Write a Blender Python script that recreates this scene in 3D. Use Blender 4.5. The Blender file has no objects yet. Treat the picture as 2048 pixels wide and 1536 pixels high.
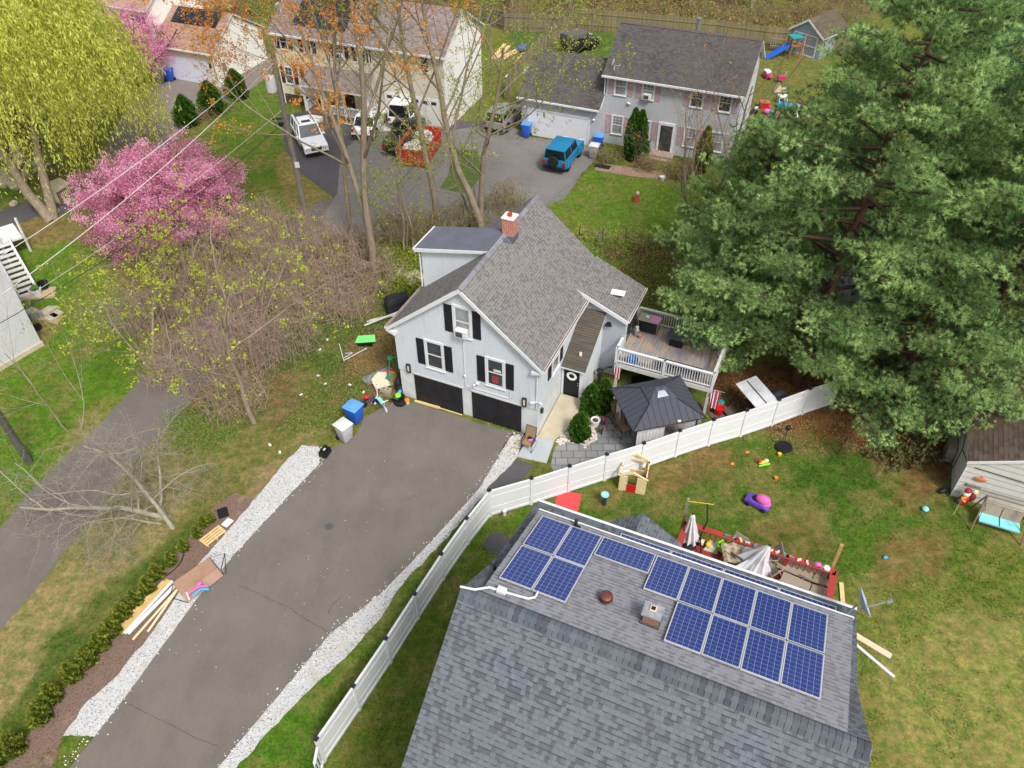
import bpy, bmesh, math, random
import numpy as np
from mathutils import Vector, Matrix
R=math.radians
S=bpy.context.scene
COL=S.collection
# ---------------------------------------------------------------- camera
FPX=1600.0; CH=30.0; PITCH=R(42.329); ROLL=R(-0.2513)
_f=Vector((0,math.cos(PITCH),-math.sin(PITCH))); _r=Vector((1,0,0)); _u=_r.cross(_f)
_c,_s=math.cos(ROLL),math.sin(ROLL); CR=_c*_r+_s*_u; CU=-_s*_r+_c*_u
cam=bpy.data.cameras.new('camera'); camo=bpy.data.objects.new('camera',cam); COL.objects.link(camo)
mw=Matrix((CR,CU,-_f)).transposed().to_4x4(); mw.translation=Vector((0,0,CH)); camo.matrix_world=mw
cam.sensor_width=36; cam.lens=FPX/2048*36; cam.clip_start=0.5; cam.clip_end=3000
S.camera=camo
# ---------------------------------------------------------------- sky and sun
SUN_EL=R(52); SUN_AZ=R(152)     # azimuth clockwise from +Y
wd=bpy.data.worlds.new('World'); S.world=wd; wd.use_nodes=True
nt=wd.node_tree; nt.nodes.clear()
sky=nt.nodes.new('ShaderNodeTexSky'); sky.sky_type='NISHITA'; sky.sun_disc=False
sky.sun_elevation=SUN_EL; sky.sun_rotation=SUN_AZ; sky.air_density=1.0; sky.dust_density=4.0; sky.ozone_density=0.6; sky.altitude=50
hs=nt.nodes.new('ShaderNodeHueSaturation'); hs.inputs['Saturation'].default_value=0.35
bg=nt.nodes.new('ShaderNodeBackground'); bg.inputs['Strength'].default_value=0.13
wo=nt.nodes.new('ShaderNodeOutputWorld')
nt.links.new(sky.outputs[0],hs.inputs['Color']); nt.links.new(hs.outputs[0],bg.inputs[0]); nt.links.new(bg.outputs[0],wo.inputs[0])
sl=bpy.data.lights.new('sun','SUN'); sl.energy=1.9; sl.angle=R(11); sl.color=(1,0.96,0.9)
so=bpy.data.objects.new('sun',sl); COL.objects.link(so)
sd=Vector((math.sin(SUN_AZ)*math.cos(SUN_EL),math.cos(SUN_AZ)*math.cos(SUN_EL),math.sin(SUN_EL)))
so.rotation_euler=(-sd).to_track_quat('-Z','Y').to_euler(); so.location=(0,0,60)
S.view_settings.view_transform='Standard'; S.view_settings.look='None'; S.view_settings.gamma=1; S.view_settings.exposure=0.55
# ---------------------------------------------------------------- projection helpers (where a thing stands on the ground)
def ray(px,py):
    a,b=(px-1024)/FPX,(py-768)/FPX
    return _f+CR*a-CU*b
def hz(y): return 1.3*min(1,max(0,(y-40)/7.0))
def G(px,py,z=0.0):
    r=ray(px,py); t=(z-CH)/r.z; return Vector((0,0,CH))+r*t
def GP(px,py,dz=0.0):
    z=0.0
    for _ in range(12):
        p=G(px,py,z+dz); z=0.5*z+0.5*hz(p.y)
    p=G(px,py,z+dz); return Vector((p.x,p.y,hz(p.y)+dz))
def prj(P):
    d=np.asarray(P,float)-np.array([0,0,CH]); w=d@np.array(_f); return 1024+FPX*(d@np.array(CR))/w, 768-FPX*(d@np.array(CU))/w
def yaw_of(a,b): return math.atan2(b[1]-a[1],b[0]-a[0])
# ---------------------------------------------------------------- colour + materials
def C(r,g,b,k=1.0):
    f=lambda v:((v/255+0.055)/1.055)**2.4 if v>10 else v/255/12.92
    return (f(r)*k,f(g)*k,f(b)*k,1)
MATS={}
class NT:
    def __init__(s,name):
        s.m=bpy.data.materials.new(name); s.m.use_nodes=True; s.t=s.m.node_tree; s.b=s.t.nodes['Principled BSDF']; s.l=s.t.links.new
    def n(s,ty,**k):
        o=s.t.nodes.new('ShaderNode'+ty)
        for a,v in k.items():
            if a.startswith('i_'): o.inputs[a[2:].replace('_',' ')].default_value=v
            else: setattr(o,a,v)
        return o
    def coord(s,kind='Object',scale=(1,1,1)):
        tc=s.n('TexCoord'); mp=s.n('Mapping'); mp.inputs['Scale'].default_value=scale; s.l(tc.outputs[kind],mp.inputs[0]); return mp.outputs[0]
    def noise(s,v,scale,detail=4,rough=0.6):
        o=s.n('TexNoise'); o.inputs['Scale'].default_value=scale; o.inputs['Detail'].default_value=detail; o.inputs['Roughness'].default_value=rough
        if v is not None: s.l(v,o.inputs['Vector'])
        return o.outputs['Fac']
    def ramp(s,fac,stops):
        o=s.n('ValToRGB'); e=o.color_ramp.elements
        while len(e)<len(stops): e.new(0.5)
        for i,(p,c) in enumerate(stops): e[i].position=p; e[i].color=c if len(c)==4 else (*c,1)
        s.l(fac,o.inputs[0]); return o.outputs[0]
    def mix(s,fac,a,b,mode='MIX'):
        o=s.n('MixRGB',blend_type=mode)
        for i,x in ((0,fac),(1,a),(2,b)):
            if isinstance(x,(int,float)): o.inputs[i].default_value=x
            elif isinstance(x,tuple): o.inputs[i].default_value=x
            else: s.l(x,o.inputs[i])
        return o.outputs[0]
    def bump(s,h,strength=0.3,dist=0.02):
        o=s.n('Bump'); o.inputs['Strength'].default_value=strength; o.inputs['Distance'].default_value=dist; s.l(h,o.inputs['Height']); s.l(o.outputs[0],s.b.inputs['Normal'])
    def math(s,op,a,b=0.0):
        o=s.n('Math',operation=op)
        for i,x in ((0,a),(1,b)):
            if isinstance(x,(int,float)): o.inputs[i].default_value=x
            else: s.l(x,o.inputs[i])
        return o.outputs[0]
    def col(s,x,rough=0.8,metal=0.0,spec=0.3):
        if isinstance(x,tuple): s.b.inputs['Base Color'].default_value=x
        else: s.l(x,s.b.inputs['Base Color'])
        s.b.inputs['Roughness'].default_value=rough; s.b.inputs['Metallic'].default_value=metal; s.b.inputs['Specular IOR Level'].default_value=spec
        return s.m
def plain(name,c,rough=0.6,metal=0.0,var=0.15,scale=3.0,spec=0.3):
    if name in MATS: return MATS[name]
    t=NT(name); v=t.coord('Object'); n=t.noise(v,scale,5)
    k1=tuple(x*(1-var) for x in c[:3])+(1,); k2=tuple(min(1,x*(1+var*0.7)) for x in c[:3])+(1,)
    MATS[name]=t.col(t.ramp(n,[(0.3,k1),(0.7,k2)]),rough,metal,spec); return MATS[name]
def siding(name,c,pitch=0.115,dirt=0.12,dirtc=None):
    t=NT(name); uv=t.n('UVMap').outputs[0]; sp=t.n('SeparateXYZ'); t.l(uv,sp.inputs[0])
    fr=t.math('FRACT',t.math('DIVIDE',sp.outputs[1],pitch))
    line=t.math('LESS_THAN',fr,0.2)
    mp=t.n('Mapping'); mp.inputs['Scale'].default_value=(0.7,0.5,1); t.l(uv,mp.inputs[0])
    n=t.noise(mp.outputs[0],1.2,6,0.65)
    mp2=t.n('Mapping'); mp2.inputs['Scale'].default_value=(3.0,0.35,1); t.l(uv,mp2.inputs[0])
    n2=t.noise(mp2.outputs[0],1.6,4)
    base=t.ramp(n,[(0.3,tuple(x*(1-dirt) for x in c[:3])),(0.65,c[:3])])
    base=t.mix(t.ramp(n2,[(0.5,(0,0,0)),(0.8,(0.25,0.25,0.25))]),base,dirtc or tuple(x*0.75 for x in c[:3])+(1,))
    base=t.mix(t.math('MULTIPLY',line,0.55),base,(c[0]*0.35,c[1]*0.35,c[2]*0.38,1))
    t.bump(fr,0.25,0.015); return t.col(base,0.55)
def shingle(name,c1,c2,c3,w=0.31,h=0.142,stain=None,big=0.5,dark=0.45):
    t=NT(name); uv=t.n('UVMap').outputs[0]
    br=t.n('TexBrick'); t.l(uv,br.inputs['Vector']); br.offset=0.41; br.offset_frequency=3; br.squash=1.0; br.squash_frequency=2
    for k,v in (('Scale',1.0),('Mortar Size',0.004),('Mortar Smooth',0.1),('Bias',-0.1),('Brick Width',w),('Row Height',h)): br.inputs[k].default_value=v
    br.inputs['Color1'].default_value=c1; br.inputs['Color2'].default_value=c2; br.inputs['Mortar'].default_value=tuple(x*dark for x in c1[:3])+(1,)
    br2=t.n('TexBrick'); t.l(uv,br2.inputs['Vector']); br2.offset=0.27; br2.offset_frequency=2
    for k,v in (('Scale',1.0),('Mortar Size',0.0),('Bias',0.0),('Brick Width',w*0.77),('Row Height',h)): br2.inputs[k].default_value=v
    br2.inputs['Color1'].default_value=(0,0,0,1); br2.inputs['Color2'].default_value=(1,1,1,1)
    m=t.mix(t.ramp(br2.outputs[0],[(0.6,(0,0,0)),(0.85,(.8,.8,.8))]),br.outputs[0],c3)
    sy=t.n('SeparateXYZ'); t.l(uv,sy.inputs[0]); fr=t.math('FRACT',t.math('DIVIDE',sy.outputs[1],h)); lap_shadow=t.math('GREATER_THAN',fr,0.76)
    m=t.mix(t.math('MULTIPLY',lap_shadow,t.math('ADD',t.math('MULTIPLY',t.math('GREATER_THAN',br2.outputs[0],0.45),0.6),0.16)),m,tuple(x*0.3 for x in c1[:3])+(1,))  # dark course tops: shadow under each overlying tab painted into the colour
    n=t.noise(uv,0.35,6,0.6); n3=t.noise(uv,90,2)
    m=t.mix(t.ramp(n,[(0.35,(0,0,0)),(0.75,(big,big,big))]),m,stain or tuple(x*0.6 for x in c1[:3])+(1,))
    m=t.mix(0.25,m,t.ramp(n3,[(0.3,(0,0,0)),(0.7,(1,1,1))]),'OVERLAY')
    t.bump(br.outputs['Fac'],-0.5,0.01) if False else t.bump(t.math('SUBTRACT',1.0,br.outputs['Fac']),0.5,0.012)
    return t.col(m,0.9,0,0.15)
def brick(name,c1,c2,mort,w=0.2,h=0.075,ms=0.011):
    t=NT(name); uv=t.n('UVMap').outputs[0]; br=t.n('TexBrick'); t.l(uv,br.inputs['Vector'])
    for k,v in (('Scale',1.0),('Mortar Size',ms),('Bias',0.0),('Brick Width',w),('Row Height',h)): br.inputs[k].default_value=v
    br.inputs['Color1'].default_value=c1; br.inputs['Color2'].default_value=c2; br.inputs['Mortar'].default_value=mort
    n=t.noise(uv,6,5); return t.col(t.mix(t.ramp(n,[(0.4,(0,0,0)),(0.8,(.4,.4,.4))]),br.outputs[0],tuple(x*0.5 for x in c1[:3])+(1,)),0.9)
def boards(name,c,w=0.14,axis=0,dark=0.5,var=0.25,wear=None):
    t=NT(name); uv=t.n('UVMap').outputs[0]; sp=t.n('SeparateXYZ'); t.l(uv,sp.inputs[0])
    q=t.math('DIVIDE',sp.outputs[axis],w); fr=t.math('FRACT',q); line=t.math('LESS_THAN',fr,0.1)
    wn=t.n('TexWhiteNoise',noise_dimensions='1D'); t.l(t.math('FLOOR',q),wn.inputs['W'])
    base=t.mix(wn.outputs['Value'],tuple(x*(1-var) for x in c[:3])+(1,),tuple(min(1,x*(1+var)) for x in c[:3])+(1,))
    mp=t.n('Mapping'); mp.inputs['Scale'].default_value=(0.8,6,1) if axis==1 else (6,0.8,1); t.l(uv,mp.inputs[0]); n=t.noise(mp.outputs[0],1.5,5)
    base=t.mix(t.ramp(n,[(0.45,(0,0,0)),(0.62,(1,1,1))]),base,wear or tuple(x*0.7 for x in c[:3])+(1,)) if wear else t.mix(t.ramp(n,[(0.4,(0,0,0)),(0.8,(.5,.5,.5))]),base,tuple(x*0.6 for x in c[:3])+(1,))
    base=t.mix(t.math('MULTIPLY',line,0.8),base,tuple(x*dark*0.5 for x in c[:3])+(1,)); return t.col(base,0.75)
def foliage(name,ca,cb,trans=0.35,rough=0.75):
    t=NT(name); at=t.n('Attribute',attribute_name='col'); m=t.mix(at.outputs['Fac'],ca,cb); t.col(m,rough,0,0.1)
    tr=t.n('BsdfTranslucent'); t.l(m,tr.inputs[0]); mx=t.n('MixShader'); mx.inputs[0].default_value=trans
    t.l(t.b.outputs[0],mx.inputs[1]); t.l(tr.outputs[0],mx.inputs[2]); t.l(mx.outputs[0],t.t.nodes['Material Output'].inputs[0]); return t.m
def bark(name,c,lich=None,scale=4):
    t=NT(name); v=t.coord('Object',(1,1,0.25)); n=t.noise(v,scale*2,6,0.7); n2=t.noise(t.coord('Object'),1.3,4)
    m=t.ramp(n,[(0.3,tuple(x*0.5 for x in c[:3])),(0.7,c[:3])])
    if lich: m=t.mix(t.ramp(n2,[(0.5,(0,0,0)),(0.7,(.7,.7,.7))]),m,lich)
    t.bump(n,0.5,0.03); return t.col(m,0.95,0,0.1)
def emitless_glass(name,c=(0.03,0.035,0.04,1)):
    if name in MATS: return MATS[name]
    t=NT(name); n=t.noise(t.coord('Object'),0.9,2); MATS[name]=t.col(t.ramp(n,[(0.4,c[:3]),(0.7,tuple(x*2.2 for x in c[:3]))]),0.08,0,0.6); return MATS[name]
# ---------------------------------------------------------------- mesh builder
def T_(x=0,y=0,z=0,rz=0,rx=0,ry=0): return Matrix.Translation((x,y,z))@Matrix.Rotation(rz,4,'Z')@Matrix.Rotation(ry,4,'Y')@Matrix.Rotation(rx,4,'X')
def frame(o,ax,nrm=None):   # local x along ax, y outward nrm, z up
    ax=Vector(ax).normalized(); nrm=Vector(nrm).normalized() if nrm else Vector((ax.y,-ax.x,0)); up=ax.cross(nrm)
    if up.z<0: up=-up
    m=Matrix((ax,nrm,up)).transposed().to_4x4(); m.translation=Vector(o); return m
def uvmap(me,off=(0,0)):
    n=len(me.loops)
    if n==0: return
    uvl=me.uv_layers.new(name='UVMap'); buf=np.zeros((n,2),np.float32)
    co=np.zeros(len(me.vertices)*3); me.vertices.foreach_get('co',co); co=co.reshape(-1,3)
    for p in me.polygons:
        nn=np.array(p.normal)
        if abs(nn[2])>0.9995: t=np.array([1.,0,0]); b=np.array([0,1.,0])
        else:
            t=np.cross([0,0,1.],nn); t/=np.linalg.norm(t)+1e-9; b=np.cross(nn,t)
        idx=range(p.loop_start,p.loop_start+p.loop_total); vs=[me.loops[i].vertex_index for i in idx]
        P=co[vs]; buf[p.loop_start:p.loop_start+p.loop_total,0]=P@t; buf[p.loop_start:p.loop_start+p.loop_total,1]=P@b
    uvl.data.foreach_set('uv',buf.ravel())
class MB:
    def __init__(s,T=None): s.v=[];s.f=[];s.m=[];s.T=T or Matrix.Identity(4);s.k=0
    def add(s,vs,fs,m=None):
        b=len(s.v); s.v+=[tuple(s.T@Vector(p)) for p in vs]; s.f+=[tuple(b+i for i in f) for f in fs]; s.m+=[s.k if m is None else m]*len(fs); return s
    def box(s,x0,x1,y0,y1,z0,z1,m=None,T=None):
        vs=[(x,y,z) for z in (z0,z1) for y in (y0,y1) for x in (x0,x1)]
        if T: vs=[tuple(T@Vector(p)) for p in vs]
        return s.add(vs,[(0,2,3,1),(4,5,7,6),(0,1,5,4),(2,6,7,3),(0,4,6,2),(1,3,7,5)],m)
    def cb(s,c,d,m=None,rz=0,rx=0,ry=0):
        return s.box(-d[0]/2,d[0]/2,-d[1]/2,d[1]/2,-d[2]/2,d[2]/2,m,T_(*c,rz=rz,rx=rx,ry=ry))
    def ext(s,pts,vec,m=None,mt=None):   # polygon extruded by vec (closed); mt: material of the starting face
        n=len(pts); a=[Vector(p) for p in pts]; vec=Vector(vec)
        nrm=Vector((0,0,0))
        for i in range(n): nrm+=a[i].cross(a[(i+1)%n])
        if nrm.dot(vec)>0: a=a[::-1]
        b=[p+vec for p in a]
        s.add(a+b,[tuple(range(n))],mt if mt is not None else m); base=len(s.v)-2*n
        fs=[tuple(range(2*n-1,n-1,-1))]+[((i+1)%n,i,n+i,n+(i+1)%n) for i in range(n)]
        s.f+=[tuple(base+i for i in f) for f in fs]; s.m+=[s.k if m is None else m]*len(fs); return s
    def slab(s,pts,th,mt=0,me=1): return s.ext(pts,(0,0,-th),me,mt)
    def prism(s,p2,z0,z1,m=None): return s.ext([(x,y,z1) for x,y in p2],(0,0,z0-z1),m)
    def poly(s,pts,m=None): return s.add(pts,[tuple(range(len(pts)))],m)
    def tube(s,pts,r,n=6,m=None,cap=True):
        pts=[Vector(p) for p in pts]; rs=r if isinstance(r,(list,tuple)) else [r]*len(pts); vs=[];fs=[]
        for i,p in enumerate(pts):
            d=(pts[min(i+1,len(pts)-1)]-pts[max(i-1,0)])
            d=d.normalized() if d.length>1e-9 else Vector((0,0,1))
            a=d.orthogonal().normalized() if i==0 else (a-d*a.dot(d)).normalized()
            b=d.cross(a)
            vs+=[p+(a*math.cos(2*math.pi*k/n)+b*math.sin(2*math.pi*k/n))*rs[i] for k in range(n)]
        for i in range(len(pts)-1):
            for k in range(n): fs.append((i*n+k,i*n+(k+1)%n,(i+1)*n+(k+1)%n,(i+1)*n+k))
        if cap: fs+=[tuple(range(n-1,-1,-1)),tuple(range((len(pts)-1)*n,len(pts)*n))]
        return s.add(vs,fs,m)
    def lathe(s,prof,c=(0,0,0),n=16,m=None,T=None):
        T=T or Matrix.Identity(4); c=Vector(c); vs=[T@Vector((r*math.cos(2*math.pi*k/n),r*math.sin(2*math.pi*k/n),z))+c for r,z in prof for k in range(n)]
        fs=[(i*n+k,i*n+(k+1)%n,(i+1)*n+(k+1)%n,(i+1)*n+k) for i in range(len(prof)-1) for k in range(n)]
        fs+=[tuple(range(n-1,-1,-1)),tuple(range((len(prof)-1)*n,len(prof)*n))]
        return s.add(vs,fs,m)
    def ball(s,c,r,m=None,n=10,k=6):
        rx,ry,rz=r if isinstance(r,(tuple,list)) else (r,r,r)
        prof=[(math.sin(math.pi*(i+0.15)/(k+0.3)),-math.cos(math.pi*(i+0.15)/(k+0.3))) for i in range(k+1)]
        return s.lathe(prof,c,n,m,Matrix.Diagonal((rx,ry,rz,1)))
    def build(s,name,mats,parent=None,bevel=0.0,smooth=False,cr=None):
        me=bpy.data.meshes.new(name); me.from_pydata(s.v,[],s.f)
        mats=mats if isinstance(mats,(list,tuple)) else [mats]
        for x in mats: me.materials.append(x)
        me.polygons.foreach_set('material_index',[min(i,len(mats)-1) for i in s.m]); me.update()
        if bevel:
            bm=bmesh.new(); bm.from_mesh(me); bmesh.ops.remove_doubles(bm,verts=bm.verts,dist=1e-5); bmesh.ops.bevel(bm,geom=bm.edges[:],offset=bevel,segments=2,profile=0.5,affect='EDGES',clamp_overlap=True); bm.to_mesh(me); bm.free()
        uvmap(me)
        if smooth: me.polygons.foreach_set('use_smooth',[True]*len(me.polygons)); me.set_sharp_from_angle(angle=R(35)) if hasattr(me,'set_sharp_from_angle') else None
        o=bpy.data.objects.new(name,me); COL.objects.link(o)
        if parent: o.parent=parent
        return o
def tag(o,label=None,cat=None,group=None,kind=None):
    if label:o['label']=label
    if cat:o['category']=cat
    if group:o['group']=group
    if kind:o['kind']=kind
    return o
def thing(name,label,cat,loc=(0,0,0),rz=0,group=None):
    o=bpy.data.objects.new(name,None); o.empty_display_size=0.3; COL.objects.link(o); o.location=loc; o.rotation_euler=(0,0,rz); return tag(o,label,cat,group)
def kids(o): return [c for c in bpy.data.objects if c.parent==o]
def dup(o,loc=None,rz=None,label=None,scale=None,parent=None):
    c=o.copy(); COL.objects.link(c)
    if parent: c.parent=parent
    if loc is not None: c.location=loc
    if rz is not None: c.rotation_euler=(0,0,rz)
    if scale is not None: c.scale=scale if isinstance(scale,(tuple,list)) else (scale,)*3
    if label: c['label']=label
    for ch in kids(o): dup(ch,parent=c)
    return c
def fastmesh(name,V,F,mat,parent=None,col=None,smooth=False,nv=4):
    V=np.asarray(V,np.float32).reshape(-1,3); F=np.asarray(F,np.int32).reshape(-1,nv)
    me=bpy.data.meshes.new(name); me.vertices.add(len(V)); me.vertices.foreach_set('co',V.ravel())
    me.loops.add(F.size); me.loops.foreach_set('vertex_index',F.ravel()); me.polygons.add(len(F))
    me.polygons.foreach_set('loop_start',np.arange(0,F.size,nv,dtype=np.int32)); 
    me.polygons.foreach_set('loop_total',np.full(len(F),nv,np.int32)) if hasattr(me.polygons[0],'loop_total') and False else None
    me.update(calc_edges=True)
    if col is not None:
        a=me.attributes.new('col','FLOAT','POINT'); a.data.foreach_set('value',np.asarray(col,np.float32))
    if smooth: me.polygons.foreach_set('use_smooth',np.ones(len(F),bool))
    me.materials.append(mat); o=bpy.data.objects.new(name,me); COL.objects.link(o)
    if parent: o.parent=parent
    return o
# ---------------------------------------------------------------- shared materials
WHITE=plain('white paint',C(232,234,236,.82),0.5,0,.05)
DWHITE=plain('weathered white paint',C(200,200,195),0.6,0,.18,5)
BLACK=plain('black paint',(0.012,0.012,0.015,1),0.55,0,.2)
SHUT=plain('black shutter',(0.016,0.017,0.024,1),0.5,0,.2)
DMETAL=plain('dark metal',(0.03,0.03,0.034,1),0.45,0.3,.2)
GREY=plain('grey metal',C(150,153,158),0.45,0.4,.15)
GLASS=emitless_glass('window glass')
GLASSL=emitless_glass('curtained window glass',(0.16,0.17,0.18,1))
VINYL=plain('white vinyl',C(230,232,234,.88),0.4,0,.04,1.0)
CONC=plain('concrete',C(176,168,150),0.9,0,.16,2.5)
WOODN=plain('new lumber',C(214,184,132),0.75,0,.18,4)
WOODG=plain('grey weathered wood',C(150,140,122),0.85,0,.22,4)
TIRE=plain('tyre rubber',(0.015,0.015,0.016,1),0.8,0,.2)
SOIL=plain('potting soil',C(92,66,48),0.95,0,.3,20)
TAUPE=plain('taupe sling fabric',C(150,137,120),0.8,0,.08,6)
TAN=plain('tan sling fabric',C(150,122,92),0.8,0,.1,6)
def pc(name,r,g,b,rough=0.45,var=.1): return plain(name,C(r,g,b),rough,0,var,5)
RED=pc('red plastic',200,30,38); BLUE=pc('blue plastic',40,100,200); LIME=pc('lime plastic',130,220,50); PINK=pc('pink plastic',220,100,170)
PURPLE=pc('purple plastic',105,70,180); TEAL=pc('teal plastic',40,150,150); YELL=pc('yellow plastic',225,190,70); ORNG=pc('orange plastic',225,130,50)
TURQ=pc('turquoise fabric',130,205,210,.8); CREAM=pc('cream plastic',222,205,160); SKYB=pc('sky blue plastic',70,160,215); MAGE=pc('magenta plastic',190,50,105); BROWNP=pc('brown plastic',130,100,84)
# ---------------------------------------------------------------- noise + ground
def vnoise(x,y,sc,seed=0):
    rg=np.random.RandomState(seed); g=rg.rand(257,257); x=np.asarray(x)/sc+77.3; y=np.asarray(y)/sc+31.7
    xi=np.floor(x).astype(int);yi=np.floor(y).astype(int);fx=x-xi;fy=y-yi;fx=fx*fx*(3-2*fx);fy=fy*fy*(3-2*fy)
    a=g[xi%256,yi%256];b=g[(xi+1)%256,yi%256];c=g[xi%256,(yi+1)%256];d=g[(xi+1)%256,(yi+1)%256]
    return (a*(1-fx)+b*fx)*(1-fy)+(c*(1-fx)+d*fx)*fy
def hzv(y): return 1.3*np.clip((y-40)/7.0,0,1)
def inpoly(px,py,poly):
    ins=np.zeros(px.shape,bool); n=len(poly)
    for i in range(n):
        x0,y0=poly[i];x1,y1=poly[(i+1)%n]
        if y0==y1: continue
        c=((y0>py)!=(y1>py))&(px<(x1-x0)*(py-y0)/(y1-y0)+x0); ins^=c
    return ins
ZONES=[ # (outline as it was surveyed on the photograph, ground colour, feather)
 ([(-900,-400),(3000,-400),(3000,34),(-900,34)],(112,90,66),8),
 ([(440,190),(560,130),(640,200),(575,300),(660,400),(600,450),(470,330),(420,270)],(112,142,52),10),
 ([(575,290),(600,345),(668,395),(660,420),(600,440),(560,380),(550,310)],(162,146,92),8),
 ([(1010,60),(1240,60),(1220,140),(1040,130)],(94,128,60),6),
 ([(1490,60),(1660,60),(1640,300),(1470,300)],(132,134,70),10),
 ([(1180,340),(1420,360),(1440,480),(1180,480),(1085,420)],(124,156,58),10),
 ([(1160,470),(1420,480),(1430,620),(1270,640),(1180,560)],(132,152,72),14),
 ([(1190,490),(1420,505),(1420,530),(1200,520)],(120,104,72),10),
 ([(0,330),(60,360),(90,400),(-40,430),(-200,430)],(106,142,46),8),
 ([(-400,470),(60,430),(340,520),(330,640),(270,790),(40,1000),(-300,1200)],(108,148,44),12),
 ([(-100,440),(70,430),(240,440),(200,480),(-100,500)],(150,128,88),10),
 ([(60,620),(128,625),(118,660),(95,690),(60,700)],(150,140,88),8),
 ([(230,470),(760,430),(830,560),(790,700),(700,800),(560,860),(430,870),(330,800),(250,640)],(128,116,82),22),
 ([(330,840),(470,800),(760,790),(700,860),(610,890),(500,980),(430,1010),(330,1090),(180,1200)],(138,134,80),20),
 ([(620,690),(790,700),(800,800),(740,820),(650,860),(560,860),(520,800)],(138,118,84),16),
 ([(560,640),(800,600),(800,680),(640,760),(560,730)],(100,120,62),18),
 ([(-200,1250),(100,1150),(220,1010),(330,900),(400,960),(280,1150),(120,1330),(-60,1500),(-300,1700)],(172,156,110),16),
 ([(150,1220),(330,1090),(430,1000),(420,1040),(300,1160),(60,1400),(0,1450)],(98,122,54),12),
 ([(160,830),(300,760),(330,780),(120,1080),(0,1140),(-60,1120),(80,980)],(150,150,78),10),
 ([(480,960),(620,870),(640,900),(560,960),(470,1060)],(168,146,110),12),
 ([(640,1270),(790,1170),(960,980),(1000,1000),(900,1160),(640,1536),(440,1560)],(100,142,42),10),
 ([(640,1500),(830,1200),(920,1150),(830,1500)],(112,132,50),22),
 ([(1190,960),(1500,850),(1760,880),(2100,1100),(2100,1250),(1700,1200),(1420,1090),(1100,1060)],(98,130,46),26),
 ([(1000,1000),(1100,1000),(1180,970),(1200,1040),(1000,1070)],(98,134,42),10),
 ([(1330,900),(1440,880),(1500,960),(1340,990),(1280,960)],(136,118,74),26),
 ([(1560,940),(1800,900),(1860,1010),(1640,1040)],(80,116,40),22),
 ([(1640,1180),(2200,1060),(2300,1700),(1700,1700)],(132,144,66),26),
 ([(1170,985),(1230,975),(1235,1015),(1180,1025)],(134,120,70),12),
 ([(1380,905),(1450,890),(1460,940),(1395,945)],(146,120,78),10),
 ([(1290,950),(1350,940),(1350,985),(1300,990)],(142,122,76),10),
 ([(1480,1040),(1640,1020),(1690,1110),(1560,1120)],(126,116,66),22),
 ([(1780,1080),(1900,1060),(1880,1180),(1760,1180)],(138,118,72),22),
 ([(1900,1100),(2048,1060),(2060,1250),(1920,1240)],(120,134,56),22),
 ([(1740,1260),(2048,1230),(2100,1600),(1780,1600)],(164,162,92),26),
 ([(1380,740),(1700,700),(2100,640),(2000,860),(1890,960),(1760,930),(1640,860),(1440,850)],(126,84,56),16),
 ([(1500,700),(2200,200),(2200,700),(1700,760)],(130,110,60),16),
 ([(1760,1000),(1900,860),(1900,970),(1830,1010)],(128,92,58),16),
 ([(1180,830),(1300,760),(1300,820),(1200,850)],(110,88,66),10),
 ([(1240,760),(1380,780),(1320,830),(1230,800)],(96,92,88),8)]
def ground_rgb(X,Y):
    Zg=hzv(Y); P=np.stack([X,Y,Zg-CH],-1); w=np.maximum(P@np.array(_f),0.5)
    px=1024+FPX*(P@np.array(CR))/w; py=768-FPX*(P@np.array(CU))/w
    def lin(c): return np.array([((v/255+0.055)/1.055)**2.4 for v in c])*.6
    n=(vnoise(X,Y,3.1,1)*.6+vnoise(X,Y,1.1,2)*.4)*.85
    rgb=lin((102,128,46))[None]*(1-n[:,None])+lin((144,146,72))[None]*n[:,None]
    rs=np.random.RandomState(5)
    for poly,c,fe in ZONES:
        a=np.zeros(len(X))
        ox=(vnoise(X,Y,1.3,11)-.5)*fe*2.4;oy=(vnoise(X,Y,1.3,12)-.5)*fe*2.4
        for k in range(6):
            jx,jy=rs.normal(0,fe*.5,2); a+=inpoly(px+ox+jx,py+oy+jy,poly)
        a=(a/6)[:,None]; rgb=rgb*(1-a)+lin(c)[None]*a
    # patchiness: straw, moss and darker clumps
    s=np.clip((vnoise(X,Y,1.6,21)*.45+vnoise(X,Y,.55,22)*.55-.5)*6,0,1)[:,None]*.55
    g=np.clip((vnoise(X,Y,1.7,23)*.5+vnoise(X,Y,.6,24)*.5-.55)*5,0,1)[:,None]*.5
    rgb=rgb*(1-s)+lin((158,144,92))[None]*s
    rgb=rgb*(1-g*.8)+(rgb*np.array([.62,.86,.6]))*g*.8
    return rgb*np.array([1.02,1.03,.95]),px,py
xs=np.concatenate([[-900,-400,-200,-120,-90,-70,-60],np.arange(-52,-20,.5),np.arange(-20,28,.28),np.arange(28,62,.5),[70,90,120,200,400,900]])
ys=np.concatenate([[-300,-100,-40,-15,-5,0,4],np.arange(6.3,39.9,.28),[40.0],np.arange(40.3,46.9,.3),[47.0],np.arange(47.4,92,.5),[95,100,110,130,160,220,320,500,900,1600]])
XX,YY=np.meshgrid(xs,ys); nx,ny=len(xs),len(ys)
V=np.stack([XX.ravel(),YY.ravel(),hzv(YY.ravel())],-1)
ii=(np.arange(ny-1)[:,None]*nx+np.arange(nx-1)[None]).ravel(); F=np.stack([ii,ii+1,ii+nx+1,ii+nx],-1)
rgb,_,_=ground_rgb(V[:,0],V[:,1])
t=NT('ground grass and soil'); at=t.n('Attribute',attribute_name='gcol'); v=t.coord('Object')
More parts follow.
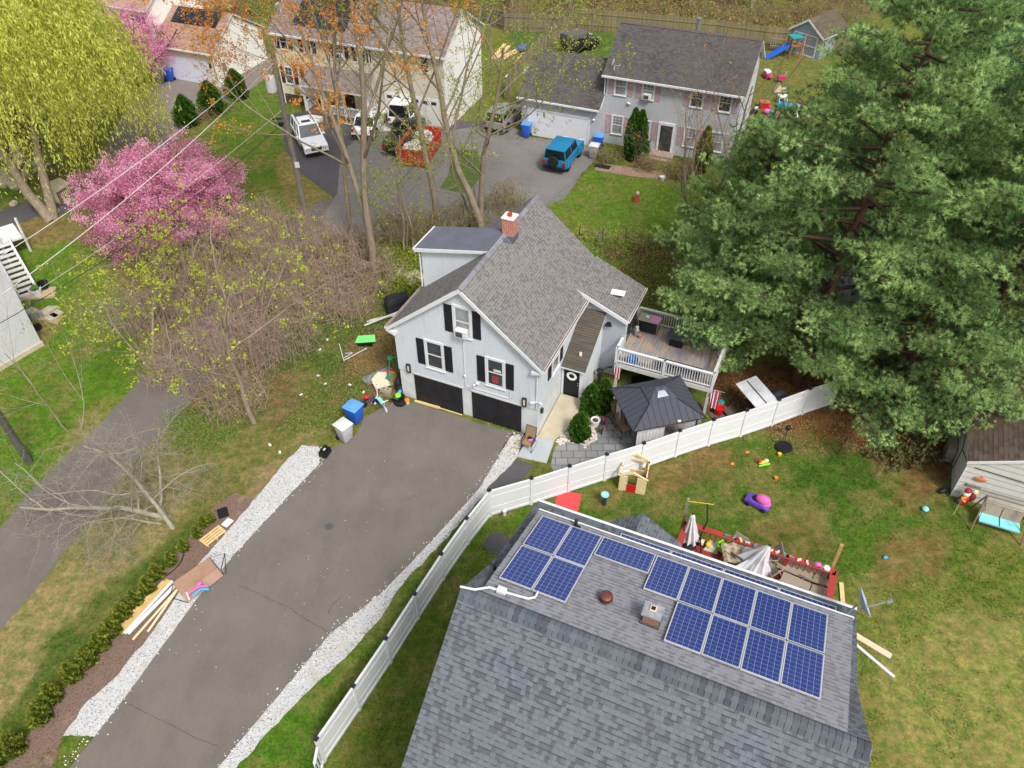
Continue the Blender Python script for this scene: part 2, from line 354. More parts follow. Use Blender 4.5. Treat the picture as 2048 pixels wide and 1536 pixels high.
def gmat(t,base,v,fine=.55):
    a=t.noise(v,1.9,8,.8); b=t.noise(v,7,6,.85); c=t.noise(v,45,4,.8)
    f=t.math('MULTIPLY',t.math('ADD',t.math('MULTIPLY',a,1.7),.1),t.math('ADD',t.math('MULTIPLY',b,1.5),.2))
    f=t.math('MULTIPLY',f,t.math('ADD',t.math('MULTIPLY',c,1.5),.2))
    o=t.n('VectorMath',operation='SCALE'); t.l(base,o.inputs[0]); t.l(f,o.inputs['Scale'])
    tint=t.ramp(t.noise(v,3.3,7,.8),[(.5,(0,0,0)),(.66,(.6,.6,.6))])
    q=t.ramp(t.noise(v,2.3,10,.85),[(.44,(.62,.92,.56)),(.57,(1.5,1.26,1.45))]); y=t.mix(1.0,o.outputs[0],q,'MULTIPLY')
    x=t.mix(tint,y,C(138,120,82,.7)); t.bump(b,.7,.06); return x
GROUND=t.col(gmat(t,at.outputs['Color'],v),.95,0,.1)
go=fastmesh('ground',V,F,GROUND); tag(go,kind='structure')
a=go.data.attributes.new('gcol','FLOAT_COLOR','POINT'); a.data.foreach_set('color',np.concatenate([rgb,np.ones((len(rgb),1))],1).astype(np.float32).ravel())
# ---------------------------------------------------------------- draped sheets
def sheet(name,pts,mat,dz=0.004,jit=0.0,kind='structure',world=False,th=0.0,**k):
    P=[Vector(p) for p in pts] if world else [GP(*p) for p in pts]
    if jit:
        rg=random.Random(hash(name)%999 if False else len(name)*7+len(pts)); Q=[]
        for i,p in enumerate(P):
            q=P[(i+1)%len(P)]; n=max(1,int((q-p).length/0.3)); d=(q-p); nn=Vector((-d.y,d.x,0)).normalized() if d.length>0 else Vector()
            for j in range(n): Q.append(p+d*(j/n)+nn*(rg.uniform(-jit,jit) if j else 0))
        P=Q
    bm=bmesh.new(); vs=[bm.verts.new((p.x,p.y,0)) for p in P]; f=bm.faces.new(vs)
    if f.normal.z<0: f.normal_flip()
    for yc in (40,47): bmesh.ops.bisect_plane(bm,geom=bm.verts[:]+bm.edges[:]+bm.faces[:],plane_co=(0,yc,0),plane_no=(0,1,0))
    for q in bm.verts: q.co.z=hz(q.co.y)+dz
    bm.normal_update()
    for f in bm.faces:
        if f.normal.z<0: f.normal_flip()
    bmesh.ops.triangulate(bm,faces=bm.faces[:])
    if th:
        r=bmesh.ops.extrude_face_region(bm,geom=bm.faces[:])
        for q in [g for g in r['geom'] if isinstance(g,bmesh.types.BMVert)]: q.co.z-=th
        bmesh.ops.recalc_face_normals(bm,faces=bm.faces[:])
    me=bpy.data.meshes.new(name); bm.to_mesh(me); bm.free(); me.materials.append(mat); uvmap(me)
    o=bpy.data.objects.new(name,me); COL.objects.link(o); tag(o,kind=kind,**k); return o
def asphalt(name,c,sp=.35,warm=None,cracks=0):
    t=NT(name); v=t.coord('Object'); a=t.noise(v,.35,6,.6); b=t.noise(v,60,3,.8); d=t.noise(v,1.7,5)
    m=t.ramp(a,[(.3,tuple(x*.86 for x in c[:3])),(.7,tuple(x*1.1 for x in c[:3]))])
    m=t.mix(t.ramp(d,[(.45,(0,0,0)),(.75,(.45,.45,.45))]),m,warm or tuple(x*.78 for x in c[:3])+(1,))
    w_=t.noise(t.coord('Object',(.9,.25,1)),1.1,5); m=t.mix(t.ramp(w_,[(.5,(0,0,0)),(.7,(.35,.35,.35))]),m,tuple(x*.7 for x in c[:3])+(1,)); m=t.mix(sp,m,t.ramp(b,[(.3,(.1,.1,.1)),(.7,(.9,.9,.9))]),'OVERLAY')
    sc=t.noise(v,7,2); m=t.mix(t.ramp(sc,[(.74,(0,0,0)),(.76,(.5,.5,.5))]),m,tuple(min(1,x*1.7) for x in c[:3])+(1,))
    t.bump(b,.3,.01); return t.col(m,.9,0,.2)
ASPH=asphalt('worn driveway asphalt',C(111,105,100),.42,C(122,110,94))
ASPD=asphalt('dark asphalt',C(88,86,88),.3)
ASPL=asphalt('grey court asphalt',C(122,119,116),.3)
ASPR=asphalt('mottled lane asphalt',C(108,102,98),.45,C(124,110,94))
def gravel(name,c,dk,sc=22,weeds=None):
    t=NT(name); v=t.coord('Object'); vo=t.n('TexVoronoi'); vo.inputs['Scale'].default_value=sc; t.l(v,vo.inputs['Vector'])
    sp=t.n('SeparateXYZ'); t.l(vo.outputs['Color'],sp.inputs[0])
    m=t.ramp(sp.outputs[0],[(0,dk),(.12,tuple(x*.75 for x in c[:3])),(.4,c[:3]),(1,c[:3])])
    m=t.mix(t.ramp(vo.outputs['Distance'],[(.5,(0,0,0)),(.85,(.6,.6,.6))]),m,tuple(x*.5 for x in c[:3])+(1,))
    n=t.noise(v,1.1,6,.7)
    if weeds: m=t.mix(t.ramp(n,[(.56,(0,0,0)),(.7,(.85,.85,.85))]),m,weeds)
    t.bump(vo.outputs['Distance'],-.6,.03) if False else t.bump(vo.outputs['Distance'],.5,.03); return t.col(m,.85)
GRAV=gravel('white marble gravel',C(226,226,226,.72),C(120,116,108,.7),24,C(172,162,134))
MULCH=gravel('bark mulch',C(126,104,92),C(60,44,36),30,C(150,128,110))
STON=gravel('white landscape stones',C(228,218,208,.72),C(110,90,70,.7),9)
drive_l=[(835,808),(800,800),(770,812),(730,835),(712,868),(690,885),(655,900),(637,930),(600,968),(500,1075),(400,1190),(245,1402),(140,1536),(20,1700)]
drive_r=[(300,1720),(435,1536),(570,1375),(660,1268),(770,1180),(870,1075),(960,975),(1022,872),(1040,868)]
sheet('driveway',drive_l+drive_r+[(945,843),(930,836)],ASPH,.012,.02)
sheet('gravel_bed',[(604,890),(638,893),(640,928),(602,966),(502,1073),(402,1188),(247,1400),(190,1474),(126,1472),(175,1402),(225,1360),(295,1277),(350,1197),(397,1128),(455,1062),(512,995),(560,935)],GRAV,.008,.05)
sheet('gravel_bed',[(1020,871),(1046,869),(1034,915),(1000,960),(950,1010),(890,1080),(812,1160),(770,1222),(700,1305),(620,1380),(530,1470),(470,1540),(330,1700),(300,1720),(435,1534),(570,1373),(660,1266),(770,1178),(870,1073),(960,973)],GRAV,.008,.06)
sheet('mulch_bed',[(470,985),(512,997),(455,1064),(397,1130),(350,1199),(295,1279),(225,1362),(175,1404),(126,1474),(100,1540),(40,1640),(-60,1640),(20,1520),(110,1400),(200,1300),(290,1190),(350,1110),(400,1045),(430,1010)],MULCH,.006,.06)
sheet('lane',[(-60,1110),(0,1058),(50,993),(112,933),(195,853),(262,780),(300,735),(350,680),(430,590),(520,510),(590,450),(640,400),(668,398),(680,440),(640,500),(560,560),(470,660),(420,760),(340,850),(275,918),(245,940),(195,1025),(140,1088),(95,1152),(0,1262),(-60,1330)],ASPR,.008,.05)
# court in front of the two houses beyond
sheet('court',[(676,384),(678,340),(687,305),(712,278),(760,262),(900,262),(990,246),(1045,262),(1062,275),(1190,292),(1203,296),(1205,305),(1165,345),(1130,398),(1080,415),(1000,440),(900,455),(800,470),(700,470),(640,470),(655,420)],ASPL,.012,.03)
sheet('driveway',[(570,298),(585,322),(605,350),(640,375),(670,398),(680,392),(680,340),(689,305),(714,280),(762,264),(900,264),(990,248),(880,236),(760,225),(700,245),(625,236),(560,225)],ASPD,.009,.02)
sheet('driveway',[(300,165),(345,150),(432,175),(470,160),(525,115),(545,105),(556,125),(540,150),(500,180),(462,205),(380,255),(300,320),(250,360),(190,398),(130,425),(120,400),(190,330),(240,240)],asphalt('aged asphalt',C(126,118,112),.3,C(112,108,104)),.008,.03)
sheet('path',[(-120,450),(0,420),(44,405),(88,399),(125,405),(150,418),(110,432),(71,434),(0,461),(-120,500)],ASPD,.01,.03)
PAV=brick('bluestone pavers',C(146,146,146),C(120,122,124),C(84,84,82),.62,.48,.02)
sheet('patio',[(1102,930),(1108,895),(1130,882),(1165,890),(1200,862),(1190,842),(1225,812),(1300,800),(1400,830),(1408,880),(1350,902),(1290,924),(1200,952),(1118,976)],PAV,.014)
sheet('stone_bed',[(1132,830),(1150,800),(1180,770),(1225,770),(1240,800),(1210,830),(1188,850),(1195,880),(1170,893),(1140,880),(1115,890)],STON,.018,.06)
sheet('stone_bed',[(1023,869),(1046,866),(1050,880),(1034,912),(1015,905),(1005,895)],STON,.012,.05)
sheet('asphalt_patch',[(1000,950),(1035,920),(1068,930),(1050,955),(990,985),(975,975)],ASPD,.01,.04)
sheet('asphalt_patch',[(965,1090),(980,1066),(1000,1065),(1020,1078),(1060,1080),(1040,1110),(1000,1110),(975,1105)],ASPD,.01,.03)
sheet('stone_path',[(608,228),(640,214),(700,222),(780,243),(802,262),(755,263),(690,248),(640,236)],plain('pale paving',C(205,200,195),.8,0,.12,4),.02,0)
sheet('brick_path',[(1193,325),(1335,345),(1330,360),(1255,352),(1190,341)],brick('salmon brick paving',C(168,136,118),C(150,122,106),C(130,120,105),.2,.1),.015)
sheet('worn_path',[(50,640),(60,615),(128,625),(115,650),(90,640)],plain('bare tan soil',C(158,140,108),.95,0,.15,3),.006,.1)
sheet('lawn_island',[(905,300),(955,300),(965,350),(935,388),(880,378),(897,350)],plain('island grass',C(104,128,58,.62),.95,0,.4,4),.03,.06)
t=NT('driveway crack'); CRACK=t.col(C(62,56,50),.95)
def crack(pts,w=.02,name='crack'):
    P=[GP(*p) for p in pts]; Q=[]; rg=random.Random(len(pts)+int(pts[0][0]))
    for a_,b_ in zip(P,P[1:]):
        n=max(2,int((b_-a_).length/.12))
        for j in range(n): Q.append(a_+(b_-a_)*(j/n)+Vector((rg.uniform(-.03,.03),rg.uniform(-.03,.03),0)))
    Q.append(P[-1]); m=MB()
    for a_,b_ in zip(Q,Q[1:]):
        d=(b_-a_); n=Vector((-d.y,d.x,0)).normalized()*w*rg.uniform(.3,.7); m.poly([(a_-n+Vector((0,0,.017))),(b_-n+Vector((0,0,.017))),(b_+n+Vector((0,0,.017))),(a_+n+Vector((0,0,.017)))])
    o=m.build(name,CRACK); tag(o,kind='structure')
crack([(477,1170),(520,1190),(560,1208),(580,1216),(610,1238),(640,1255),(660,1267)],.014,'driveway_crack')
crack([(756-100,1228),(665,1210),(685,1190)],.014,'driveway_crack')
crack([(245,1402),(290,1425),(350,1455),(400,1480),(436,1492)],.014,'driveway_crack')
m=MB(); c=GP(659,1053); m.prism([(c.x+.2*math.cos(a)*random.Random(int(a*9)).uniform(.85,1.1),c.y+.2*math.sin(a)) for a in np.linspace(0,6.28,18)[:-1]],.013,.016)
tag(m.build('oil_stain',plain('dark oil stain',C(84,84,88),.7)),kind='structure')
# grass blades as one mass, real geometry over the lawns
rs=np.random.RandomState(3); N=300000
gx=rs.uniform(-34,26,N); gy=8+ (rs.rand(N)**1.25)*54
col,px,py=ground_rgb(gx,gy)
keep=(px>-40)&(px<2090)&(py<1580)&(col[:,1]>col[:,0]*1.02)
EXCL=[drive_l+drive_r,[(604,890),(638,893),(640,928),(402,1188),(190,1474),(126,1472),(225,1360),(350,1197),(512,995)],[(1034,866),(1046,869),(1034,915),(950,1010),(812,1160),(620,1380),(330,1700),(300,1720),(570,1373),(770,1178),(960,973)],
 [(-60,1110),(0,1058),(112,933),(262,780),(350,680),(520,510),(640,400),(668,398),(680,440),(560,560),(420,760),(275,918),(140,1088),(0,1262)],[(676,384),(687,305),(760,262),(1190,292),(1205,305),(1165,345),(1080,415),(900,455),(640,470)],[(570,298),(605,350),(670,398),(714,280),(990,248),(560,225)],
 [(1102,930),(1108,885),(1165,890),(1190,790),(1300,770),(1440,780),(1430,860),(1118,976)],[(470,985),(512,997),(295,1279),(126,1474),(-60,1640),(20,1520),(200,1300),(350,1110)],[(1090,930),(1033,912),(1120,770),(1170,770)],[(965,1090),(980,1060),(1060,1075),(1040,1110)],[(990,985),(1000,945),(1070,925),(1060,960)],[(-120,450),(88,395),(150,418),(71,436),(-120,500)]]
for e in EXCL: keep&=~inpoly(px,py,e)
gx,gy,col=gx[keep],gy[keep],col[keep]; n=len(gx); h=rs.uniform(.035,.11,n); a=rs.uniform(0,6.28,n); w=rs.uniform(.012,.03,n); ln=rs.uniform(.02,.09,n); a2=rs.uniform(0,6.28,n); z=hzv(gy)
V=np.stack([np.stack([gx-w*np.cos(a),gy-w*np.sin(a),z],-1),np.stack([gx+w*np.cos(a),gy+w*np.sin(a),z],-1),np.stack([gx+ln*np.cos(a2),gy+ln*np.sin(a2),z+h],-1)],1).reshape(-1,3)
t=NT('grass blade'); at=t.n('Attribute',attribute_name='gcol'); GB=t.col(at.outputs['Color'],.8,0,.1)
go2=fastmesh('grass',V,np.arange(3*n),GB,nv=3); tag(go2,kind='stuff')
cc=col*rs.uniform(.55,1.35,(n,1))*np.array([1.05,1,1]); cc=np.repeat(cc,3,0); cc=np.clip(cc,0,1)
a=go2.data.attributes.new('gcol','FLOAT_COLOR','POINT'); a.data.foreach_set('color',np.concatenate([cc,np.ones((len(cc),1))],1).astype(np.float32).ravel())
# ================================================================ grey main house
HY=R(-23.94); HO=Vector((1.295,28.806,0))
def window(par,o,ax,w,h,fm=None,gm=None,name='window',trim=.09,sill=True,nrm=None,grid=None,ac=False):
    """one window: frame mesh (a part) with its pane as a sub-part"""
    T=frame(o,ax,nrm); m=MB(T); t_=trim; d=.05
    m.box(-w/2-t_,-w/2,-.01,d,-t_,h+t_); m.box(w/2,w/2+t_,-.01,d,-t_,h+t_); m.box(-w/2,w/2,-.01,d,h,h+t_); m.box(-w/2,w/2,-.01,d,-t_,0)
    m.box(-w/2,w/2,.0,d-.012,h*.5-.03,h*.5+.03)
    for s in (-1,1): m.box(s*w/2-(.04 if s>0 else 0),s*w/2+(.04 if s<0 else 0),0,d-.015,0,h)
    if sill: m.box(-w/2-t_-.02,w/2+t_+.02,-.01,d+.04,-t_-.04,-t_)
    fr=m.build(name,fm or WHITE,par); g=MB(T); g.box(-w/2,w/2,-.01,.02,0,h); p=g.build('pane',gm or GLASS,fr)
    if grid:
        gg=MB(T); 
        for i in range(1,grid[0]): gg.box(-w/2+w*i/grid[0]-.01,-w/2+w*i/grid[0]+.01,.021,.028,h*.5,h)
        for i in range(1,grid[1]): gg.box(-w/2,w/2,.021,.03,h*.5+h*.5*i/grid[1]-.01,h*.5+h*.5*i/grid[1]+.01)
        gg.build('muntin',fm or WHITE,fr)
    if ac:
        q=MB(T); q.box(-.3,.3,.0,.34,.02,.42,0); q.box(-.25,.12,.34,.345,.06,.36,1); q.build('air_conditioner',[WHITE,plain('dark grille',(.08,.075,.07,1),.6)],par,bevel=0)
    return fr
def shutter(par,o,ax,w,h,mat,nrm=None):
    T=frame(o,ax,nrm); m=MB(T); m.box(-w/2,-w/2+.05,0,.04,0,h); m.box(w/2-.05,w/2,0,.04,0,h); m.box(-w/2+.05,w/2-.05,0,.04,0,.06); m.box(-w/2+.05,w/2-.05,0,.04,h-.06,h); m.box(-w/2+.05,w/2-.05,0,.041,h*.48,h*.52)
    k=int(h/.07)
    for i in range(k):
        z=.06+(h-.12)*i/k; m.box(-w/2+.05,w/2-.05,0,.018+.012*(i%2),z,z+(h-.12)/k)
    return m.build('shutter',mat,par)
SHG=shingle('grey brown shingles',C(131,128,127),C(121,118,117),C(103,100,100),.16,.14,C(122,118,112),.3,.62)
SHDORM=plain('dark rolled roofing',C(98,102,114),.9,0,.14,1.5)
SHLEAN=shingle('weathered dark shingles',C(92,86,82),C(78,72,68),C(104,92,82),.9,.14,C(70,74,58),.5,.4)
SIDG=siding('pale grey vinyl siding',C(216,222,228),.115,.08,C(150,152,150))
FOUND=plain('painted foundation block',C(204,208,208),.85,0,.14,1.4)
house=thing('grey_house','pale grey sided house with black shutters, two black garage doors and brick chimney','house',HO,HY)
# walls: gable box
m=MB()
gp=[(-8,1.95),(0,1.95),(0,4.95),(-4,8.2),(-8,4.95)]
m.ext([(u,0,z) for u,z in gp],(0,9,0)); m.build('wall',SIDG,house)
m=MB(); m.ext([(-7.97,.04,-.3),(-.03,.04,-.3),(-.03,.04,1.95),(-7.97,.04,1.95)],(0,8.9,0)); m.build('foundation',FOUND,house)
m=MB()
ez=8.45-.842*4.28
m.slab([(-4,-.25,8.45),(.28,-.25,ez),(.28,9.15,ez),(-4,9.15,8.45)],.14)
m.slab([(-4,-.25,8.449),(-4,9.15,8.449),(-8.28,9.15,ez),(-8.28,-.25,ez)],.14)
roof=m.build('roof',[SHG,WHITE],house)
RIDGE=shingle('ridge cap shingles',C(134,134,140),C(120,120,128),C(110,108,116),.25,5,None,.2,.7)
m=MB()
for i in range(33):
    a=-.27+i*.285; m.ext([(-4.17,a,8.345),(-4,a,8.495),(-3.83,a,8.345),(-3.83,a,8.31),(-4.17,a,8.31)],(0,.28,0))
m.build('ridge_cap',RIDGE,roof)
m=MB()  # rake boards and returns
for s in (-1,1):
    m.ext([(-4,-.275,8.42),(-4+s*4.3,-.275,ez-.03),(-4+s*4.3,-.275,ez-.25),(-4,-.275,8.17)],(0,.028,0))
m.ext([(-8.3,-.27,ez-.2),(-7.82,-.27,ez-.2),(-7.82,-.27,ez-.42),(-8.3,-.27,ez-.22)],(0,.27,0)); m.ext([(.3,-.27,ez-.2),(-.3,-.27,ez-.2),(-.3,-.27,ez-.42),(.3,-.27,ez-.22)],(0,.27,0))
m.build('rake_board',WHITE,house)
def gutter(par,u,v0,v1,z,rust=False):
    m=MB(); m.box(u,u+.11,v0,v1,z-.12,z-.0,0); 
    m.box(u+.02,u+.09,v0+.03,v1-.03,z-.0,z+.004,1); return m.build('gutter',[WHITE,plain('rusty gutter bed',C(120,84,60),.9)],par)
gutter(house,.285,-.25,6.0,ez-.02); gutter(house,-8.4,-.25,9.1,ez-.02)
# garage doors
def gdoor(par,o,ax,w,h,mat,nrm=None,recess=.03,ribs=True,name='garage_door'):
    m=MB(frame(o,ax,nrm)); m.box(-w/2,w/2,-recess,.01,0,h)
    if ribs:
        n=int(w/.12)
        for i in range(n): m.box(-w/2+w*i/n+.01,-w/2+w*(i+1)/n-.01,.01,.022,.02,h-.02)
    else:
        for k in range(4): m.box(-w/2+.01,w/2-.01,.01,.026,h*k/4+.015,h*(k+1)/4-.015)
    return m.build(name,mat,par)
GDB=plain('scuffed black door',(.021,.021,.025,1),.5,0,.35,2); gdoor(house,(-5.69,.02,-.12),(1,0,0),2.84,2.02,GDB); gdoor(house,(-2.31,.02,-.12),(1,0,0),2.8,2.02,GDB)
for a_,b_ in ((-7.15,-4.2),(-3.75,-.85)): m=MB(); m.box(a_,b_,-.02,.06,1.9,2.0); m.build('door_head',DWHITE,house)
m=MB(); m.cb((-6.4,-.12,.04),(1.5,.16,.05),rz=.03); m.cb((-5.0,-.1,.03),(1.4,.06,.04)); tag(m.build('scrap_board',WOODN),'tan scrap boards laid along the foot of the left black garage door','board').matrix_world=Matrix.Translation(HO)@Matrix.Rotation(HY,4,'Z')
# windows on the front
X=(1,0,0); N=(0,-1,0)
def win_sh(u,z,w,h,sw=.42,gap=.12,**k):
    window(house,(u,0,z),X,w,h,nrm=N,trim=.13,**k)
    for s in (-1,1): shutter(house,(u+s*(w/2+gap+.04+sw/2),0,z-.02),X,sw,h+.06,SHUT,N)
win_sh(-5.71,2.86,.86,1.6); win_sh(-2.31,2.86,.84,1.6); win_sh(-4.0,5.55,.78,1.58,ac=True,gm=GLASSL)
m=MB(frame((-2.5,0,2.9),X,N)); m.box(.0,.35,.021,.03,.1,.55,0); m.box(.1,.5,.021,.028,.85,1.0,1); m.build('window_clutter',[pc('rust red cloth',150,70,48),WHITE],house)
# conduits, lamps, cameras on the front
m=MB(); m.tube([(-4.02,-.03,5.3),(-4.02,-.03,2.02)],.018,6); m.build('conduit',WHITE,house); m=MB(); m.tube([(-3.95,-.03,2.28),(-3.9,-.03,2.2),(-1.6,-.03,2.2),(-1.52,-.03,2.28),(-1.52,-.03,2.72)],.02,6); m.build('conduit',WHITE,house); m=MB(); m.tube([(-.06,-.06,4.7),(-.06,-.06,2.1)],.03,6); m.build('downspout',WHITE,house)
for u,z in ((-7.35,2.0),(-.72,2.05)):
    m=MB(frame((u,0,z),X,N)); m.box(-.09,.09,0,.03,0,.5,0); 
    for a,b in ((-.11,-.08),(.08,.11)): m.box(a,b,0,.12,-.02,.52,0)
    m.box(-.08,.08,0,.12,.48,.52,0); m.box(-.08,.08,0,.12,-.02,.02,0); L_=m.build('wall_lantern',DMETAL,house)
    g=MB(frame((u,0,z),X,N)); g.box(-.05,.05,.03,.1,.06,.44); g.build('lantern_glass',plain('frosted glass',C(240,215,190,.9),.3),L_)
m=MB(); m.ball((-4.0,-.1,2.95),.07); m.ball((-3.28,-.12,2.72),.12); m.ball((-3.42,-.22,2.62),.07); m.build('floodlight',WHITE,house,smooth=True)
m=MB(); m.box(-.16,-.02,-.1,-.02,2.5,2.58); m.cb((-.25,-.15,2.52),(.2,.1,.1),rz=.5); m.cb((.2,-.15,2.6),(.2,.1,.1),rz=-.4); m.tube([(-.1,-.05,2.5),(0,-.05,2.35),(.1,-.02,2.5)],.02,5); m.build('camera_bracket',WHITE,house)
# right wall window + shutters + lamp
W1=(0,2.25,2.95); window(house,W1,(0,1,0),.85,1.45,nrm=(1,0,0),trim=.1,gm=GLASSL)
for s in (-1,1): shutter(house,(0,2.25+s*.8,2.9),(0,1,0),.42,1.55,SHUT,(1,0,0))
m=MB(); m.box(.01,.12,.35,.5,1.45,1.75); m.build('wall_lantern',DMETAL,house)
# chimney
CHB=brick('red chimney brick',C(176,78,62),C(150,66,56),C(205,175,160),.2,.07,.012)
m=MB(); m.box(-4.1,-3.5,4.9,5.5,7.8,9.3); ch=m.build('chimney',CHB,house)
m=MB(); m.box(-4.14,-3.46,4.86,5.54,9.3,9.36); m.build('chimney_cap',plain('white mortar cap',C(240,236,225,.95),.7),ch)
m=MB(); m.tube([(-3.8,5.2,9.36),(-3.8,5.2,9.5)],.13,12); m.build('flue',pc('clay flue',160,60,40),ch)
m=MB(); m.box(-4.13,-3.47,4.87,5.53,7.75,8.35,0); m.ext([(-3.46,4.86,7.98),(-4.0,4.86,8.4),(-3.8,4.4,8.29)],(0,0,.06),0); m.build('flashing',plain('lead flashing',C(106,116,124),.5,.4),ch)
m=MB(); m.tube([(-6.3,5.6,6.9),(-6.3,5.6,8.05)],.06,8); m.build('vent_pipe',BLACK,house)
# dormer on the left slope
dz_=lambda u: 7.62+(8.2+u)*(.86/4.1)
m=MB(); m.ext([(-7.95,3.28,5.1),(-4.3,3.28,8.1),(-4.3,3.28,dz_(-4.3)-.12),(-7.95,3.28,dz_(-7.95)-.12)],(0,1.85,0)); dm=m.build('dormer',SIDG,house)
m=MB(); m.slab([(-8.2,3.05,dz_(-8.2)),(-3.98,3.05,dz_(-3.98)),(-3.98,5.35,dz_(-3.98)),(-8.2,5.35,dz_(-8.2))],.12); m.build('dormer_roof',[SHDORM,WHITE],dm)
m=MB(); m.ext([(-8.22,3.02,dz_(-8.22)-.02),(-4.3,3.02,dz_(-4.3)-.02),(-4.3,3.02,dz_(-4.3)-.16),(-8.22,3.02,dz_(-8.22)-.22)],(0,.03,0)); m.box(-8.3,-8.2,3.02,5.38,7.5,7.6); m.tube([(-8.25,3.1,7.5),(-8.02,3.2,7.3),(-8.02,3.2,5.2)],.04,6); m.build('dormer_gutter',WHITE,dm)
# rear right wing
m=MB(); m.ext([(-.02,6.2,0),(2.38,6.2,0),(2.38,6.2,4.12),(-.02,6.2,5.05)],(0,2.9,0)); m.build('wing_wall',siding('shaded grey siding',C(176,182,190),.115,.12),house)  # darker copy of the house siding, the wing's shade is in its colour
m=MB(); zw=lambda u:5.42-(u+.4)*.425
m.slab([(-.4,5.98,zw(-.4)),(2.58,5.98,zw(2.58)),(2.58,9.3,zw(2.58)),(-.4,9.3,zw(-.4))],.13); wr=m.build('wing_roof',[SHG,WHITE],house)
gutter(house,2.585,5.98,9.3,zw(2.58)-.02)
m=MB(); m.ext([(-.05,5.95,zw(-.05)-.02),(2.6,5.95,zw(2.6)-.02),(2.6,5.95,zw(2.6)-.26),(-.05,5.95,zw(-.05)-.26)],(0,.03,0)); m.build('wing_fascia',WHITE,house)
m=MB(); m.cb((1.55,7.35,zw(1.55)+.2),(.75,.48,.05),rz=.12,rx=-.06); m.tube([(1.55,7.35,zw(1.55)+.18),(1.55,7.4,zw(1.55)-.03)],.03,6); tag(m.build('flat_antenna',plain('white plastic antenna',C(245,246,250,.95),.3)),'flat white rectangular antenna panel mounted on the rear wing roof','antenna').matrix_world=Matrix.Translation(HO)@Matrix.Rotation(HY,4,'Z')
m=MB(); m.cb((1.55,6.1,3.55),(.2,.16,.2)); m.ball((1.45,6.05,3.5),.1); m.ball((1.66,6.05,3.52),.09); m.build('floodlight',BLACK,house)
m=MB(frame((2.38,7.6,2.0),(0,1,0),(1,0,0))); m.box(-.95,.95,0,.05,0,2.05,1); m.box(-.9,-.03,.02,.06,.05,2.0,0); m.box(.03,.9,.02,.06,.05,2.0,0); m.build('sliding_door',[GLASS,DWHITE],house)
# entry lean-to
m=MB(); zl=lambda v:2.42+(v-3.15)*.585
m.ext([(1.22,3.32,0.1),(1.22,6.19,0.1),(1.22,6.19,zl(6.19)-.1),(1.22,3.32,zl(3.32)-.1)],(-.07,0,0)); m.box(.0,1.15,3.32,3.42,2.38,2.44); m.box(0.003,.12,3.32,3.42,.1,2.38); m.box(1.02,1.15,3.32,3.42,.1,2.38); m.build('entry_wall',WHITE if False else plain('white entry wall',C(214,218,222,.95),.7,0,.06),house)
m=MB(); m.slab([(.005,3.12,zl(3.12)),(1.36,3.12,zl(3.12)),(1.36,6.18,zl(6.18)),(.005,6.18,zl(6.18))],.1); m.build('entry_roof',[SHLEAN,WHITE],house)
m=MB(); m.box(.12,1.02,3.36,3.41,.33,2.36); 
for a,b,c_,d_ in ((.2,.5,.5,1.1),(.64,.94,.5,1.1),(.2,.5,1.3,2.2),(.64,.94,1.3,2.2)): m.box(a,b,3.345,3.36,c_,d_)
dr=m.build('entry_door',BLACK,house)
m=MB()
for i in range(16):
    a=i*math.pi/8; m.ball((.57+.22*math.cos(a),3.31,1.75+.22*math.sin(a)),(.075,.04,.075),n=6,k=4)
m.build('wreath',plain('white wreath flowers',C(235,235,232,.95),.8,0,.12,20),dr)
m=MB(); m.ball((.94,3.32,1.2),.035); m.ball((.94,3.32,1.35),.03); m.build('door_knob',plain('brass',C(190,160,120),.3,.8),dr)
m=MB(); m.cb((.8,3.9,zl(3.9)+.05),(.14,.3,.06),rz=.3); tag(m.build('roof_scrap',pc('pale pink scrap',225,190,180)),'small pale pink scrap lying on the dark entry roof','debris').matrix_world=Matrix.Translation(HO)@Matrix.Rotation(HY,4,'Z')
def hw(u,v,z=0): return Vector(HO)+Vector((math.cos(HY),math.sin(HY),0))*u+Vector((-math.sin(HY),math.cos(HY),0))*v+Vector((0,0,z))
# walkway ramp
m=MB(); pts=[GP(1033,914),GP(1093,927),GP(1110,880),hw(1.5,1.6),hw(1.22,3.3),hw(.02,3.3),hw(.02,-.3)]
zz=[.03,.03,.06,.2,.33,.33,.04]; m.ext([(p.x,p.y,z) for p,z in zip(pts,zz)],(0,0,-.35)); tag(m.build('walkway',plain('bare concrete walkway',C(182,172,150),.9,0,.14,1.5)),kind='structure')
m=MB(); pts=[GP(1034,914),GP(1093,926),GP(1108,882),GP(1060,868)]; m.ext([(p.x,p.y,z) for p,z in zip(pts,(.034,.034,.066,.05))],(0,0,-.004)); tag(m.build('walkway_slab',plain('bluish concrete',C(172,178,182),.9,0,.08,2)),kind='structure')
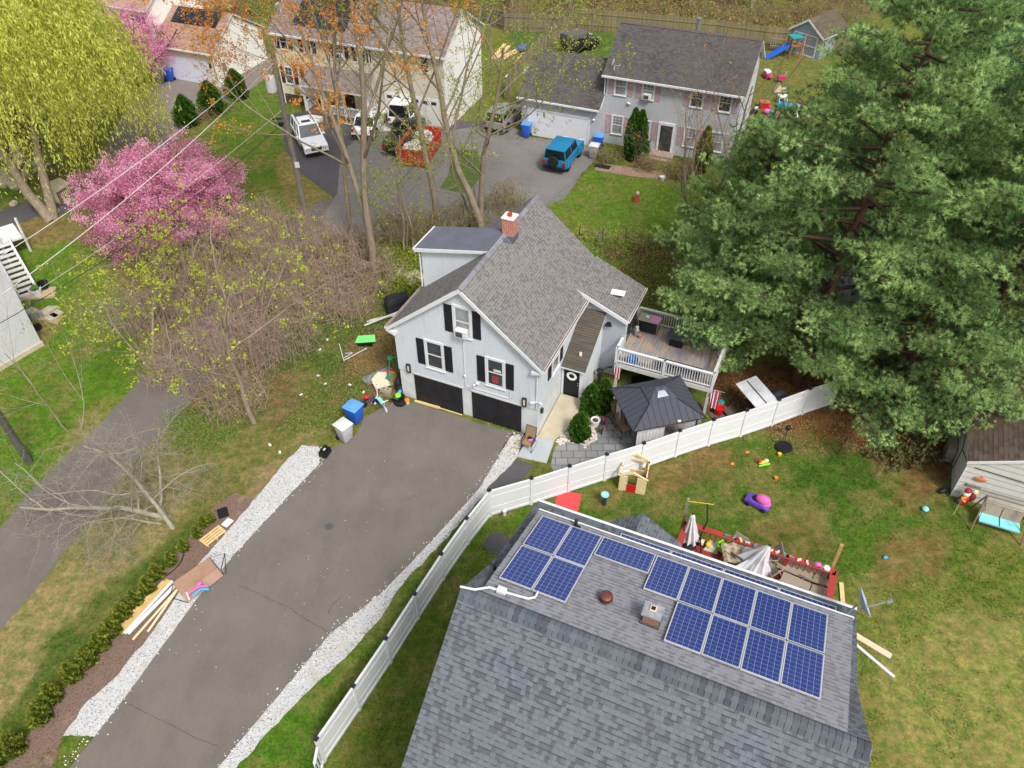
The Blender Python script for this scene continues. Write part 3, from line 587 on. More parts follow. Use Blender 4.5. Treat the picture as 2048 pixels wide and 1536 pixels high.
# ================================================================ deck
DECKB=boards('grey worn deck boards',C(136,138,144),.14,0,.6,.08,C(182,152,118))
deck=thing('deck','raised grey deck with white railings behind the grey house','deck',HO+Vector((0,0,0)),HY)
D0,D1,E0,E1,DZ=2.42,7.6,5.05,9.0,2.0
m=MB(); m.box(D0,D1,E0,E1,DZ-.03,DZ); m.build('deck_floor',DECKB,deck)
m=MB(); m.box(D0-.02,D1+.03,E0-.05,E0-.01,DZ-.28,DZ-.005); m.box(D1,D1+.04,E0,E1,DZ-.28,DZ-.005); 
for u in (D0+.1,5.0,D1-.1): m.box(u-.07,u+.07,E0,E0+.14,0,DZ-.03)
m.box(D1-.17,D1-.03,E1-.2,E1-.06,0,DZ-.03); m.build('deck_frame',DWHITE,deck)
def railing(par,p,q,h=1.0,mat=WHITE,bal=.13,posts=(),bw=.035,name='railing',capw=.14,base=.1):
    p,q=Vector(p),Vector(q); d=q-p; L=d.length; T=frame(p,d); m=MB(T); m.box(0,L,-capw/2,capw/2,h-.05,h); m.box(0,L,-.03,.03,base,base+.06); m.box(0,L,-.03,.03,h-.13,h-.07)
    k=int(L/bal)
    for i in range(1,k): x=L*i/k; m.box(x-bw/2,x+bw/2,-.02,.02,base+.06,h-.1)
    for x in list(posts)+[0,L]: m.box(x-.06,x+.06,-.06,.06,-.02,h)
    return m.build(name,mat,par)
railing(deck,(D0,E0,DZ),(D1,E0,DZ),1.0,WHITE,.135,(2.6,)); railing(deck,(D0,E1-.02,DZ),(D1,E1-.02,DZ),1.0,DWHITE,.135,(2.6,)); railing(deck,(D1-.02,E0+.1,DZ),(D1-.02,E1-.1,DZ),1.0,DWHITE); railing(deck,(D0,E0+.1,DZ),(D0,6.1,DZ),1.0,WHITE,.135)
# ================================================================ neighbour house with solar panels
NY=R(-24.17); NU=Vector((math.cos(NY),math.sin(NY),0)); NV=Vector((-math.sin(NY),math.cos(NY),0))
NO=NU*-1.2+NV*12; SH=T_(1.2,-12,0)
def nw(u,v,z=0): return NU*u+NV*v+Vector((0,0,z))
SHN=shingle('blue grey shingles',C(106,114,120),C(97,104,111),C(80,80,88),.17,.15,C(98,96,98),.35,.6)
SHN2=shingle('light grey dormer shingles',C(138,139,146),C(131,132,138),C(122,119,124),.17,.142,C(122,122,124),.35,.85)
nh=thing('solar_house','blue grey shingled house with solar panels on its rear roof','house',NO,NY)
m=MB(SH); m.ext([(-6.3,5.2,0),(-6.3,16.5,0),(-6.3,16.5,7.6),(-6.3,13.4,8.9),(-6.3,11.1,10.2),(-6.3,5.2,5.6)],(10.3,0,0)); m.build('wall',siding('blue grey siding',C(190,200,206)),nh)
m=MB(SH)
m.slab([(-6.6,4.8,5.48),(4.5,4.8,5.48),(4.5,11.1,10.45),(-6.6,11.1,10.45)],.15); m.slab([(-6.6,11.1,10.449),(4.5,11.1,10.449),(4.32,13.4,9.0),(-6.6,13.4,9.0)],.15); m.slab([(-6.6,13.4,8.999),(4.32,13.4,8.999),(4.18,16.9,7.9),(-6.6,16.9,7.9)],.15)
nroof=m.build('roof',[SHN,DWHITE],nh)
zp=lambda v:10.44-.308*(v-11.1)
m=MB(SH); m.slab([(-6.08,11.12,zp(11.12)),(3.92,11.12,zp(11.12)),(3.92,15.73,zp(15.73)),(-6.08,15.73,zp(15.73))],.16); nd=m.build('dormer_roof',[SHN2,plain('white drip edge',C(220,220,220),.5)],nh)
m=MB(SH); m.ext([(-5.85,11.6,9.6),(-5.85,15.45,8.0),(-5.85,15.45,zp(15.45)-.15),(-5.85,11.6,zp(11.6)-.15)],(9.5,0,0)); m.build('dormer_wall',DWHITE,nh)
m=MB(SH)
rg=random.Random(4)
for i in range(66):
    a=-6.6+i*.168; hgt=.02*(i%2); m.ext([(a,10.86,10.27+hgt*.3),(a,10.98,10.42),(a,11.1,10.5+hgt*.2),(a,11.24,10.47),(a,11.36,10.36),(a,11.3,10.3),(a,10.9,10.2)],(.152,0,0),rg.choice((0,0,1,1,2))); m.ext([(a+.152,10.98,10.4),(a+.152,11.1,10.47),(a+.152,11.24,10.45),(a+.152,11.3,10.38)],(.014,0,0),3)
m.build('ridge_cap',[plain('ridge shingle slate',C(84,90,98),.9),plain('ridge shingle grey',C(92,98,104),.9),plain('ridge shingle dark',C(74,77,86),.9),plain('pale cap joint',C(150,158,162),.9)],nh)
gutN=MB(SH); gutN.box(-6.6,4.2,16.9,17.0,7.78,7.9); gutN.build('gutter',WHITE,nh)
gutN=MB(SH); gutN.box(-6.1,3.95,15.73,15.79,8.93,9.0); gutN.build('drip_edge',WHITE,nh)
# solar panels
t=NT('solar cells'); uv=t.n('UVMap').outputs[0]; sp=t.n('SeparateXYZ'); t.l(uv,sp.inputs[0])
def cellmat(name,du,dv,fine,fdiv=3,blue=(38,56,118)):
    t=NT(name); tc=t.n('TexCoord'); sp=t.n('SeparateXYZ'); t.l(tc.outputs['Object'],sp.inputs[0])
    gx=t.math('FRACT',t.math('DIVIDE',sp.outputs[0],du)); gy=t.math('FRACT',t.math('DIVIDE',sp.outputs[1],dv))
    def ln(g,w): return t.math('ADD',t.math('LESS_THAN',g,w),t.math('GREATER_THAN',g,1-w))
    grid=t.math('MINIMUM',t.math('ADD',ln(gx,.035),ln(gy,.03)),1.0)
    bus=t.math('LESS_THAN',t.math('FRACT',t.math('DIVIDE',sp.outputs[0 if fine=='x' else 1],(du if fine=='x' else dv)/fdiv)),.12)
    vo=t.n('TexVoronoi'); vo.inputs['Scale'].default_value=28; t.l(tc.outputs['Object'],vo.inputs['Vector']); s2=t.n('SeparateXYZ'); t.l(vo.outputs['Color'],s2.inputs[0])
    b=C(*blue); base=t.mix(s2.outputs[0],tuple(x*.72 for x in b[:3])+(1,),tuple(x*1.15 for x in b[:3])+(1,))
    base=t.mix(t.math('MULTIPLY',bus,.35),base,C(78,96,156)); base=t.mix(grid,base,C(126,136,172)); return t.col(base,.22,0,.5)
CELL=cellmat('blue solar cells portrait',.1632,.166,'x'); CELLH=cellmat('blue solar cells landscape',.166,.1632,'y')
ALU=plain('aluminium frame',C(205,206,208),.35,.3,.05)
def panel(w,h,mat,name='solar_panel'):
    m=MB(); m.box(0,w,0,h,-.04,-.004,1)
    for a in ((0,w,0,.03),(0,w,h-.03,h),(0,.03,.03,h-.03),(w-.03,w,.03,h-.03)): m.box(a[0],a[1],a[2],a[3],-.045,.004,1)
    m.box(.03,w-.03,.03,h-.03,-.02,.0,0)
    o=m.build(name,[mat,ALU],None); return o
pitch=math.atan(.308)
def place(o,u,v,dz=.11,vv=None,slope=.308,zf=zp,par=None):
    o.parent=par or nh; o.location=(u+1.2,v-12,zf(v)+dz); o.rotation_euler=(-math.atan(slope),0,0); return o
PW,PH=1.02,1.73; k_=math.cos(pitch)
first=panel(PW,PH,CELL); pan=[]
def put(u,v,src=first):
    o=src if src.parent is None else src.copy()
    if o is not src: COL.objects.link(o)
    return place(o,u,v)
for u in (-5.83,-4.79):
    put(u,12.03); put(u,13.73)
land=panel(1.73,PW,CELLH); place(land,-3.73,14.42)
for i in range(5): put(-1.96+i*1.035+(.0),13.73)
for i in range(4): put(-.92+i*1.035,12.03)
zr=lambda v: 8.999-(v-13.4)*.3143
low=panel(1.73,PW,CELLH)
for i in range(4):
    o=low if i==0 else low.copy()
    if i: COL.objects.link(o)
    place(o,-3.42+i*1.75-.05*0,15.6,.14,slope=.3143,zf=zr)
# roof furniture
m=MB(SH); m.lathe([(.1,0),(.1,.12),(.16,.14),(.19,.22),(.18,.3),(.11,.34),(.02,.345)],(-2.8,12.75,zp(12.75)-.03),22)
tv=m.build('turbine_vent',plain('rusty brown metal',C(112,70,62),.45,.4,.2,8),nh,smooth=True)
m=MB(SH)
for i in range(22):
    a=i*math.pi/11; m.cb((-2.8+.186*math.cos(a),12.75+.186*math.sin(a),zp(12.75)+.16),(.015,.02,.13),rz=a+.5)
m.build('vent_fin',plain('dark rust',C(74,46,42),.5,.4),tv)
m=MB(SH); m.box(-1.64,-1.2,12.42,12.78,zp(12.6)-.2,zp(12.6)+.5); c2=m.build('chimney',brick('weathered red brick',C(150,84,66),C(128,70,56),C(168,140,120),.2,.065),nh)
m=MB(SH); m.box(-1.7,-1.14,12.36,12.84,zp(12.6)+.5,zp(12.6)+.56,0); m.build('chimney_cap',plain('cracked mortar cap',C(138,140,148),.85,0,.35,7),c2)
m=MB(SH); m.box(-1.52,-1.34,12.56,12.74,zp(12.6)+.56,zp(12.6)+.6,0); m.box(-1.49,-1.37,12.59,12.71,zp(12.6)+.6,zp(12.6)+.605,1); m.build('flue',[plain('stained flue collar',C(214,190,150),.8),BLACK],c2)
m=MB(SH); m.box(-1.69,-1.15,12.37,12.83,zp(12.9)-.05,zp(12.6)+.13); m.build('flashing',plain('tarred flashing',C(78,84,84),.7,.2,.3,9),c2)
m=MB(SH); m.tube([(-6.62,11.12,10.56),(-6.2,11.2,10.56),(-5.9,11.5,10.44),(-5.4,11.55,10.42),(-4.75,11.62,10.42),(-4.6,11.78,10.36),(-4.62,12.02,10.28)],.035,8); m.box(-5.66,-5.4,11.46,11.64,10.36,10.5); m.build('roof_conduit',WHITE,nh,smooth=True)
m=MB(SH); m.tube([(-4.72,15.52,zp(15.52)),(-4.72,15.52,zp(15.52)+.3)],.06,8); m.ball((-4.6,15.5,zp(15.5)+.05),.06); m.build('vent_pipe',DMETAL,nh)
m=MB(SH); m.tube([(-6.3,12.7,9.5),(-6.3,12.7,9.75),(-6.24,12.78,9.8)],.045,8); m.build('vent_pipe',DMETAL,nh)
# satellite dish on the right
ds=thing('satellite_dish','grey satellite dish standing on the right edge of the solar house roof','satellite dish',nw(3.75,15.95,8.05),NY)
m=MB(); m.box(-.12,.12,-.08,.08,.02,.05); m.tube([(0,0,.03),(.02,.05,.6),(.2,.22,1.05)],.035,8); m.tube([(.1,.2,.03),(.2,.08,.7)],.015,5); m.build('mast',GREY,ds)
m=MB(); T=T_(.3,.25,1.15,rz=R(20),ry=R(62)); m.lathe([(.02,-.02),(.2,0.0),(.36,.06),(.44,.12),(.43,.13),(.35,.08),(.2,.02),(.02,.01)],(0,0,0),24,T=T); m.build('dish',plain('pale blue grey dish',C(158,172,190),.4,.1),ds,smooth=True)
m=MB(); m.tube([(.3,.22,.85),(.98,.48,1.35)],.022,6); m.tube([(.96,.47,1.33),(1.06,.5,1.42)],.065,10); m.build('feed_arm',GREY,ds)
# rear porch roof
m=MB(SH); m.slab([(-5.0,16.6,4.0),(-3.45,16.6,4.9),(-3.45,20.3,4.9),(-5.0,19.8,4.0)],.12); m.slab([(-3.45,16.6,4.899),(-1.75,16.6,4.1),(-1.75,20.1,4.1),(-3.45,20.3,4.899)],.12); m.build('porch_roof',[SHN,WHITE],nh)
m=MB(SH); m.box(-4.85,-4.75,19.55,19.65,0,3.95); m.build('porch_post',WHITE,nh); m=MB(SH); m.box(-1.95,-1.85,19.75,19.85,0,3.95); m.build('porch_post',WHITE,nh); m=MB(SH); m.box(-5.1,-5.0,16.7,19.9,3.85,3.97); m.build('porch_gutter',WHITE,nh)
# ================================================================ colonial beyond
CY=R(-22.99); CO=Vector((7.2576,60.1046,1.3))
col_=thing('colonial_house','large pale lavender grey two storey house with pink shutters, front door and attached garage','house',CO,CY)
SHC=shingle('stained dark shingles',C(90,88,88),C(78,76,76),C(66,65,66),.3,.142,C(98,90,86),.6,.62)
SIDC=siding('lavender grey siding',C(190,193,198),.12,.12,C(160,150,150))
SIDC_LIT=siding('sunlit lavender side siding',C(226,228,232,.85),.12,.03)  # side wall brightness from the sun put into a whiter siding colour
m=MB(); m.ext([(.0,.0,-.2),(.0,7.4,-.2),(.0,7.4,5.5),(.0,3.7,7.9),(.0,.0,5.5)],(10.05,0,0),0,0); m.build('wall',SIDC,col_)
m=MB(); m.ext([(10.052,-.0,-.1),(10.052,7.4,-.1),(10.052,7.4,5.5),(10.052,3.7,7.9),(10.052,-.0,5.5)],(.02,0,0)); m.build('side_wall',SIDC_LIT,col_)
m=MB(); m.slab([(-.28,-.4,5.44),(10.42,-.4,5.44),(10.42,3.72,8.08),(-.28,3.72,8.08)],.13); m.slab([(-.28,3.72,8.079),(10.42,3.72,8.079),(10.42,7.8,5.44),(-.28,7.8,5.44)],.13); m.build('roof',[SHC,WHITE],col_)
m=MB()
for i in range(36): m.ext([(-.28+i*.297,3.55,8.02),(-.28+i*.297,3.72,8.14),(-.28+i*.297,3.89,8.02)],(.29,0,0))
m.build('ridge_cap',plain('brown ridge shingles',C(92,84,80),.9),col_)
m=MB(); m.box(-.28,10.4,-.52,-.4,5.33,5.46); m.build('gutter',WHITE,col_)
m=MB(); m.tube([(-.1,-.45,5.35),(-.1,-.06,5.1),(-.1,-.06,.0)],.045,6); m.tube([(-.15,-1.2,3.1),(-.1,-.9,2.9),(-.1,-.1,2.7)],.04,6); m.build('downspout',WHITE,col_)
PINKSH=plain('dusty pink shutter',C(178,150,158),.7,0,.15,6)
for u in (1.14,3.28,6.95,9.02):
    window(col_,(u,0,4.05),X,.84,1.22,nrm=N,trim=.08,grid=(3,3),gm=GLASSL if u<5 else GLASS,ac=(u==3.28))
    for s in (-1,1): shutter(col_,(u+s*.74,0,4.0),X,.42,1.32,PINKSH,N)
for u in (1.12,3.3,6.85,8.92):
    window(col_,(u,0,.95),X,.82,1.36,nrm=N,trim=.08,grid=(3,3),gm=GLASSL)
    for s in (-1,1): shutter(col_,(u+s*.74,0,.9),X,.42,1.46,PINKSH,N)
m=MB(); m.box(4.55,5.5,-.05,.0,.2,2.25,0); m.box(4.62,5.43,-.07,-.05,.25,2.2,1); dd=m.build('front_door',[pc('brown door',70,40,30),GLASS],col_)
m=MB(); m.box(4.38,4.55,-.09,0,.2,2.4); m.box(5.5,5.67,-.09,0,.2,2.4); m.box(4.38,5.67,-.1,0,2.25,2.45); m.build('door_surround',WHITE,col_)
BRS=brick('pale brick steps',C(176,150,134),C(160,134,120),C(150,140,128),.2,.1)
m=MB()
for i,(a,b) in enumerate(((.0,-1.0),(-1.0,-1.35),(-1.35,-1.7),(-1.7,-2.05))): m.box(4.1,5.9,b,a-.0,-.2,.2-.0-.17*i+.0)
m.build('front_steps',BRS,col_)
m=MB(); m.tube([(4.0,-.1,1.1),(4.0,-1.0,1.05),(4.0,-2.0,.55),(4.0,-2.0,-.2)],.02,5)
for v in (-.5,-1.0,-1.5): m.tube([(4.0,v,0),(4.0,v,1.0)],.012,4)
m.build('step_railing',DMETAL,col_)
m=MB(); m.tube([(7.2-.0,3.9,7.7),(5.9,3.9,7.75)],.001,3); m=MB(); m.tube([(5.55,3.95,7.6),(5.55,3.95,8.85)],.16,12); m.tube([(5.55,3.95,8.85),(5.55,3.95,8.95)],.21,12); m.build('flue_pipe',plain('galvanised flue',C(160,162,165),.35,.6),col_)
m=MB(); m.tube([(.45,.1,5.75),(.5,.15,6.15)],.03,6); m.lathe([(.02,0),(.22,.03),(.28,.08),(.26,.08),(.02,.02)],(.42,.05,6.35),16,T=T_(0,0,0,ry=R(-75),rz=R(20))); m.tube([(.5,.1,6.1),(.95,-.1,6.2),(.95,-.1,6.35)],.02,5); m.build('satellite_dish',WHITE,col_)
m=MB(); m.ball((1.85,-.08,3.5),.1); m.ball((1.98,-.1,3.45),.07); m.build('floodlight',WHITE,col_,smooth=True)
# garage wing
m=MB(); m.ext([(-6.5,-1.0,-.2),(-6.5,6.2,-.2),(-6.5,6.2,3.1),(-6.5,2.6,5.4),(-6.5,-1.0,3.1)],(6.498,0,0)); m.build('garage_wall',SIDC,col_)
m=MB(); m.slab([(-6.8,-1.3,3.08),(-.04,-1.3,3.08),(-.04,2.6,5.6),(-6.8,2.6,5.6)],.13); m.slab([(-6.8,2.6,5.599),(-.29,2.6,5.599),(-.29,6.5,3.08),(-6.8,6.5,3.08)],.13); m.build('garage_roof',[SHC,WHITE],col_)
m=MB(); m.box(-6.8,-.05,-1.42,-1.3,2.98,3.1); m.build('garage_gutter',WHITE,col_)
m=MB(); m.box(-6.25,-.65,-1.06,-1.0,0,.0001); 
gdoor(col_,(-3.4,-1.0,0.02),X,4.95,2.1,plain('white garage door',C(218,220,226),.5,0,.05),N,.02,False)
m=MB(); m.box(-6.0,-5.87,-1.06,-1,0,2.25); m.box(-.93,-.8,-1.06,-1,0,2.25); m.box(-6.0,-.8,-1.06,-1,2.12,2.26); m.build('garage_trim',WHITE,col_)
m=MB(); m.ball((-6.2,-1.1,2.3),.09); m.ball((-.5,-1.1,2.2),.1); m.ball((-3.2,-1.12,2.7),.09); m.build('garage_lamp',WHITE,col_,smooth=True)
# ================================================================ yellow house
YY=R(-21.5); YO=Vector((-19.555,68.007,1.3))
yel=thing('cream_house','cream sided two storey house with maroon shutters and a white railed porch','house',YO,YY)
SIDY=siding('cream siding',C(226,220,196,.95),.12,.05); SHY=shingle('taupe shingles',C(150,134,130),C(132,118,116),C(112,104,104),.3,.142,C(122,110,104),.4,.7)
SIDY_LIT=siding('sunlit cream end siding',C(248,246,238,.95),.12,.02)  # right-hand gable ends: sunlight painted in as a paler cream siding
m=MB(); m.ext([(0,0,-.1),(0,7.4,-.1),(0,7.4,5.9),(0,3.6,8.2),(0,0,5.95)],(15.4,0,0)); m.build('wall',SIDY,yel)
m=MB(); m.ext([(15.402,0,-.1),(15.402,7.4,-.1),(15.402,7.4,5.9),(15.402,3.6,8.2),(15.402,0,5.9)],(.02,0,0)); m.build('end_wall',SIDY_LIT,yel)
m=MB(); m.slab([(-.3,-.35,6.0),(15.7,-.35,5.95),(15.7,3.6,8.4),(-.3,3.6,8.4)],.14); m.slab([(-.3,3.6,8.399),(15.7,3.6,8.399),(15.7,7.8,5.95),(-.3,7.8,5.95)],.14); m.build('roof',[SHY,WHITE],yel)
m=MB(); m.box(-.3,15.7,-.47,-.35,5.85,5.99); m.tube([(8.9,-.4,5.9),(8.9,-.06,5.6),(8.9,-.06,.0)],.05,6); m.tube([(.05,-.4,5.9),(.05,-.06,5.6),(.05,-.06,.0)],.05,6); m.build('gutter',WHITE,yel)
m=MB()
yz=lambda v:6.0+(v+.35)*.6076
for (a,b,c_,d_) in ((1.7,6.6,.5,3.2),):
    m.slab([(a,b*0+c_,yz(c_)+.12),(b,c_,yz(c_)+.12),(b,d_,yz(d_)+.12),(a,d_,yz(d_)+.12)],.06,0,0)
m.build('solar_array',plain('dark solar glass',(.018,.02,.035,1),.15,0,.2,1),yel)
MAR=plain('maroon shutter',C(74,48,52),.6,0,.15)
for u,z,w,h,ac in ((.95,4.72,.62,1.1,0),(3.2,4.72,.62,1.1,0),(6.2,4.65,.7,1.2,1),(8.2,4.65,.7,1.2,0),(.9,1.85,.7,1.3,0),(2.85,1.85,.6,1.3,0)):
    window(yel,(u,0,z),X,w,h,nrm=N,trim=.08,grid=(2,2),ac=bool(ac))
    for s in (-1,1): shutter(yel,(u+s*(w/2+.3),0,z-.04),X,.36,h+.08,MAR,N)
window(yel,(13.8,0,4.55),X,.7,1.15,nrm=N,trim=.08)
m=MB(); m.box(.02,5.0,-.03,0,-.1,.85); m.build('skirting',plain('dark brown skirting',C(84,66,58),.9,0,.25,3),yel)
gdoor(yel,(12.4,0,.05),X,5.0,2.4,plain('cream white garage door',C(228,228,224),.5,0,.05),N,.02,False)
m=MB()
for k in range(6): m.box(10.15+k*.8,10.6+k*.8,-.04,-.02,1.95,2.2)
m.build('garage_window',GLASS,yel)
# porch
m=MB(); m.slab([(3.2,-2.0,2.75),(9.6,-2.0,2.75),(9.2,0,3.75),(3.2,0,3.75)],.12); m.build('porch_roof',[SHY,WHITE],yel)
m=MB(); m.box(3.2,9.5,-1.9,-.01,.3,.5); m.build('porch_floor',plain('brown porch boards',C(120,88,76),.8),yel)
for u in (3.35,5.0,7.1,9.35): m=MB(); m.box(u-.08,u+.08,-1.85,-1.7,.0,2.65); m.build('porch_post',WHITE,yel)
railing(yel,(5.0,-1.78,.5),(9.35,-1.78,.5),.85,WHITE,.13,(2.1,),.04); railing(yel,(9.35,-1.7,.5),(9.35,-.1,.5),.85,WHITE,.13,(),.04); railing(yel,(3.4,-.2,.5),(3.4,-1.7,.5),.85,WHITE,.13,(),.04)
m=MB(); m.box(6.1,7.0,-.04,0,.5,2.55); m.build('front_door',pc('maroon door',80,36,36),yel)
m=MB(); m.box(3.9,4.9,-2.3,-1.9,0,.3); m.box(3.9,4.9,-2.6,-2.3,0,.15); m.build('porch_steps',plain('white lattice step',C(215,214,210),.7),yel)
m=MB(); m.tube([(.35,1.2,6.9),(.35,1.2,7.4)],.03,6); m.lathe([(.02,0),(.26,.04),(.33,.1),(.3,.1),(.02,.03)],(.3,1.1,7.7),16,T=T_(0,0,0,ry=R(50),rz=R(160))); m.build('satellite_dish',WHITE,yel)
m=MB(); m.ball((1.5,-.12,1.3),(.3,.14,.3),n=8); m.build('flower_wreath',pc('orange green wreath',150,130,50,.9),yel)
# ================================================================ far left garage + house
UY=R(-22); UO=Vector((-26.2647,71.4617,1.3))
ul=thing('brown_roof_garage','pale cream two car garage with brown roof and five dark solar panels','garage',UO,UY)
SHB=shingle('brown shingles',C(172,142,124),C(158,128,112),C(142,114,100),.3,.142,C(160,124,104),.4,.75)
SIDU=siding('light cream siding',C(230,224,200,.95),.12,.04)
m=MB(); m.ext([(-6.1,0,-.1),(-6.1,7.4,-.1),(-6.1,7.4,2.85),(-6.1,3.6,5.1),(-6.1,0,2.9)],(6.1,0,0)); m.build('wall',SIDU,ul)
m=MB(); m.ext([(.002,0,.3),(.002,7.4,.3),(.002,7.4,2.85),(.002,3.6,5.1),(.002,0,2.9)],(.02,0,0)); m.box(.0,.05,-.0,7.4,-.2,.3); m.build('end_wall',SIDY_LIT,ul)
m=MB(); m.slab([(-6.25,-.3,3.0),(.25,-.3,3.0),(.25,3.6,5.3),(-6.25,3.6,5.3)],.13); m.slab([(-6.25,3.6,5.299),(.25,3.6,5.299),(.25,7.7,2.9),(-6.25,7.7,2.9)],.13); m.build('roof',[SHB,WHITE],ul)
m=MB(); m.box(-6.25,.25,-.42,-.3,2.9,3.02); m.tube([(.1,-.35,2.9),(.04,-.05,2.7),(.04,-.05,0)],.045,6); m.build('gutter',WHITE,ul)
gdoor(ul,(-2.9,0,.05),X,4.3,2.15,plain('bluish white garage door',C(208,212,226),.5,0,.05),N,.02,False)
m=MB(); m.box(-.45,-.3,-.14,0,1.7,2.05); m.box(-5.8,-5.65,-.14,0,1.9,2.2); m.build('wall_lantern',DMETAL,ul)
m=MB(); m.box(.02,.14,1.0,1.35,1.1,1.8); m.tube([(.08,.95,1.4),(.08,.95,0)],.04,6); m.tube([(.08,1.4,1.2),(.08,1.4,0)],.03,6); m.build('electric_meter',GREY,ul)
uz=lambda v:3.0+(v+.3)*.59
DARKP=plain('black solar glass',(.016,.018,.03,1),.12,0,.3,1)
for i in range(5):
    m=MB(); a=-5.5+i*.98; m.slab([(a,2.0,uz(2.0)+.12),(a+.94,2.0,uz(2.0)+.12),(a+.94,3.45,uz(3.45)+.12),(a,3.45,uz(3.45)+.12)],.05,0,0); m.build('solar_panel',DARKP,ul)
uh=thing('white_end_house','tall cream house with a sunlit white gable end and black shutters, partly behind the willow','house',UO+Vector((math.cos(UY),math.sin(UY),0))*-6.4,UY)
m=MB(); m.ext([(-9,.4,-.1),(-9,7.8,-.1),(-9,7.8,5.6),(-9,4.1,8),(-9,.4,5.7)],(8.95,0,0)); m.build('wall',SIDU,uh)
m=MB(); m.ext([(-.048,.4,-.1),(-.048,7.8,-.1),(-.048,7.8,5.6),(-.048,4.1,8),(-.048,.4,5.7)],(.02,0,0)); m.build('end_wall',SIDY_LIT,uh)
m=MB(); m.slab([(-9.3,.05,5.8),(.25,.05,5.8),(.25,4.1,8.2),(-9.3,4.1,8.2)],.14); m.slab([(-9.3,4.1,8.199),(.25,4.1,8.199),(.25,8.2,5.7),(-9.3,8.2,5.7)],.14); m.build('roof',[SHB,WHITE],uh)
for u,z in ((-1.2,3.9),(-3.0,3.9),(-1.2,1.2),(-3.0,1.2)):
    window(uh,(u,.4,z),X,.7,1.25,nrm=N,trim=.08)
    for s in (-1,1): shutter(uh,(u+s*.6,.4,z-.04),X,.3,1.33,SHUT,N)
# ================================================================ left white house + steps
lo=Vector((-27.647,36.493,0)); lq=Vector((-29.05,34.355,0)); LY=yaw_of(lq,lo)
lh=thing('white_sided_house','white sided house corner beside the left lawn with a wooden stair behind it','house',lo,LY)
m=MB(); m.box(-9,0,.0,5.0,.3,7.2); m.build('wall',siding('bright white siding',C(222,224,226,.8),.13,.03),lh)
m=MB(); m.box(-9.05,.06,-.06,5.05,-.1,.3); m.build('foundation',plain('tan foundation',C(190,176,156),.9),lh)
# stairs built in world coordinates from where they stand
ST=thing('white_stairs','white railed wooden stairs coming down beside the white sided house','stairs',GP(60,600),0)
def loc(o,p): return Vector(p)-Vector(o.location)
a0,a1=GP(48,602),GP(76,590); up=GP(0,500,0); 
d=Vector((a0.x+a1.x,a0.y+a1.y,0))/2; top=G(5,497,2.2); ax=Vector((d.x-top.x,d.y-top.y,0)); L=ax.length; ax.normalize(); sd_=Vector((-ax.y,ax.x,0))
m=MB(); n_=11
for i in range(n_):
    p=Vector((top.x,top.y,0))+ax*(L*i/n_); z=2.2*(1-i/n_); q=loc(ST,p); m.cb((q.x,q.y,z),(.3,1.05,.05),rz=math.atan2(ax.y,ax.x))
m.build('step',plain('pale stair boards',C(206,204,204),.6),ST)
for s in (-1,1):
    m=MB(); b=loc(ST,Vector((d.x,d.y,0)))+sd_*s*.55; t_=loc(ST,Vector((top.x,top.y,0)))+sd_*s*.55
    m.tube([(t_.x,t_.y,2.15),(b.x,b.y,.05)],.08,4); m.tube([(t_.x,t_.y,3.1),(b.x,b.y,.95)],.055,4)
    for k in range(0,13): 
        q=t_.lerp(b,k/12); z=2.15*(1-k/12); m.tube([(q.x,q.y,z),(q.x,q.y,z+.95)],.055 if k%6==0 else .02,4)
    m.build('stair_rail',WHITE,ST)
m=MB(); m.cb((loc(ST,top).x-.8,loc(ST,top).y+1.2,2.15),(2.2,2.4,.12),rz=math.atan2(ax.y,ax.x)); 
for dx,dy in ((-.1,.2),(.6,1.6)): m.tube([(loc(ST,top).x+dx,loc(ST,top).y+dy,0),(loc(ST,top).x+dx,loc(ST,top).y+dy,3.3)],.08,4)
m.build('landing',WHITE,ST)
# ================================================================ right shed
RO_=Vector((21.1,24.8,0)); RY=R(-24)
sh=thing('white_shed','weathered white shed with peeling gable wall and dark shingle roof under the pines','shed',RO_,RY)
PEEL=siding('peeling white boards',C(214,212,206),.35,.1,C(120,118,110))
m=MB(); m.ext([(0,0,-.1),(5.2,0,-.1),(5.2,0,2.5),(2.6,0,3.7),(0,0,2.5)],(0,6.4,0)); m.build('wall',PEEL,sh)
m=MB(); m.slab([(-.12,-.12,2.52),(2.6,-.12,3.8),(2.6,6.5,3.8),(-.12,6.5,2.52)],.08); m.slab([(2.6,-.12,3.799),(5.32,-.12,2.52),(5.32,6.5,2.52),(2.6,6.5,3.799)],.08); m.build('roof',[shingle('old brown shingles',C(104,92,86),C(88,78,74),C(76,68,64),.35,.2,C(110,84,60),.6,.2),WHITE],sh)
m=MB(); m.ext([(-.12,-.15,2.5),(2.6,-.15,3.78),(2.6,-.15,3.64),(-.12,-.15,2.36)],(0,.03,0)); m.box(-.04,.0,-.04,0,0,2.5); m.build('rake_trim',WHITE,sh)
m=MB(); m.tube([(.3,-.03,2.2),(1.4,-.04,2.15),(3.2,-.04,2.05)],.018,5); m.tube([(-.03,.4,2.1),(-.03,1.8,1.5),(-.03,3.0,2.2),(-.03,3.4,1.3)],.018,5); m.tube([(-.03,1.8,1.5),(-.03,1.8,.1)],.018,5); m.build('cable',BLACK,sh)
m=MB(); m.tube([(.3,-.05,1.0),(3.4,-.05,1.02)],.025,5); m.box(.35,.95,-.1,-.02,1.05,1.15); m.build('hung_pole',plain('mossy grey pole',C(128,130,120),.9),sh)
m=MB(); m.ball((.75,-.06,1.6),(.28,.05,.14),n=12); m.tube([(.75,-.06,1.72),(.78,-.06,1.8)],.03,5); m.build('wall_plaque',pc('faded orange pumpkin plaque',196,120,80,.8),sh)
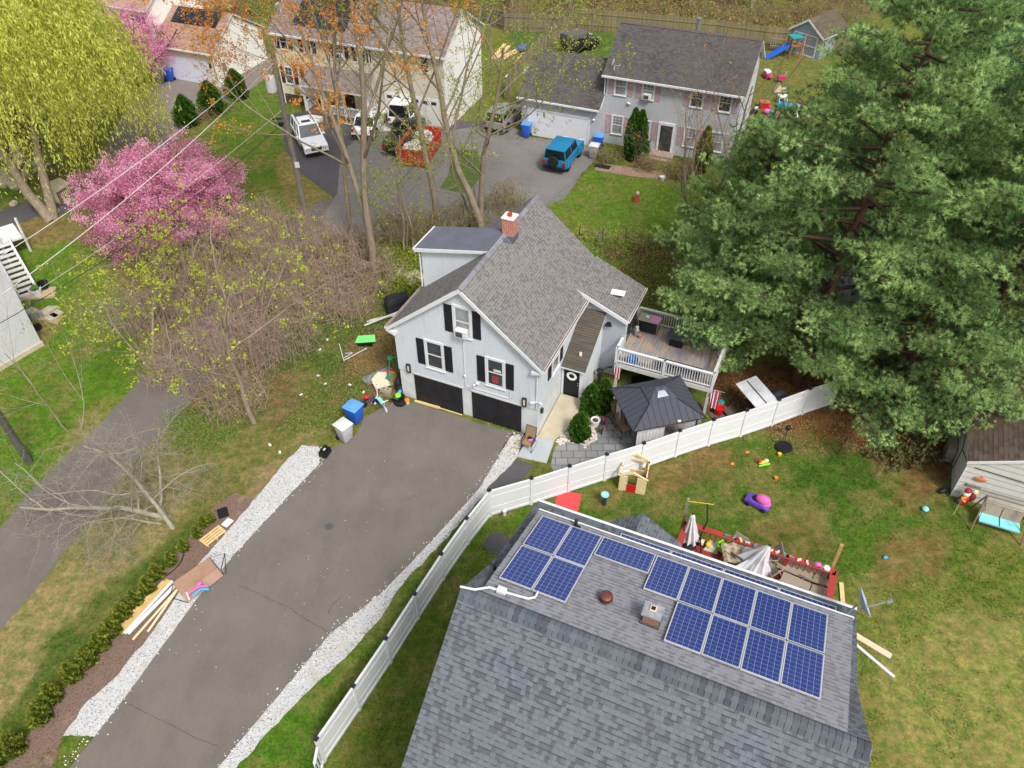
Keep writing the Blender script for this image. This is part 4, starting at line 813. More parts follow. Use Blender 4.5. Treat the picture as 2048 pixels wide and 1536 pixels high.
m=MB(); m.box(-.45,-.05,2.3,3.2,0,.9); tag(m.build('board_panel',WOODG),'grey plank panel leaning against the white shed side wall','panel').matrix_world=Matrix.Translation(RO_)@Matrix.Rotation(RY,4,'Z')
gs=thing('grey_shed','pale grey shed hidden behind the pine trunks','shed',(17.4,36.8,0),R(-18))
m=MB(); m.ext([(0,0,-.1),(4.6,0,-.1),(4.6,0,2.3),(2.3,0,3.1),(0,0,2.3)],(0,3.4,0)); m.build('wall',siding('light grey shed siding',C(196,198,204),.2,.08),gs)
m=MB(); m.slab([(-.15,-.15,2.3),(2.3,-.15,3.22),(2.3,3.6,3.22),(-.15,3.6,2.3)],.08); m.slab([(2.3,-.15,3.219),(4.75,-.15,2.3),(4.75,3.6,2.3),(2.3,3.6,3.219)],.08); m.build('roof',[plain('pale grey metal roof',C(180,184,190),.5,.1,.1),WHITE],gs)
ts=thing('far_shed','small shed with white framed double doors behind the toy strewn yard','shed',(27.0,80.0,1.3),R(-48))
m=MB(); m.ext([(0,0,-.1),(3.6,0,-.1),(3.6,0,2.0),(1.8,0,3.2),(0,0,2.0)],(0,4.2,0)); m.build('wall',siding('blue grey shed siding',C(150,158,170),.2,.1),ts)
m=MB(); m.slab([(-.2,-.2,2.0),(1.8,-.2,3.35),(1.8,4.4,3.35),(-.2,4.4,2.0)],.09); m.slab([(1.8,-.2,3.349),(3.8,-.2,2.0),(3.8,4.4,2.0),(1.8,4.4,3.349)],.09); m.build('roof',[shingle('olive brown shingles',C(108,98,82),C(92,84,70),C(84,76,66),.3,.142),WHITE],ts)
m=MB(); m.ext([(-.2,-.23,1.98),(1.8,-.23,3.33),(1.8,-.23,3.16),(-.2,-.23,1.8)],(0,.03,0)); m.ext([(3.8,-.23,1.98),(1.8,-.23,3.33),(1.8,-.23,3.16),(3.8,-.23,1.8)],(0,.03,0)); 
for u in (.5,1.75,3.0): m.box(u,u+.1,-.04,0,.0,1.9)
for z in (.0,.9,1.85): m.box(.5,3.1,-.04,0,z,z+.1)
m.build('door_trim',WHITE,ts)
# ================================================================ white vinyl fence
fen=thing('white_fence','long white vinyl privacy fence with black post caps turning a corner by the driveway','fence',(0,0,0),0)
FB=[(1062,1008),(1136,984),(1208,960.5),(1280,938),(1350,913),(1416,891),(1480,872.5),(1543,851),(1603,828.7)]
FT=[(978,981),(933,1037),(882,1108),(829,1188),(771,1277),(706,1372),(632,1478)]
pts=[G(*p,1.85) for p in FT[::-1]]; pts=[Vector((p.x,p.y,0)) for p in pts]
dd_=(pts[0]-pts[1]).normalized(); 
bp=[GP(*p) for p in FB]; e=(bp[-1]-bp[0]).normalized(); bp+=[bp[-1]+e*1.95*k for k in (1,)]
pts=pts+bp
fen.location=pts[6]; O_=pts[6]
CAPM=plain('black solar post cap',(.03,.03,.045,1),.35,0,.1)
VIN2=VINYL
for i,p in enumerate(pts):
    q=p-O_; m=MB(T_(q.x,q.y,0,rz=yaw_of(pts[max(i-1,0)],pts[min(i+1,len(pts)-1)]))); m.box(-.065,.065,-.065,.065,0,1.85); po=m.build('post',VIN2,fen)
    m=MB(m.T); m.box(-.085,.085,-.085,.085,1.85,1.9); m.ext([(-.06,-.06,1.9),(.06,-.06,1.9),(.06,.06,1.9),(-.06,.06,1.9)],(0,0,.08)); m.build('post_cap',CAPM,po)
for i in range(len(pts)-1):
    a,b=pts[i]-O_,pts[i+1]-O_; d=b-a; L=d.length; T=frame(a,d); m=MB(T)
    m.box(.07,L-.07,-.045,.045,1.68,1.8); m.box(.07,L-.07,-.045,.045,.06,.2); m.box(.07,L-.07,-.03,.03,1.28,1.4); m.box(.07,L-.07,-.03,.03,.55,.62)
    k=int((L-.14)/.16)
    for j in range(k): x0=.07+(L-.14)*j/k; m.box(x0,x0+(L-.14)/k,-.016-.002*(j%2),.016+.002*(j%2),.2,1.68)
    m.build('panel',VIN2,fen)
p0=pts[0]; m=MB(); g2=GP(642,1560); f2=thing('short_fence','short low run of white fence slats at the bottom end of the long white fence','fence',p0,0)
d=Vector((g2.x-p0.x,g2.y-p0.y,0)); T=frame((0,0,0),d); m=MB(T); m.box(.1,d.length,-.05,.05,1.35,1.45); m.box(.1,d.length,-.04,.04,.2,.3)
for j in range(9): m.box(.2+j*.22,.28+j*.22,-.015,.015,.0,1.4)
m.build('slat_panel',VINYL,f2)
# ================================================================ wooden fences at the back
WF=boards('grey stockade fence',C(128,118,96),.14,0,.5,.18); WF2=boards('mossy stockade fence',C(136,126,94),.14,0,.5,.18)
def wfence(name,label,pts,h,mat,sp=2.4,tall=()):
    P=[Vector(p) for p in pts]; f=thing(name,label,'fence',P[0],0); n=0
    for a,b in zip(P,P[1:]):
        d=b-a; k=max(1,round(Vector((d.x,d.y)).length/sp)); 
        for j in range(k):
            s,e_=a+d*(j/k),a+d*((j+1)/k); T=frame(s-P[0],Vector((e_.x-s.x,e_.y-s.y,0))); L=Vector((e_.x-s.x,e_.y-s.y)).length; m=MB(T)
            nb=max(1,int(L/.15))
            for q in range(nb):
                x0=L*q/nb; m.ext([(x0+.006,0,0.02),(x0+L/nb-.006,0,.02),(x0+L/nb-.006,0,h-.06),(x0+L/nb/2,0,h+random.Random(q+j).uniform(-.03,.03)),(x0+.006,0,h-.06)],(0,.02,0))
            m.box(0,L,.02,.07,h*.25,h*.25+.08); m.box(0,L,.02,.07,h*.75,h*.75+.08); m.box(0,L,-.05,0,h*.75,h*.75+.08); m.box(0,L,-.05,0,h*.3,h*.3+.08); m.build('panel',mat,f)
            m=MB(T); hh=h+(.9 if n in tall else .12); m.box(-.06,.06,-.12,-.0,0,hh); m.build('post',WOODG if n not in tall else plain('tan timber post',C(150,122,70),.8),f); n+=1
    return f
BF=[(-30,92,1.3),(-8,87.2,1.3),(1.2,85.1,1.3)]
wfence('stockade_fence','grey stockade fence closing the lawn behind the cream house',[(-3,88.2,1.3),GP(1010,62),GP(1118,66),GP(1140,52)],1.85,WF,2.5)
wfence('stockade_fence','mossy tall stockade fence along the wood behind the grey roofed house',[GP(1145,58),GP(1240,66),GP(1430,84),GP(1530,98),GP(1620,104),GP(1800,120)],2.15,WF2,2.6,(2,4))
wfence('stockade_fence','weathered stockade fence running forward beside the black off roader',[GP(1142,62),GP(1090,100),GP(1030,165),GP(1010,200)],1.75,WF,2.4)
wfence('stockade_fence','short grey picket fence at the near edge of the toy strewn yard',[GP(1500,258),GP(1545,262),GP(1590,275),GP(1700,300)],1.1,WF,2.4)
# ================================================================ plants
def tubes_np(polys,n=4):
    """polys: list of (points Nx3, radii N) -> V,F arrays"""
    VV=[];FF=[];b=0; ang=np.arange(n)*2*math.pi/n
    for P,rr in polys:
        P=np.asarray(P,float); rr=np.asarray(rr,float); D=np.gradient(P,axis=0); D/=np.linalg.norm(D,axis=1,keepdims=True)+1e-9
        a=np.cross(D,[0.31,0.22,0.93]); a/=np.linalg.norm(a,axis=1,keepdims=True)+1e-9; c=np.cross(D,a)
        ring=P[:,None]+rr[:,None,None]*(a[:,None]*np.cos(ang)[None,:,None]+c[:,None]*np.sin(ang)[None,:,None]); VV.append(ring.reshape(-1,3))
        k=len(P); i=np.arange(k-1)[:,None]*n+np.arange(n)[None]; j=np.arange(k-1)[:,None]*n+(np.arange(n)[None]+1)%n
        FF.append((np.stack([i,j,j+n,i+n],-1)+b).reshape(-1,4)); b+=k*n
    return np.concatenate(VV),np.concatenate(FF)
def leafquads(P,size,rs,flat=0.0,aspect=1.0,dirs=None,droop=0.0):
    n=len(P); a=rs.normal(size=(n,3)); 
    if dirs is not None: a=dirs+rs.normal(size=(n,3))*.35
    a[:,2]-=droop; a/=np.linalg.norm(a,axis=1,keepdims=True)+1e-9
    b=rs.normal(size=(n,3)); b[:,2]*=(1-flat); b-=a*(a*b).sum(1,keepdims=True); b/=np.linalg.norm(b,axis=1,keepdims=True)+1e-9
    s=size*rs.uniform(.6,1.35,(n,1)); a=a*s*aspect; b=b*s
    V=np.stack([P-a*.5,P+b*.5,P+a*.5,P-b*.5],1).reshape(-1,3); return V,np.arange(4*n).reshape(-1,4)
def grow(rs,p,d,L,r,lev,polys,tips,wander=.18,up=.05,kids_=(4,5,6),spread=.75,lr=.62,rr=.55,nseg=7,maxlev=3,start=.25,rt=.35):
    p=np.array(p,float); d=np.array(d,float)/np.linalg.norm(d); pts=[p]; dd=d.copy(); st=L/nseg
    for i in range(nseg):
        dd=dd+rs.normal(size=3)*wander; dd[2]+=up; dd/=np.linalg.norm(dd); p=p+dd*st; pts.append(p)
    pts=np.array(pts); rad=np.linspace(r,r*rt,nseg+1); polys[min(lev,len(polys)-1)].append((pts,rad))
    if lev>=maxlev: tips.append(pts); return
    k=kids_[min(lev,len(kids_)-1)]
    for i in range(k):
        f=start+(1-start)*(i+rs.rand()*.8)/k; f=min(f,.98)*nseg; j=int(f); q=pts[j]+(pts[j+1]-pts[j])*(f-j); ax=pts[j+1]-pts[j]; ax/=np.linalg.norm(ax)
        s=rs.normal(size=3); s-=ax*(s@ax); s/=np.linalg.norm(s); nd=ax*(1-spread*.6)+s*spread
        grow(rs,q,nd,L*lr*rs.uniform(.7,1.15)*(1.15-.4*f/nseg),max(.005,r*rr*rs.uniform(.5,1.0)*(1.1-.5*f/nseg)),lev+1,polys,tips,wander,up,kids_,spread,lr,rr,max(4,nseg-1),maxlev,start,rt)
    tips.append(pts[-2:])
def tip_points(tips,rs,n,sig):
    allp=np.concatenate([t[1:] if len(t)>2 else t for t in tips]); k=max(1,n//9); q=allp[rs.randint(len(allp),size=k)]+rs.normal(size=(k,3))*sig*.6; return np.repeat(q,9,0)+rs.normal(size=(k*9,3))*.085
BK1=bark('grey brown bark',C(158,142,124),C(150,146,120)); BK2=bark('dark bark',C(92,78,64)); BKT=bark('pale twig bark',C(166,146,116)); BKB=bark('reddish brush canes',C(196,170,154)); BKL=bark('lichen grey branches',C(172,166,148))
BKP=bark('pine bark',C(104,78,62))
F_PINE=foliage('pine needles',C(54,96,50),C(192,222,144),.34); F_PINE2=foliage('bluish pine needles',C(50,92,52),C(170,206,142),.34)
F_WIL=foliage('willow leaves',C(158,170,64),C(240,242,132),.52); F_PINKF=foliage('pink blossom',C(176,88,128),C(248,190,216),.42); F_PINK2=foliage('pale pink blossom',C(214,120,168),C(250,190,218),.4)
F_BUD=foliage('orange brown buds',C(196,122,46),C(236,174,84),.45); F_LIME=foliage('young lime leaves',C(150,168,40),C(204,214,80),.45); F_YOUNG=foliage('fresh green leaves',C(110,130,48),C(176,186,86),.4)
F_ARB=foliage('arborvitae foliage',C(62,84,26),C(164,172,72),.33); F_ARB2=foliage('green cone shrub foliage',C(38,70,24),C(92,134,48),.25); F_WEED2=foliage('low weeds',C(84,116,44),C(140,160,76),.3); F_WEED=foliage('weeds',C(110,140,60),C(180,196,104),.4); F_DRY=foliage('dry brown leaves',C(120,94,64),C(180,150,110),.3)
def plant(name,label,cat,base,group=None,dx=0): return thing(name,label,cat,base,0,group)
def wood(par,polys,name,mat,n=4):
    V,F=tubes_np(polys,n); return fastmesh(name,V,F,mat,par,smooth=True)
def leaves(par,name,P,size,mat,rs,flat=0.,aspect=1.,dirs=None,droop=0.,bias=None):
    V,F=leafquads(P,size,rs,flat,aspect,dirs,droop); c=rs.rand(len(P)) if bias is None else np.clip(bias+rs.normal(size=len(P))*.18,0,1); return fastmesh(name,V,F,mat,par,col=np.repeat(c,4))
def bare_tree(name,label,cat,base,h,rs,trunks=1,r=.22,leafm=None,nleaf=0,lsize=.06,barkm=None,twigm=None,spread=.7,kids_=(7,6,5),lean=.12,sig=.12,maxlev=3,L2=.62,group=None,dirs=None,wander=.12,up=.06,part='leaf_crown',n0=8,start=.3):
    t=plant(name,label,cat,base,group); polys=[[],[],[],[]]; tips=[]
    for k in range(trunks):
        d=dirs[k] if dirs else (rs.normal()*lean,rs.normal()*lean,1)
        grow(rs,(rs.normal()*.2*(trunks>1),rs.normal()*.2*(trunks>1),-.1),d,h*(1-.12*k),r*(1-.2*k),0,polys,tips,wander,up,kids_,spread,L2,.5,9,maxlev,start)
    wood(t,polys[0],'trunk',barkm or BK1,n0); wood(t,[q for l in polys[1:3] for q in l],'branches',barkm or BK1,4)
    if polys[3]: wood(t,polys[3],'twigs',twigm or BKT,3)
    if leafm: leaves(t,part,tip_points(tips,rs,nleaf,sig),lsize,leafm,rs)
    return t
def thicket(base,rad,h,n,rs,label,mat=None,leafn=0,leafm=None,name='brush_thicket',cat='thicket',group='bare brush thickets beside the lane',arch=1.0,ry=None):
    t=plant(name,label,cat,base,group); polys=[]; ry=ry or rad
    for i in range(n):
        a=rs.uniform(0,6.28); q=math.sqrt(rs.rand()); p=np.array([rad*q*math.cos(a),ry*q*math.sin(a),0.]); hh=h*rs.uniform(.45,1.1)*(1-.45*q); a2=rs.uniform(0,6.28); R_=rs.uniform(.3,1.4)*arch
        t_=np.linspace(0,1,7)[:,None]; dirv=np.array([math.cos(a2),math.sin(a2),0])
        P=p+dirv*R_*(t_**1.6)+np.array([0,0,1])*hh*(np.sin(t_*rs.uniform(1.5,2.7))); P+=rs.normal(size=P.shape)*.09*t_
        r0=rs.uniform(.009,.02); polys.append((P,np.linspace(r0,.004,7)))
        for k in range(rs.randint(2,4)):
            j=rs.randint(2,6); d=rs.normal(size=3); d[2]=abs(d[2])*.6; d/=np.linalg.norm(d); l=rs.uniform(.3,.9); s=np.linspace(0,1,4)[:,None]; Q=P[j]+d*l*s+np.array([0,0,-.25])*s**2*l+rs.normal(size=(4,3))*.04*s
            polys.append((Q,np.linspace(r0*.6,.003,4)))
    wood(t,polys,'canes',mat or BKB,3)
    if leafn:
        P=np.concatenate([p[0][3:] for p in polys]); leaves(t,'sparse_leaves',P[rs.randint(len(P),size=leafn)]+rs.normal(size=(leafn,3))*.06,.085,leafm or F_LIME,rs)
    return t
# ---- pines
def pine(base,h,rmax,rs,label,npuff,zlow=.18,lean=(0,0),mat=None,asym=(0,0)):
    t=plant('pine_tree',label,'pine tree',base,'tall white pines'); n=14
    tr=np.array([[lean[0]*(i/n)**1.3+rs.normal()*.06,lean[1]*(i/n)**1.3+rs.normal()*.06,h*i/n] for i in range(n+1)]); rad=np.linspace(.34,.04,n+1)
    wood(t,[(tr,rad)],'trunk',BKP,10); br=[]; cent=[]; outs=[]; us=[]
    nb=int(npuff/9)
    for i in range(nb):
        f=zlow+(1-zlow)*((i+rs.rand())/nb)**.92; z=h*f; k=f*n; j=min(int(k),n-1); p=tr[j]+(tr[j+1]-tr[j])*(k-j)
        prof=min(1.0,(f-zlow+.16)/.28)*(1-((f-zlow)/(1-zlow))**2.0)**.62+.06; a=i*2.4+rs.uniform(-.4,.4); L=rmax*prof*rs.uniform(.65,1.1)
        L*=1+.35*(math.cos(a)*asym[0]+math.sin(a)*asym[1])
        s=np.linspace(0,1,8)[:,None]; d=np.array([math.cos(a),math.sin(a),0]); side=np.array([-d[1],d[0],0])
        up=rs.uniform(.02,.2); P=p+d*L*s+side*L*rs.uniform(-.15,.15)*s**2+np.array([0,0,1])*(L*up*s+L*.12*s**3)+rs.normal(size=(8,3))*.07*s
        br.append((P,np.linspace(.05+.012*L,.012,8)))
        m=max(4,int(4+L*2.0))
        for q in range(m):
            u=.3+.7*(q+rs.rand()*.6)/m; u=min(u,1.0); jj=min(int(u*7),6); c=P[jj]+(P[jj+1]-P[jj])*(u*7-jj); lat=side*rs.choice((-1,1))*rs.uniform(.1,.85)*(.6+.28*L*(1-u*.45))*.8
            e=c+lat+d*rs.uniform(0,.5)+np.array([0,0,rs.uniform(-.05,.3)]); br.append((np.array([c,(c+e)/2+[0,0,.05],e]),np.array([.02,.012,.008])))
            cent.append(e); us.append(u); v=e-tr[j]; v[2]=abs(v[2])*.4+.35; outs.append(v/np.linalg.norm(v))
            cent.append(c+(e-c)*rs.uniform(.2,.7)+rs.normal(size=3)*.2); outs.append(outs[-1]); us.append(u*.45)
    wood(t,br,'branches',BK2,4)
    Cc=np.array(cent); Oo=np.array(outs); M=len(Cc); K=max(60,int(310000/ M)) if False else PINEK
    # each puff: bundles of needles sprayed from a few twig points, mostly up and outward
    uu=rs.normal(size=(M,12,3)); uu/=np.linalg.norm(uu,axis=2,keepdims=True); tw=Cc[:,None]+uu*rs.uniform(.55,1,(M,12,1))*np.array([.42,.42,.24])*rs.uniform(.7,1.25,(M,1,1)); O1=uu.reshape(-1,3); tw=np.repeat(tw,K//12,axis=1).reshape(-1,3); O2=np.repeat(Oo,(K//12)*12,axis=0); O1=np.repeat(O1,K//12,axis=0)
    N=len(tw); dirs=rs.normal(size=(N,3))*.55+O2*.4+O1*.9+np.array([0,0,.25]); dirs/=np.linalg.norm(dirs,axis=1,keepdims=True)
    L=rs.uniform(.13,.27,(N,1)); w=np.cross(dirs,rs.normal(size=(N,3))); w/=np.linalg.norm(w,axis=1,keepdims=True); w*=rs.uniform(.008,.0145,(N,1))
    V=np.stack([tw-w,tw+w,tw+dirs*L],1).reshape(-1,3)
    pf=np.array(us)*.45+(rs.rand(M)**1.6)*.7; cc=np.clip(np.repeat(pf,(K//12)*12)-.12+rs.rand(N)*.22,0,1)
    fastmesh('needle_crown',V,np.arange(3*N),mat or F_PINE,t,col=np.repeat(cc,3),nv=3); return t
PINEK=216
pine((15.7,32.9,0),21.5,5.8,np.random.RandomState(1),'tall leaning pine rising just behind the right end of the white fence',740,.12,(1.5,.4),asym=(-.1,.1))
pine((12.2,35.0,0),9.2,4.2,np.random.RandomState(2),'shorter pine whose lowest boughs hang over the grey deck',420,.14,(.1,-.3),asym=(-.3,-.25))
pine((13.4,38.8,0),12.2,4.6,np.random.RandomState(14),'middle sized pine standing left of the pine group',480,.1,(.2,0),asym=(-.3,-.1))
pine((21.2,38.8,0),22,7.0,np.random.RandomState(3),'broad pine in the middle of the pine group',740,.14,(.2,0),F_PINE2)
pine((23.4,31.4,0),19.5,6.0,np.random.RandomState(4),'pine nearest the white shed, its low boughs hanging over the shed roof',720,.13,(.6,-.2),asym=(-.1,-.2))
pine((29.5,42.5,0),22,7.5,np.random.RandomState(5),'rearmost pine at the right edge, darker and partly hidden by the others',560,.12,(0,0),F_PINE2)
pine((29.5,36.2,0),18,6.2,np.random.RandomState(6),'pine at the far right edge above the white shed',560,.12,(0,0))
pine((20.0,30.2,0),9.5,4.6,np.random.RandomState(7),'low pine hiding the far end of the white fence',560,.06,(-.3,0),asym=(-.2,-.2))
# ---- willow
def willow(base,h,r,rs):
    t=plant('willow_tree','large weeping willow with yellow green hanging strands and two leaning trunks','willow tree',base); polys=[[],[],[],[]]; tips=[]
    grow(rs,(0,0,-.1),(-.5,.25,1),h*.72,.38,0,polys,tips,.07,.03,(7,5,4),.75,.6,.5,9,2,.35); grow(rs,(.15,.25,-.1),(.12,.35,1),h*.75,.34,0,polys,tips,.07,.03,(8,5,4),.8,.62,.5,9,2,.35)
    wood(t,polys[0],'trunk',BK1,10); wood(t,polys[1]+polys[2],'branches',BK2,4)
    N=4200; a=rs.uniform(0,6.28,N); q=np.sqrt(rs.rand(N)); X0=np.stack([r[0]*q*np.cos(a)+WC[0],r[1]*q*np.sin(a)+WC[1],h*(.55+.47*np.sqrt(np.clip(1-q**2,0,1)))+rs.normal(size=N)*.6-.8*(np.sin(a*5)*q)],-1); K0=260; ci=rs.randint(K0,size=N); X0=X0[ci]+rs.normal(size=(N,3))*np.array([.55,.55,.3]); a=a[ci]+rs.normal(size=N)*.35; q=q[ci]; ctone=rs.rand(K0)[ci]
    L=rs.uniform(2.6,6.6,N)*(.6+.6*q); L=np.minimum(L,X0[:,2]-1.2); S=14; s=np.linspace(0,1,S)[None,:,None]; out=np.stack([np.cos(a),np.sin(a),np.zeros(N)],-1)[:,None]
    P=X0[:,None]+out*(np.sqrt(s)*.9)*rs.uniform(.3,1,(N,1,1))+np.array([0,0,-1.])*L[:,None,None]*s**1.25+np.array([0,0,.25])*np.sin(s*3.1)+rs.normal(size=(N,S,3))*.035
    st=[(P[i,::2],np.linspace(.012,.004,7)) for i in range(0,N,2)]; wood(t,st,'hanging_twigs',foliage('yellow willow twigs',C(150,140,50),C(190,176,70),.1),3)
    m=24; idx=rs.randint(S-1,size=(N,m)); f=rs.rand(N,m)[...,None]; A=P[np.arange(N)[:,None],idx]; B=P[np.arange(N)[:,None],idx+1]; Q=(A+(B-A)*f).reshape(-1,3)+rs.normal(size=(N*m,3))*.05; D=(B-A).reshape(-1,3); D/=np.linalg.norm(D,axis=1,keepdims=True)
    tone=np.repeat(np.clip(.1+.5*ctone+.4*rs.rand(N),0,1),m); leaves(t,'leaf_strands',Q,.075,F_WIL,rs,aspect=3.2,dirs=D,bias=tone)
    return t
wb=GP(100,440); WC=(-1.5,5.5); willow(wb,13.5,(7.8,7.2),np.random.RandomState(8))
# ---- blossom trees
def blossom(base,h,r,rs,label,n,mat,off=(0,0)):
    t=plant('blossom_tree',label,'blossom tree',base); polys=[[],[],[],[]]; tips=[]
    for k in range(4):
        a=k*1.6+.4; grow(rs,(0,0,0),(math.cos(a)*.8,math.sin(a)*.8,1),h*.8,.14,0,polys,tips,.13,.02,(6,6,4),.8,.6,.5,8,3,.25)
    wood(t,polys[0],'trunk',BK2,7); wood(t,polys[1]+polys[2],'branches',BK2,4)
    nc=330; a=rs.uniform(0,6.28,nc); q=rs.rand(nc)**.55; th=np.arccos(rs.uniform(-.5,1,nc)); C_=np.stack([r[0]*q*np.cos(a)*np.sin(th)+off[0],r[1]*q*np.sin(a)*np.sin(th)+off[1],h*.42+h*.52*q*np.cos(th)],-1)
    C_+=rs.normal(size=C_.shape)*.25; dv=rs.normal(size=(nc,3)); dv[:,2]=-.25; dv/=np.linalg.norm(dv,axis=1,keepdims=True)
    per=n//nc; P=C_[:,None]+dv[:,None]*rs.uniform(-.75,.75,(nc,per,1))+rs.normal(size=(nc,per,3))*np.array([.2,.2,.15]); tone=np.repeat(rs.rand(nc)*.7+.15,per)
    leaves(t,'blossom_crown',P.reshape(-1,3),.085,mat,rs,bias=tone); 
    return t
bb=GP(335,470); blossom(bb,6.6,(5.1,5.4),np.random.RandomState(11),'wide pink blossoming tree between the lane and the willow',78000,F_PINKF,(.5,.1))
b2=GP(290,170); blossom(b2,7.5,(3.4,3.4),np.random.RandomState(12),'paler pink blossoming tree in front of the brown roofed garage',26000,F_PINK2)
# ---- big bare trees by the house
r_=np.random.RandomState
bare_tree('maple_tree','tall double trunked maple with orange brown buds standing left of the grey house chimney','tree',GP(748,540),17.5,r_(21),2,.27,F_BUD,30000,.085,spread=.55,kids_=(8,7,7),sig=.2,dirs=[(.02,.02,1),(.10,.03,1)],wander=.05,start=.42)
bare_tree('maple_tree','slimmer orange budded tree leaning left just behind the double trunked maple','tree',GP(700,470),15.5,r_(22),1,.17,F_BUD,20000,.085,spread=.6,kids_=(8,7,6),sig=.2,dirs=[(.02,.1,1)],wander=.045,start=.55)
bare_tree('young_leaf_tree','straight tree with scattered yellow green leaves behind the grey house dormer','tree',GP(876,462),16,r_(23),1,.24,F_YOUNG,9000,.085,spread=.55,kids_=(9,6,5),sig=.3,dirs=[(.04,.02,1)],wander=.07,start=.35)
bare_tree('young_leaf_tree','two stemmed leaning tree with yellow green leaves nearest the brick chimney','tree',GP(960,468),15,r_(24),2,.26,F_YOUNG,13000,.09,spread=.6,kids_=(8,6,5),sig=.32,dirs=[(-.18,.1,1),(.1,.1,1)],wander=.09,start=.3)
bare_tree('sapling','thin sapling with fresh green leaves between the maple trunks and the dormer','sapling',GP(815,505),8,r_(25),3,.09,F_YOUNG,5000,.08,spread=.7,kids_=(6,5,3),sig=.3,lean=.3,wander=.12)
bare_tree('sapling','slender fresh leafed sapling behind the parked red dumpster','sapling',GP(935,448),9,r_(26),2,.08,F_YOUNG,1300,.08,spread=.7,kids_=(6,5,3),sig=.3,lean=.2)
bare_tree('bare_tree','multi stemmed bare tree in front of the lavender grey house','tree',GP(1385,478),10.5,r_(27),4,.12,F_BUD,700,.07,spread=.5,kids_=(7,6,4),lean=.22,sig=.1,barkm=BK1,wander=.07,twigm=bark('pinkish twigs',C(150,134,122)))
bare_tree('bare_tree','pale lichen covered bare tree sprawling over the lane on the left','tree',GP(330,1045),6.5,r_(28),6,.15,None,0,spread=.95,kids_=(9,8,7),barkm=BKL,twigm=BKL,wander=.16,up=-.01,dirs=[(-1.0,.05,.55),(-.75,.55,.8),(-.2,.7,1),(-1.0,-.45,.45),(.15,.5,.9),(-.9,.2,1.2)],start=.2)
bare_tree('bare_tree','leaning grey barked tree at the right edge of the brush beside the driveway','tree',GP(508,845),9.5,r_(29),1,.16,F_LIME,1500,.1,spread=.8,kids_=(8,7,6),barkm=BK1,wander=.12,dirs=[(-.35,.25,1)],start=.3,sig=.2)
bare_tree('lime_leaf_tree','small tree with bright lime leaves in the brush nearest the left lawn','tree',GP(330,760),7.5,r_(30),3,.1,F_LIME,2600,.1,spread=.8,kids_=(6,6,5),wander=.15,lean=.3,sig=.2,barkm=BK1)
bare_tree('lime_leaf_tree','small tree with lime leaves below the pink blossoming tree','tree',GP(350,640),6.5,r_(31),3,.1,F_LIME,1800,.1,spread=.8,kids_=(6,6,5),wander=.15,lean=.35,sig=.2,barkm=BK1)
bare_tree('lime_leaf_tree','lime leafed sapling rising from the middle of the brush thicket','tree',GP(520,650),6,r_(32),2,.08,F_LIME,1100,.1,spread=.8,kids_=(6,6,4),wander=.15,lean=.35,sig=.2,barkm=BK1)
bare_tree('bare_sapling','thin bare sapling bending over the left lawn','sapling',GP(150,860),7,r_(33),2,.05,F_LIME,200,.07,spread=.6,kids_=(5,4,3),wander=.08,lean=.15,barkm=BKL,twigm=BKL)
# ---- brush
TH=[((300,640),2.2,2.6,300),((400,520),2.8,3.4,420),((500,480),2.8,3.2,420),((590,500),2.8,3.0,420),((680,520),2.4,2.8,340),((430,620),2.8,3.4,420),((540,590),2.8,3.2,420),((640,600),2.4,2.8,360),((380,740),2.4,3.0,340),((480,720),2.6,3.0,360),((570,690),2.2,2.2,280),((690,620),1.8,1.8,200),((470,810),1.8,1.8,220),((760,560),1.6,1.8,180)]
WH=['at the lawn edge below the blossom tree','just below the blossom tree','below the utility pole','right of the utility pole foot','left of the maple trunks','in the centre left of the brush','in the centre of the brush','nearest the maple on its near side','hanging over the lane','above the leaning grey tree','sloping down to the scrap heap','near the rear left eave of the grey house','around the foot of the leaning grey tree','at the foot of the maple trunks']
for i,((px,py),rad,h,n) in enumerate(TH):
    thicket(GP(px,py),rad,h,int(n*.75),r_(50+i),'tangled brown brush thicket '+WH[i],leafn=120 if i%2 else 260,leafm=F_LIME if i in (0,5,8,9,12) else F_YOUNG)
for i,((px,py),rad,w) in enumerate([((800,470),1.5,'behind the dormer'),((860,480),1.5,'under the straight tree behind the dormer'),((930,455),1.5,'behind the brick chimney'),((1010,425),1.6,'at the far end of the grey house ridge')]):
    thicket(GP(px,py),rad,2.6,150,r_(80+i),'sparse bare shrub '+w,leafn=500,leafm=F_YOUNG,name='bare_shrub',cat='shrub',group='bare shrubs behind the grey house',mat=BKT)
# ---- weeds and ground cover as masses
def mass(name,polys_px,n,h,size,mat,rs,flat=.2,kind='stuff'):
    pts=[]
    for poly in polys_px:
        xs_=[p[0] for p in poly]; ys_=[p[1] for p in poly]; k=0
        while k<n//len(polys_px):
            x=rs.uniform(min(xs_),max(xs_),400); y=rs.uniform(min(ys_),max(ys_),400); ok=inpoly(x,y,poly)
            for a,b in zip(x[ok][:60],y[ok][:60]): pts.append(tuple(GP(a,b))); k+=1
    B=np.array(pts); m=26; P=np.repeat(B,m,0)+rs.normal(size=(len(B)*m,3))*np.array([.28,.28,0]); P[:,2]+=np.abs(rs.normal(size=len(P)))*h*np.repeat(rs.rand(len(B)),m)
    o=leaves(None,name,P,size,mat,rs,flat=flat); tag(o,kind=kind); return o
mass('undergrowth',[[(1180,470),(1400,490),(1420,620),(1290,640),(1180,560)]],380,.12,.09,F_WEED,r_(90))
mass('undergrowth',[[(1200,495),(1420,505),(1420,640),(1330,620),(1220,540)]],80,.25,.12,F_DRY,r_(91))
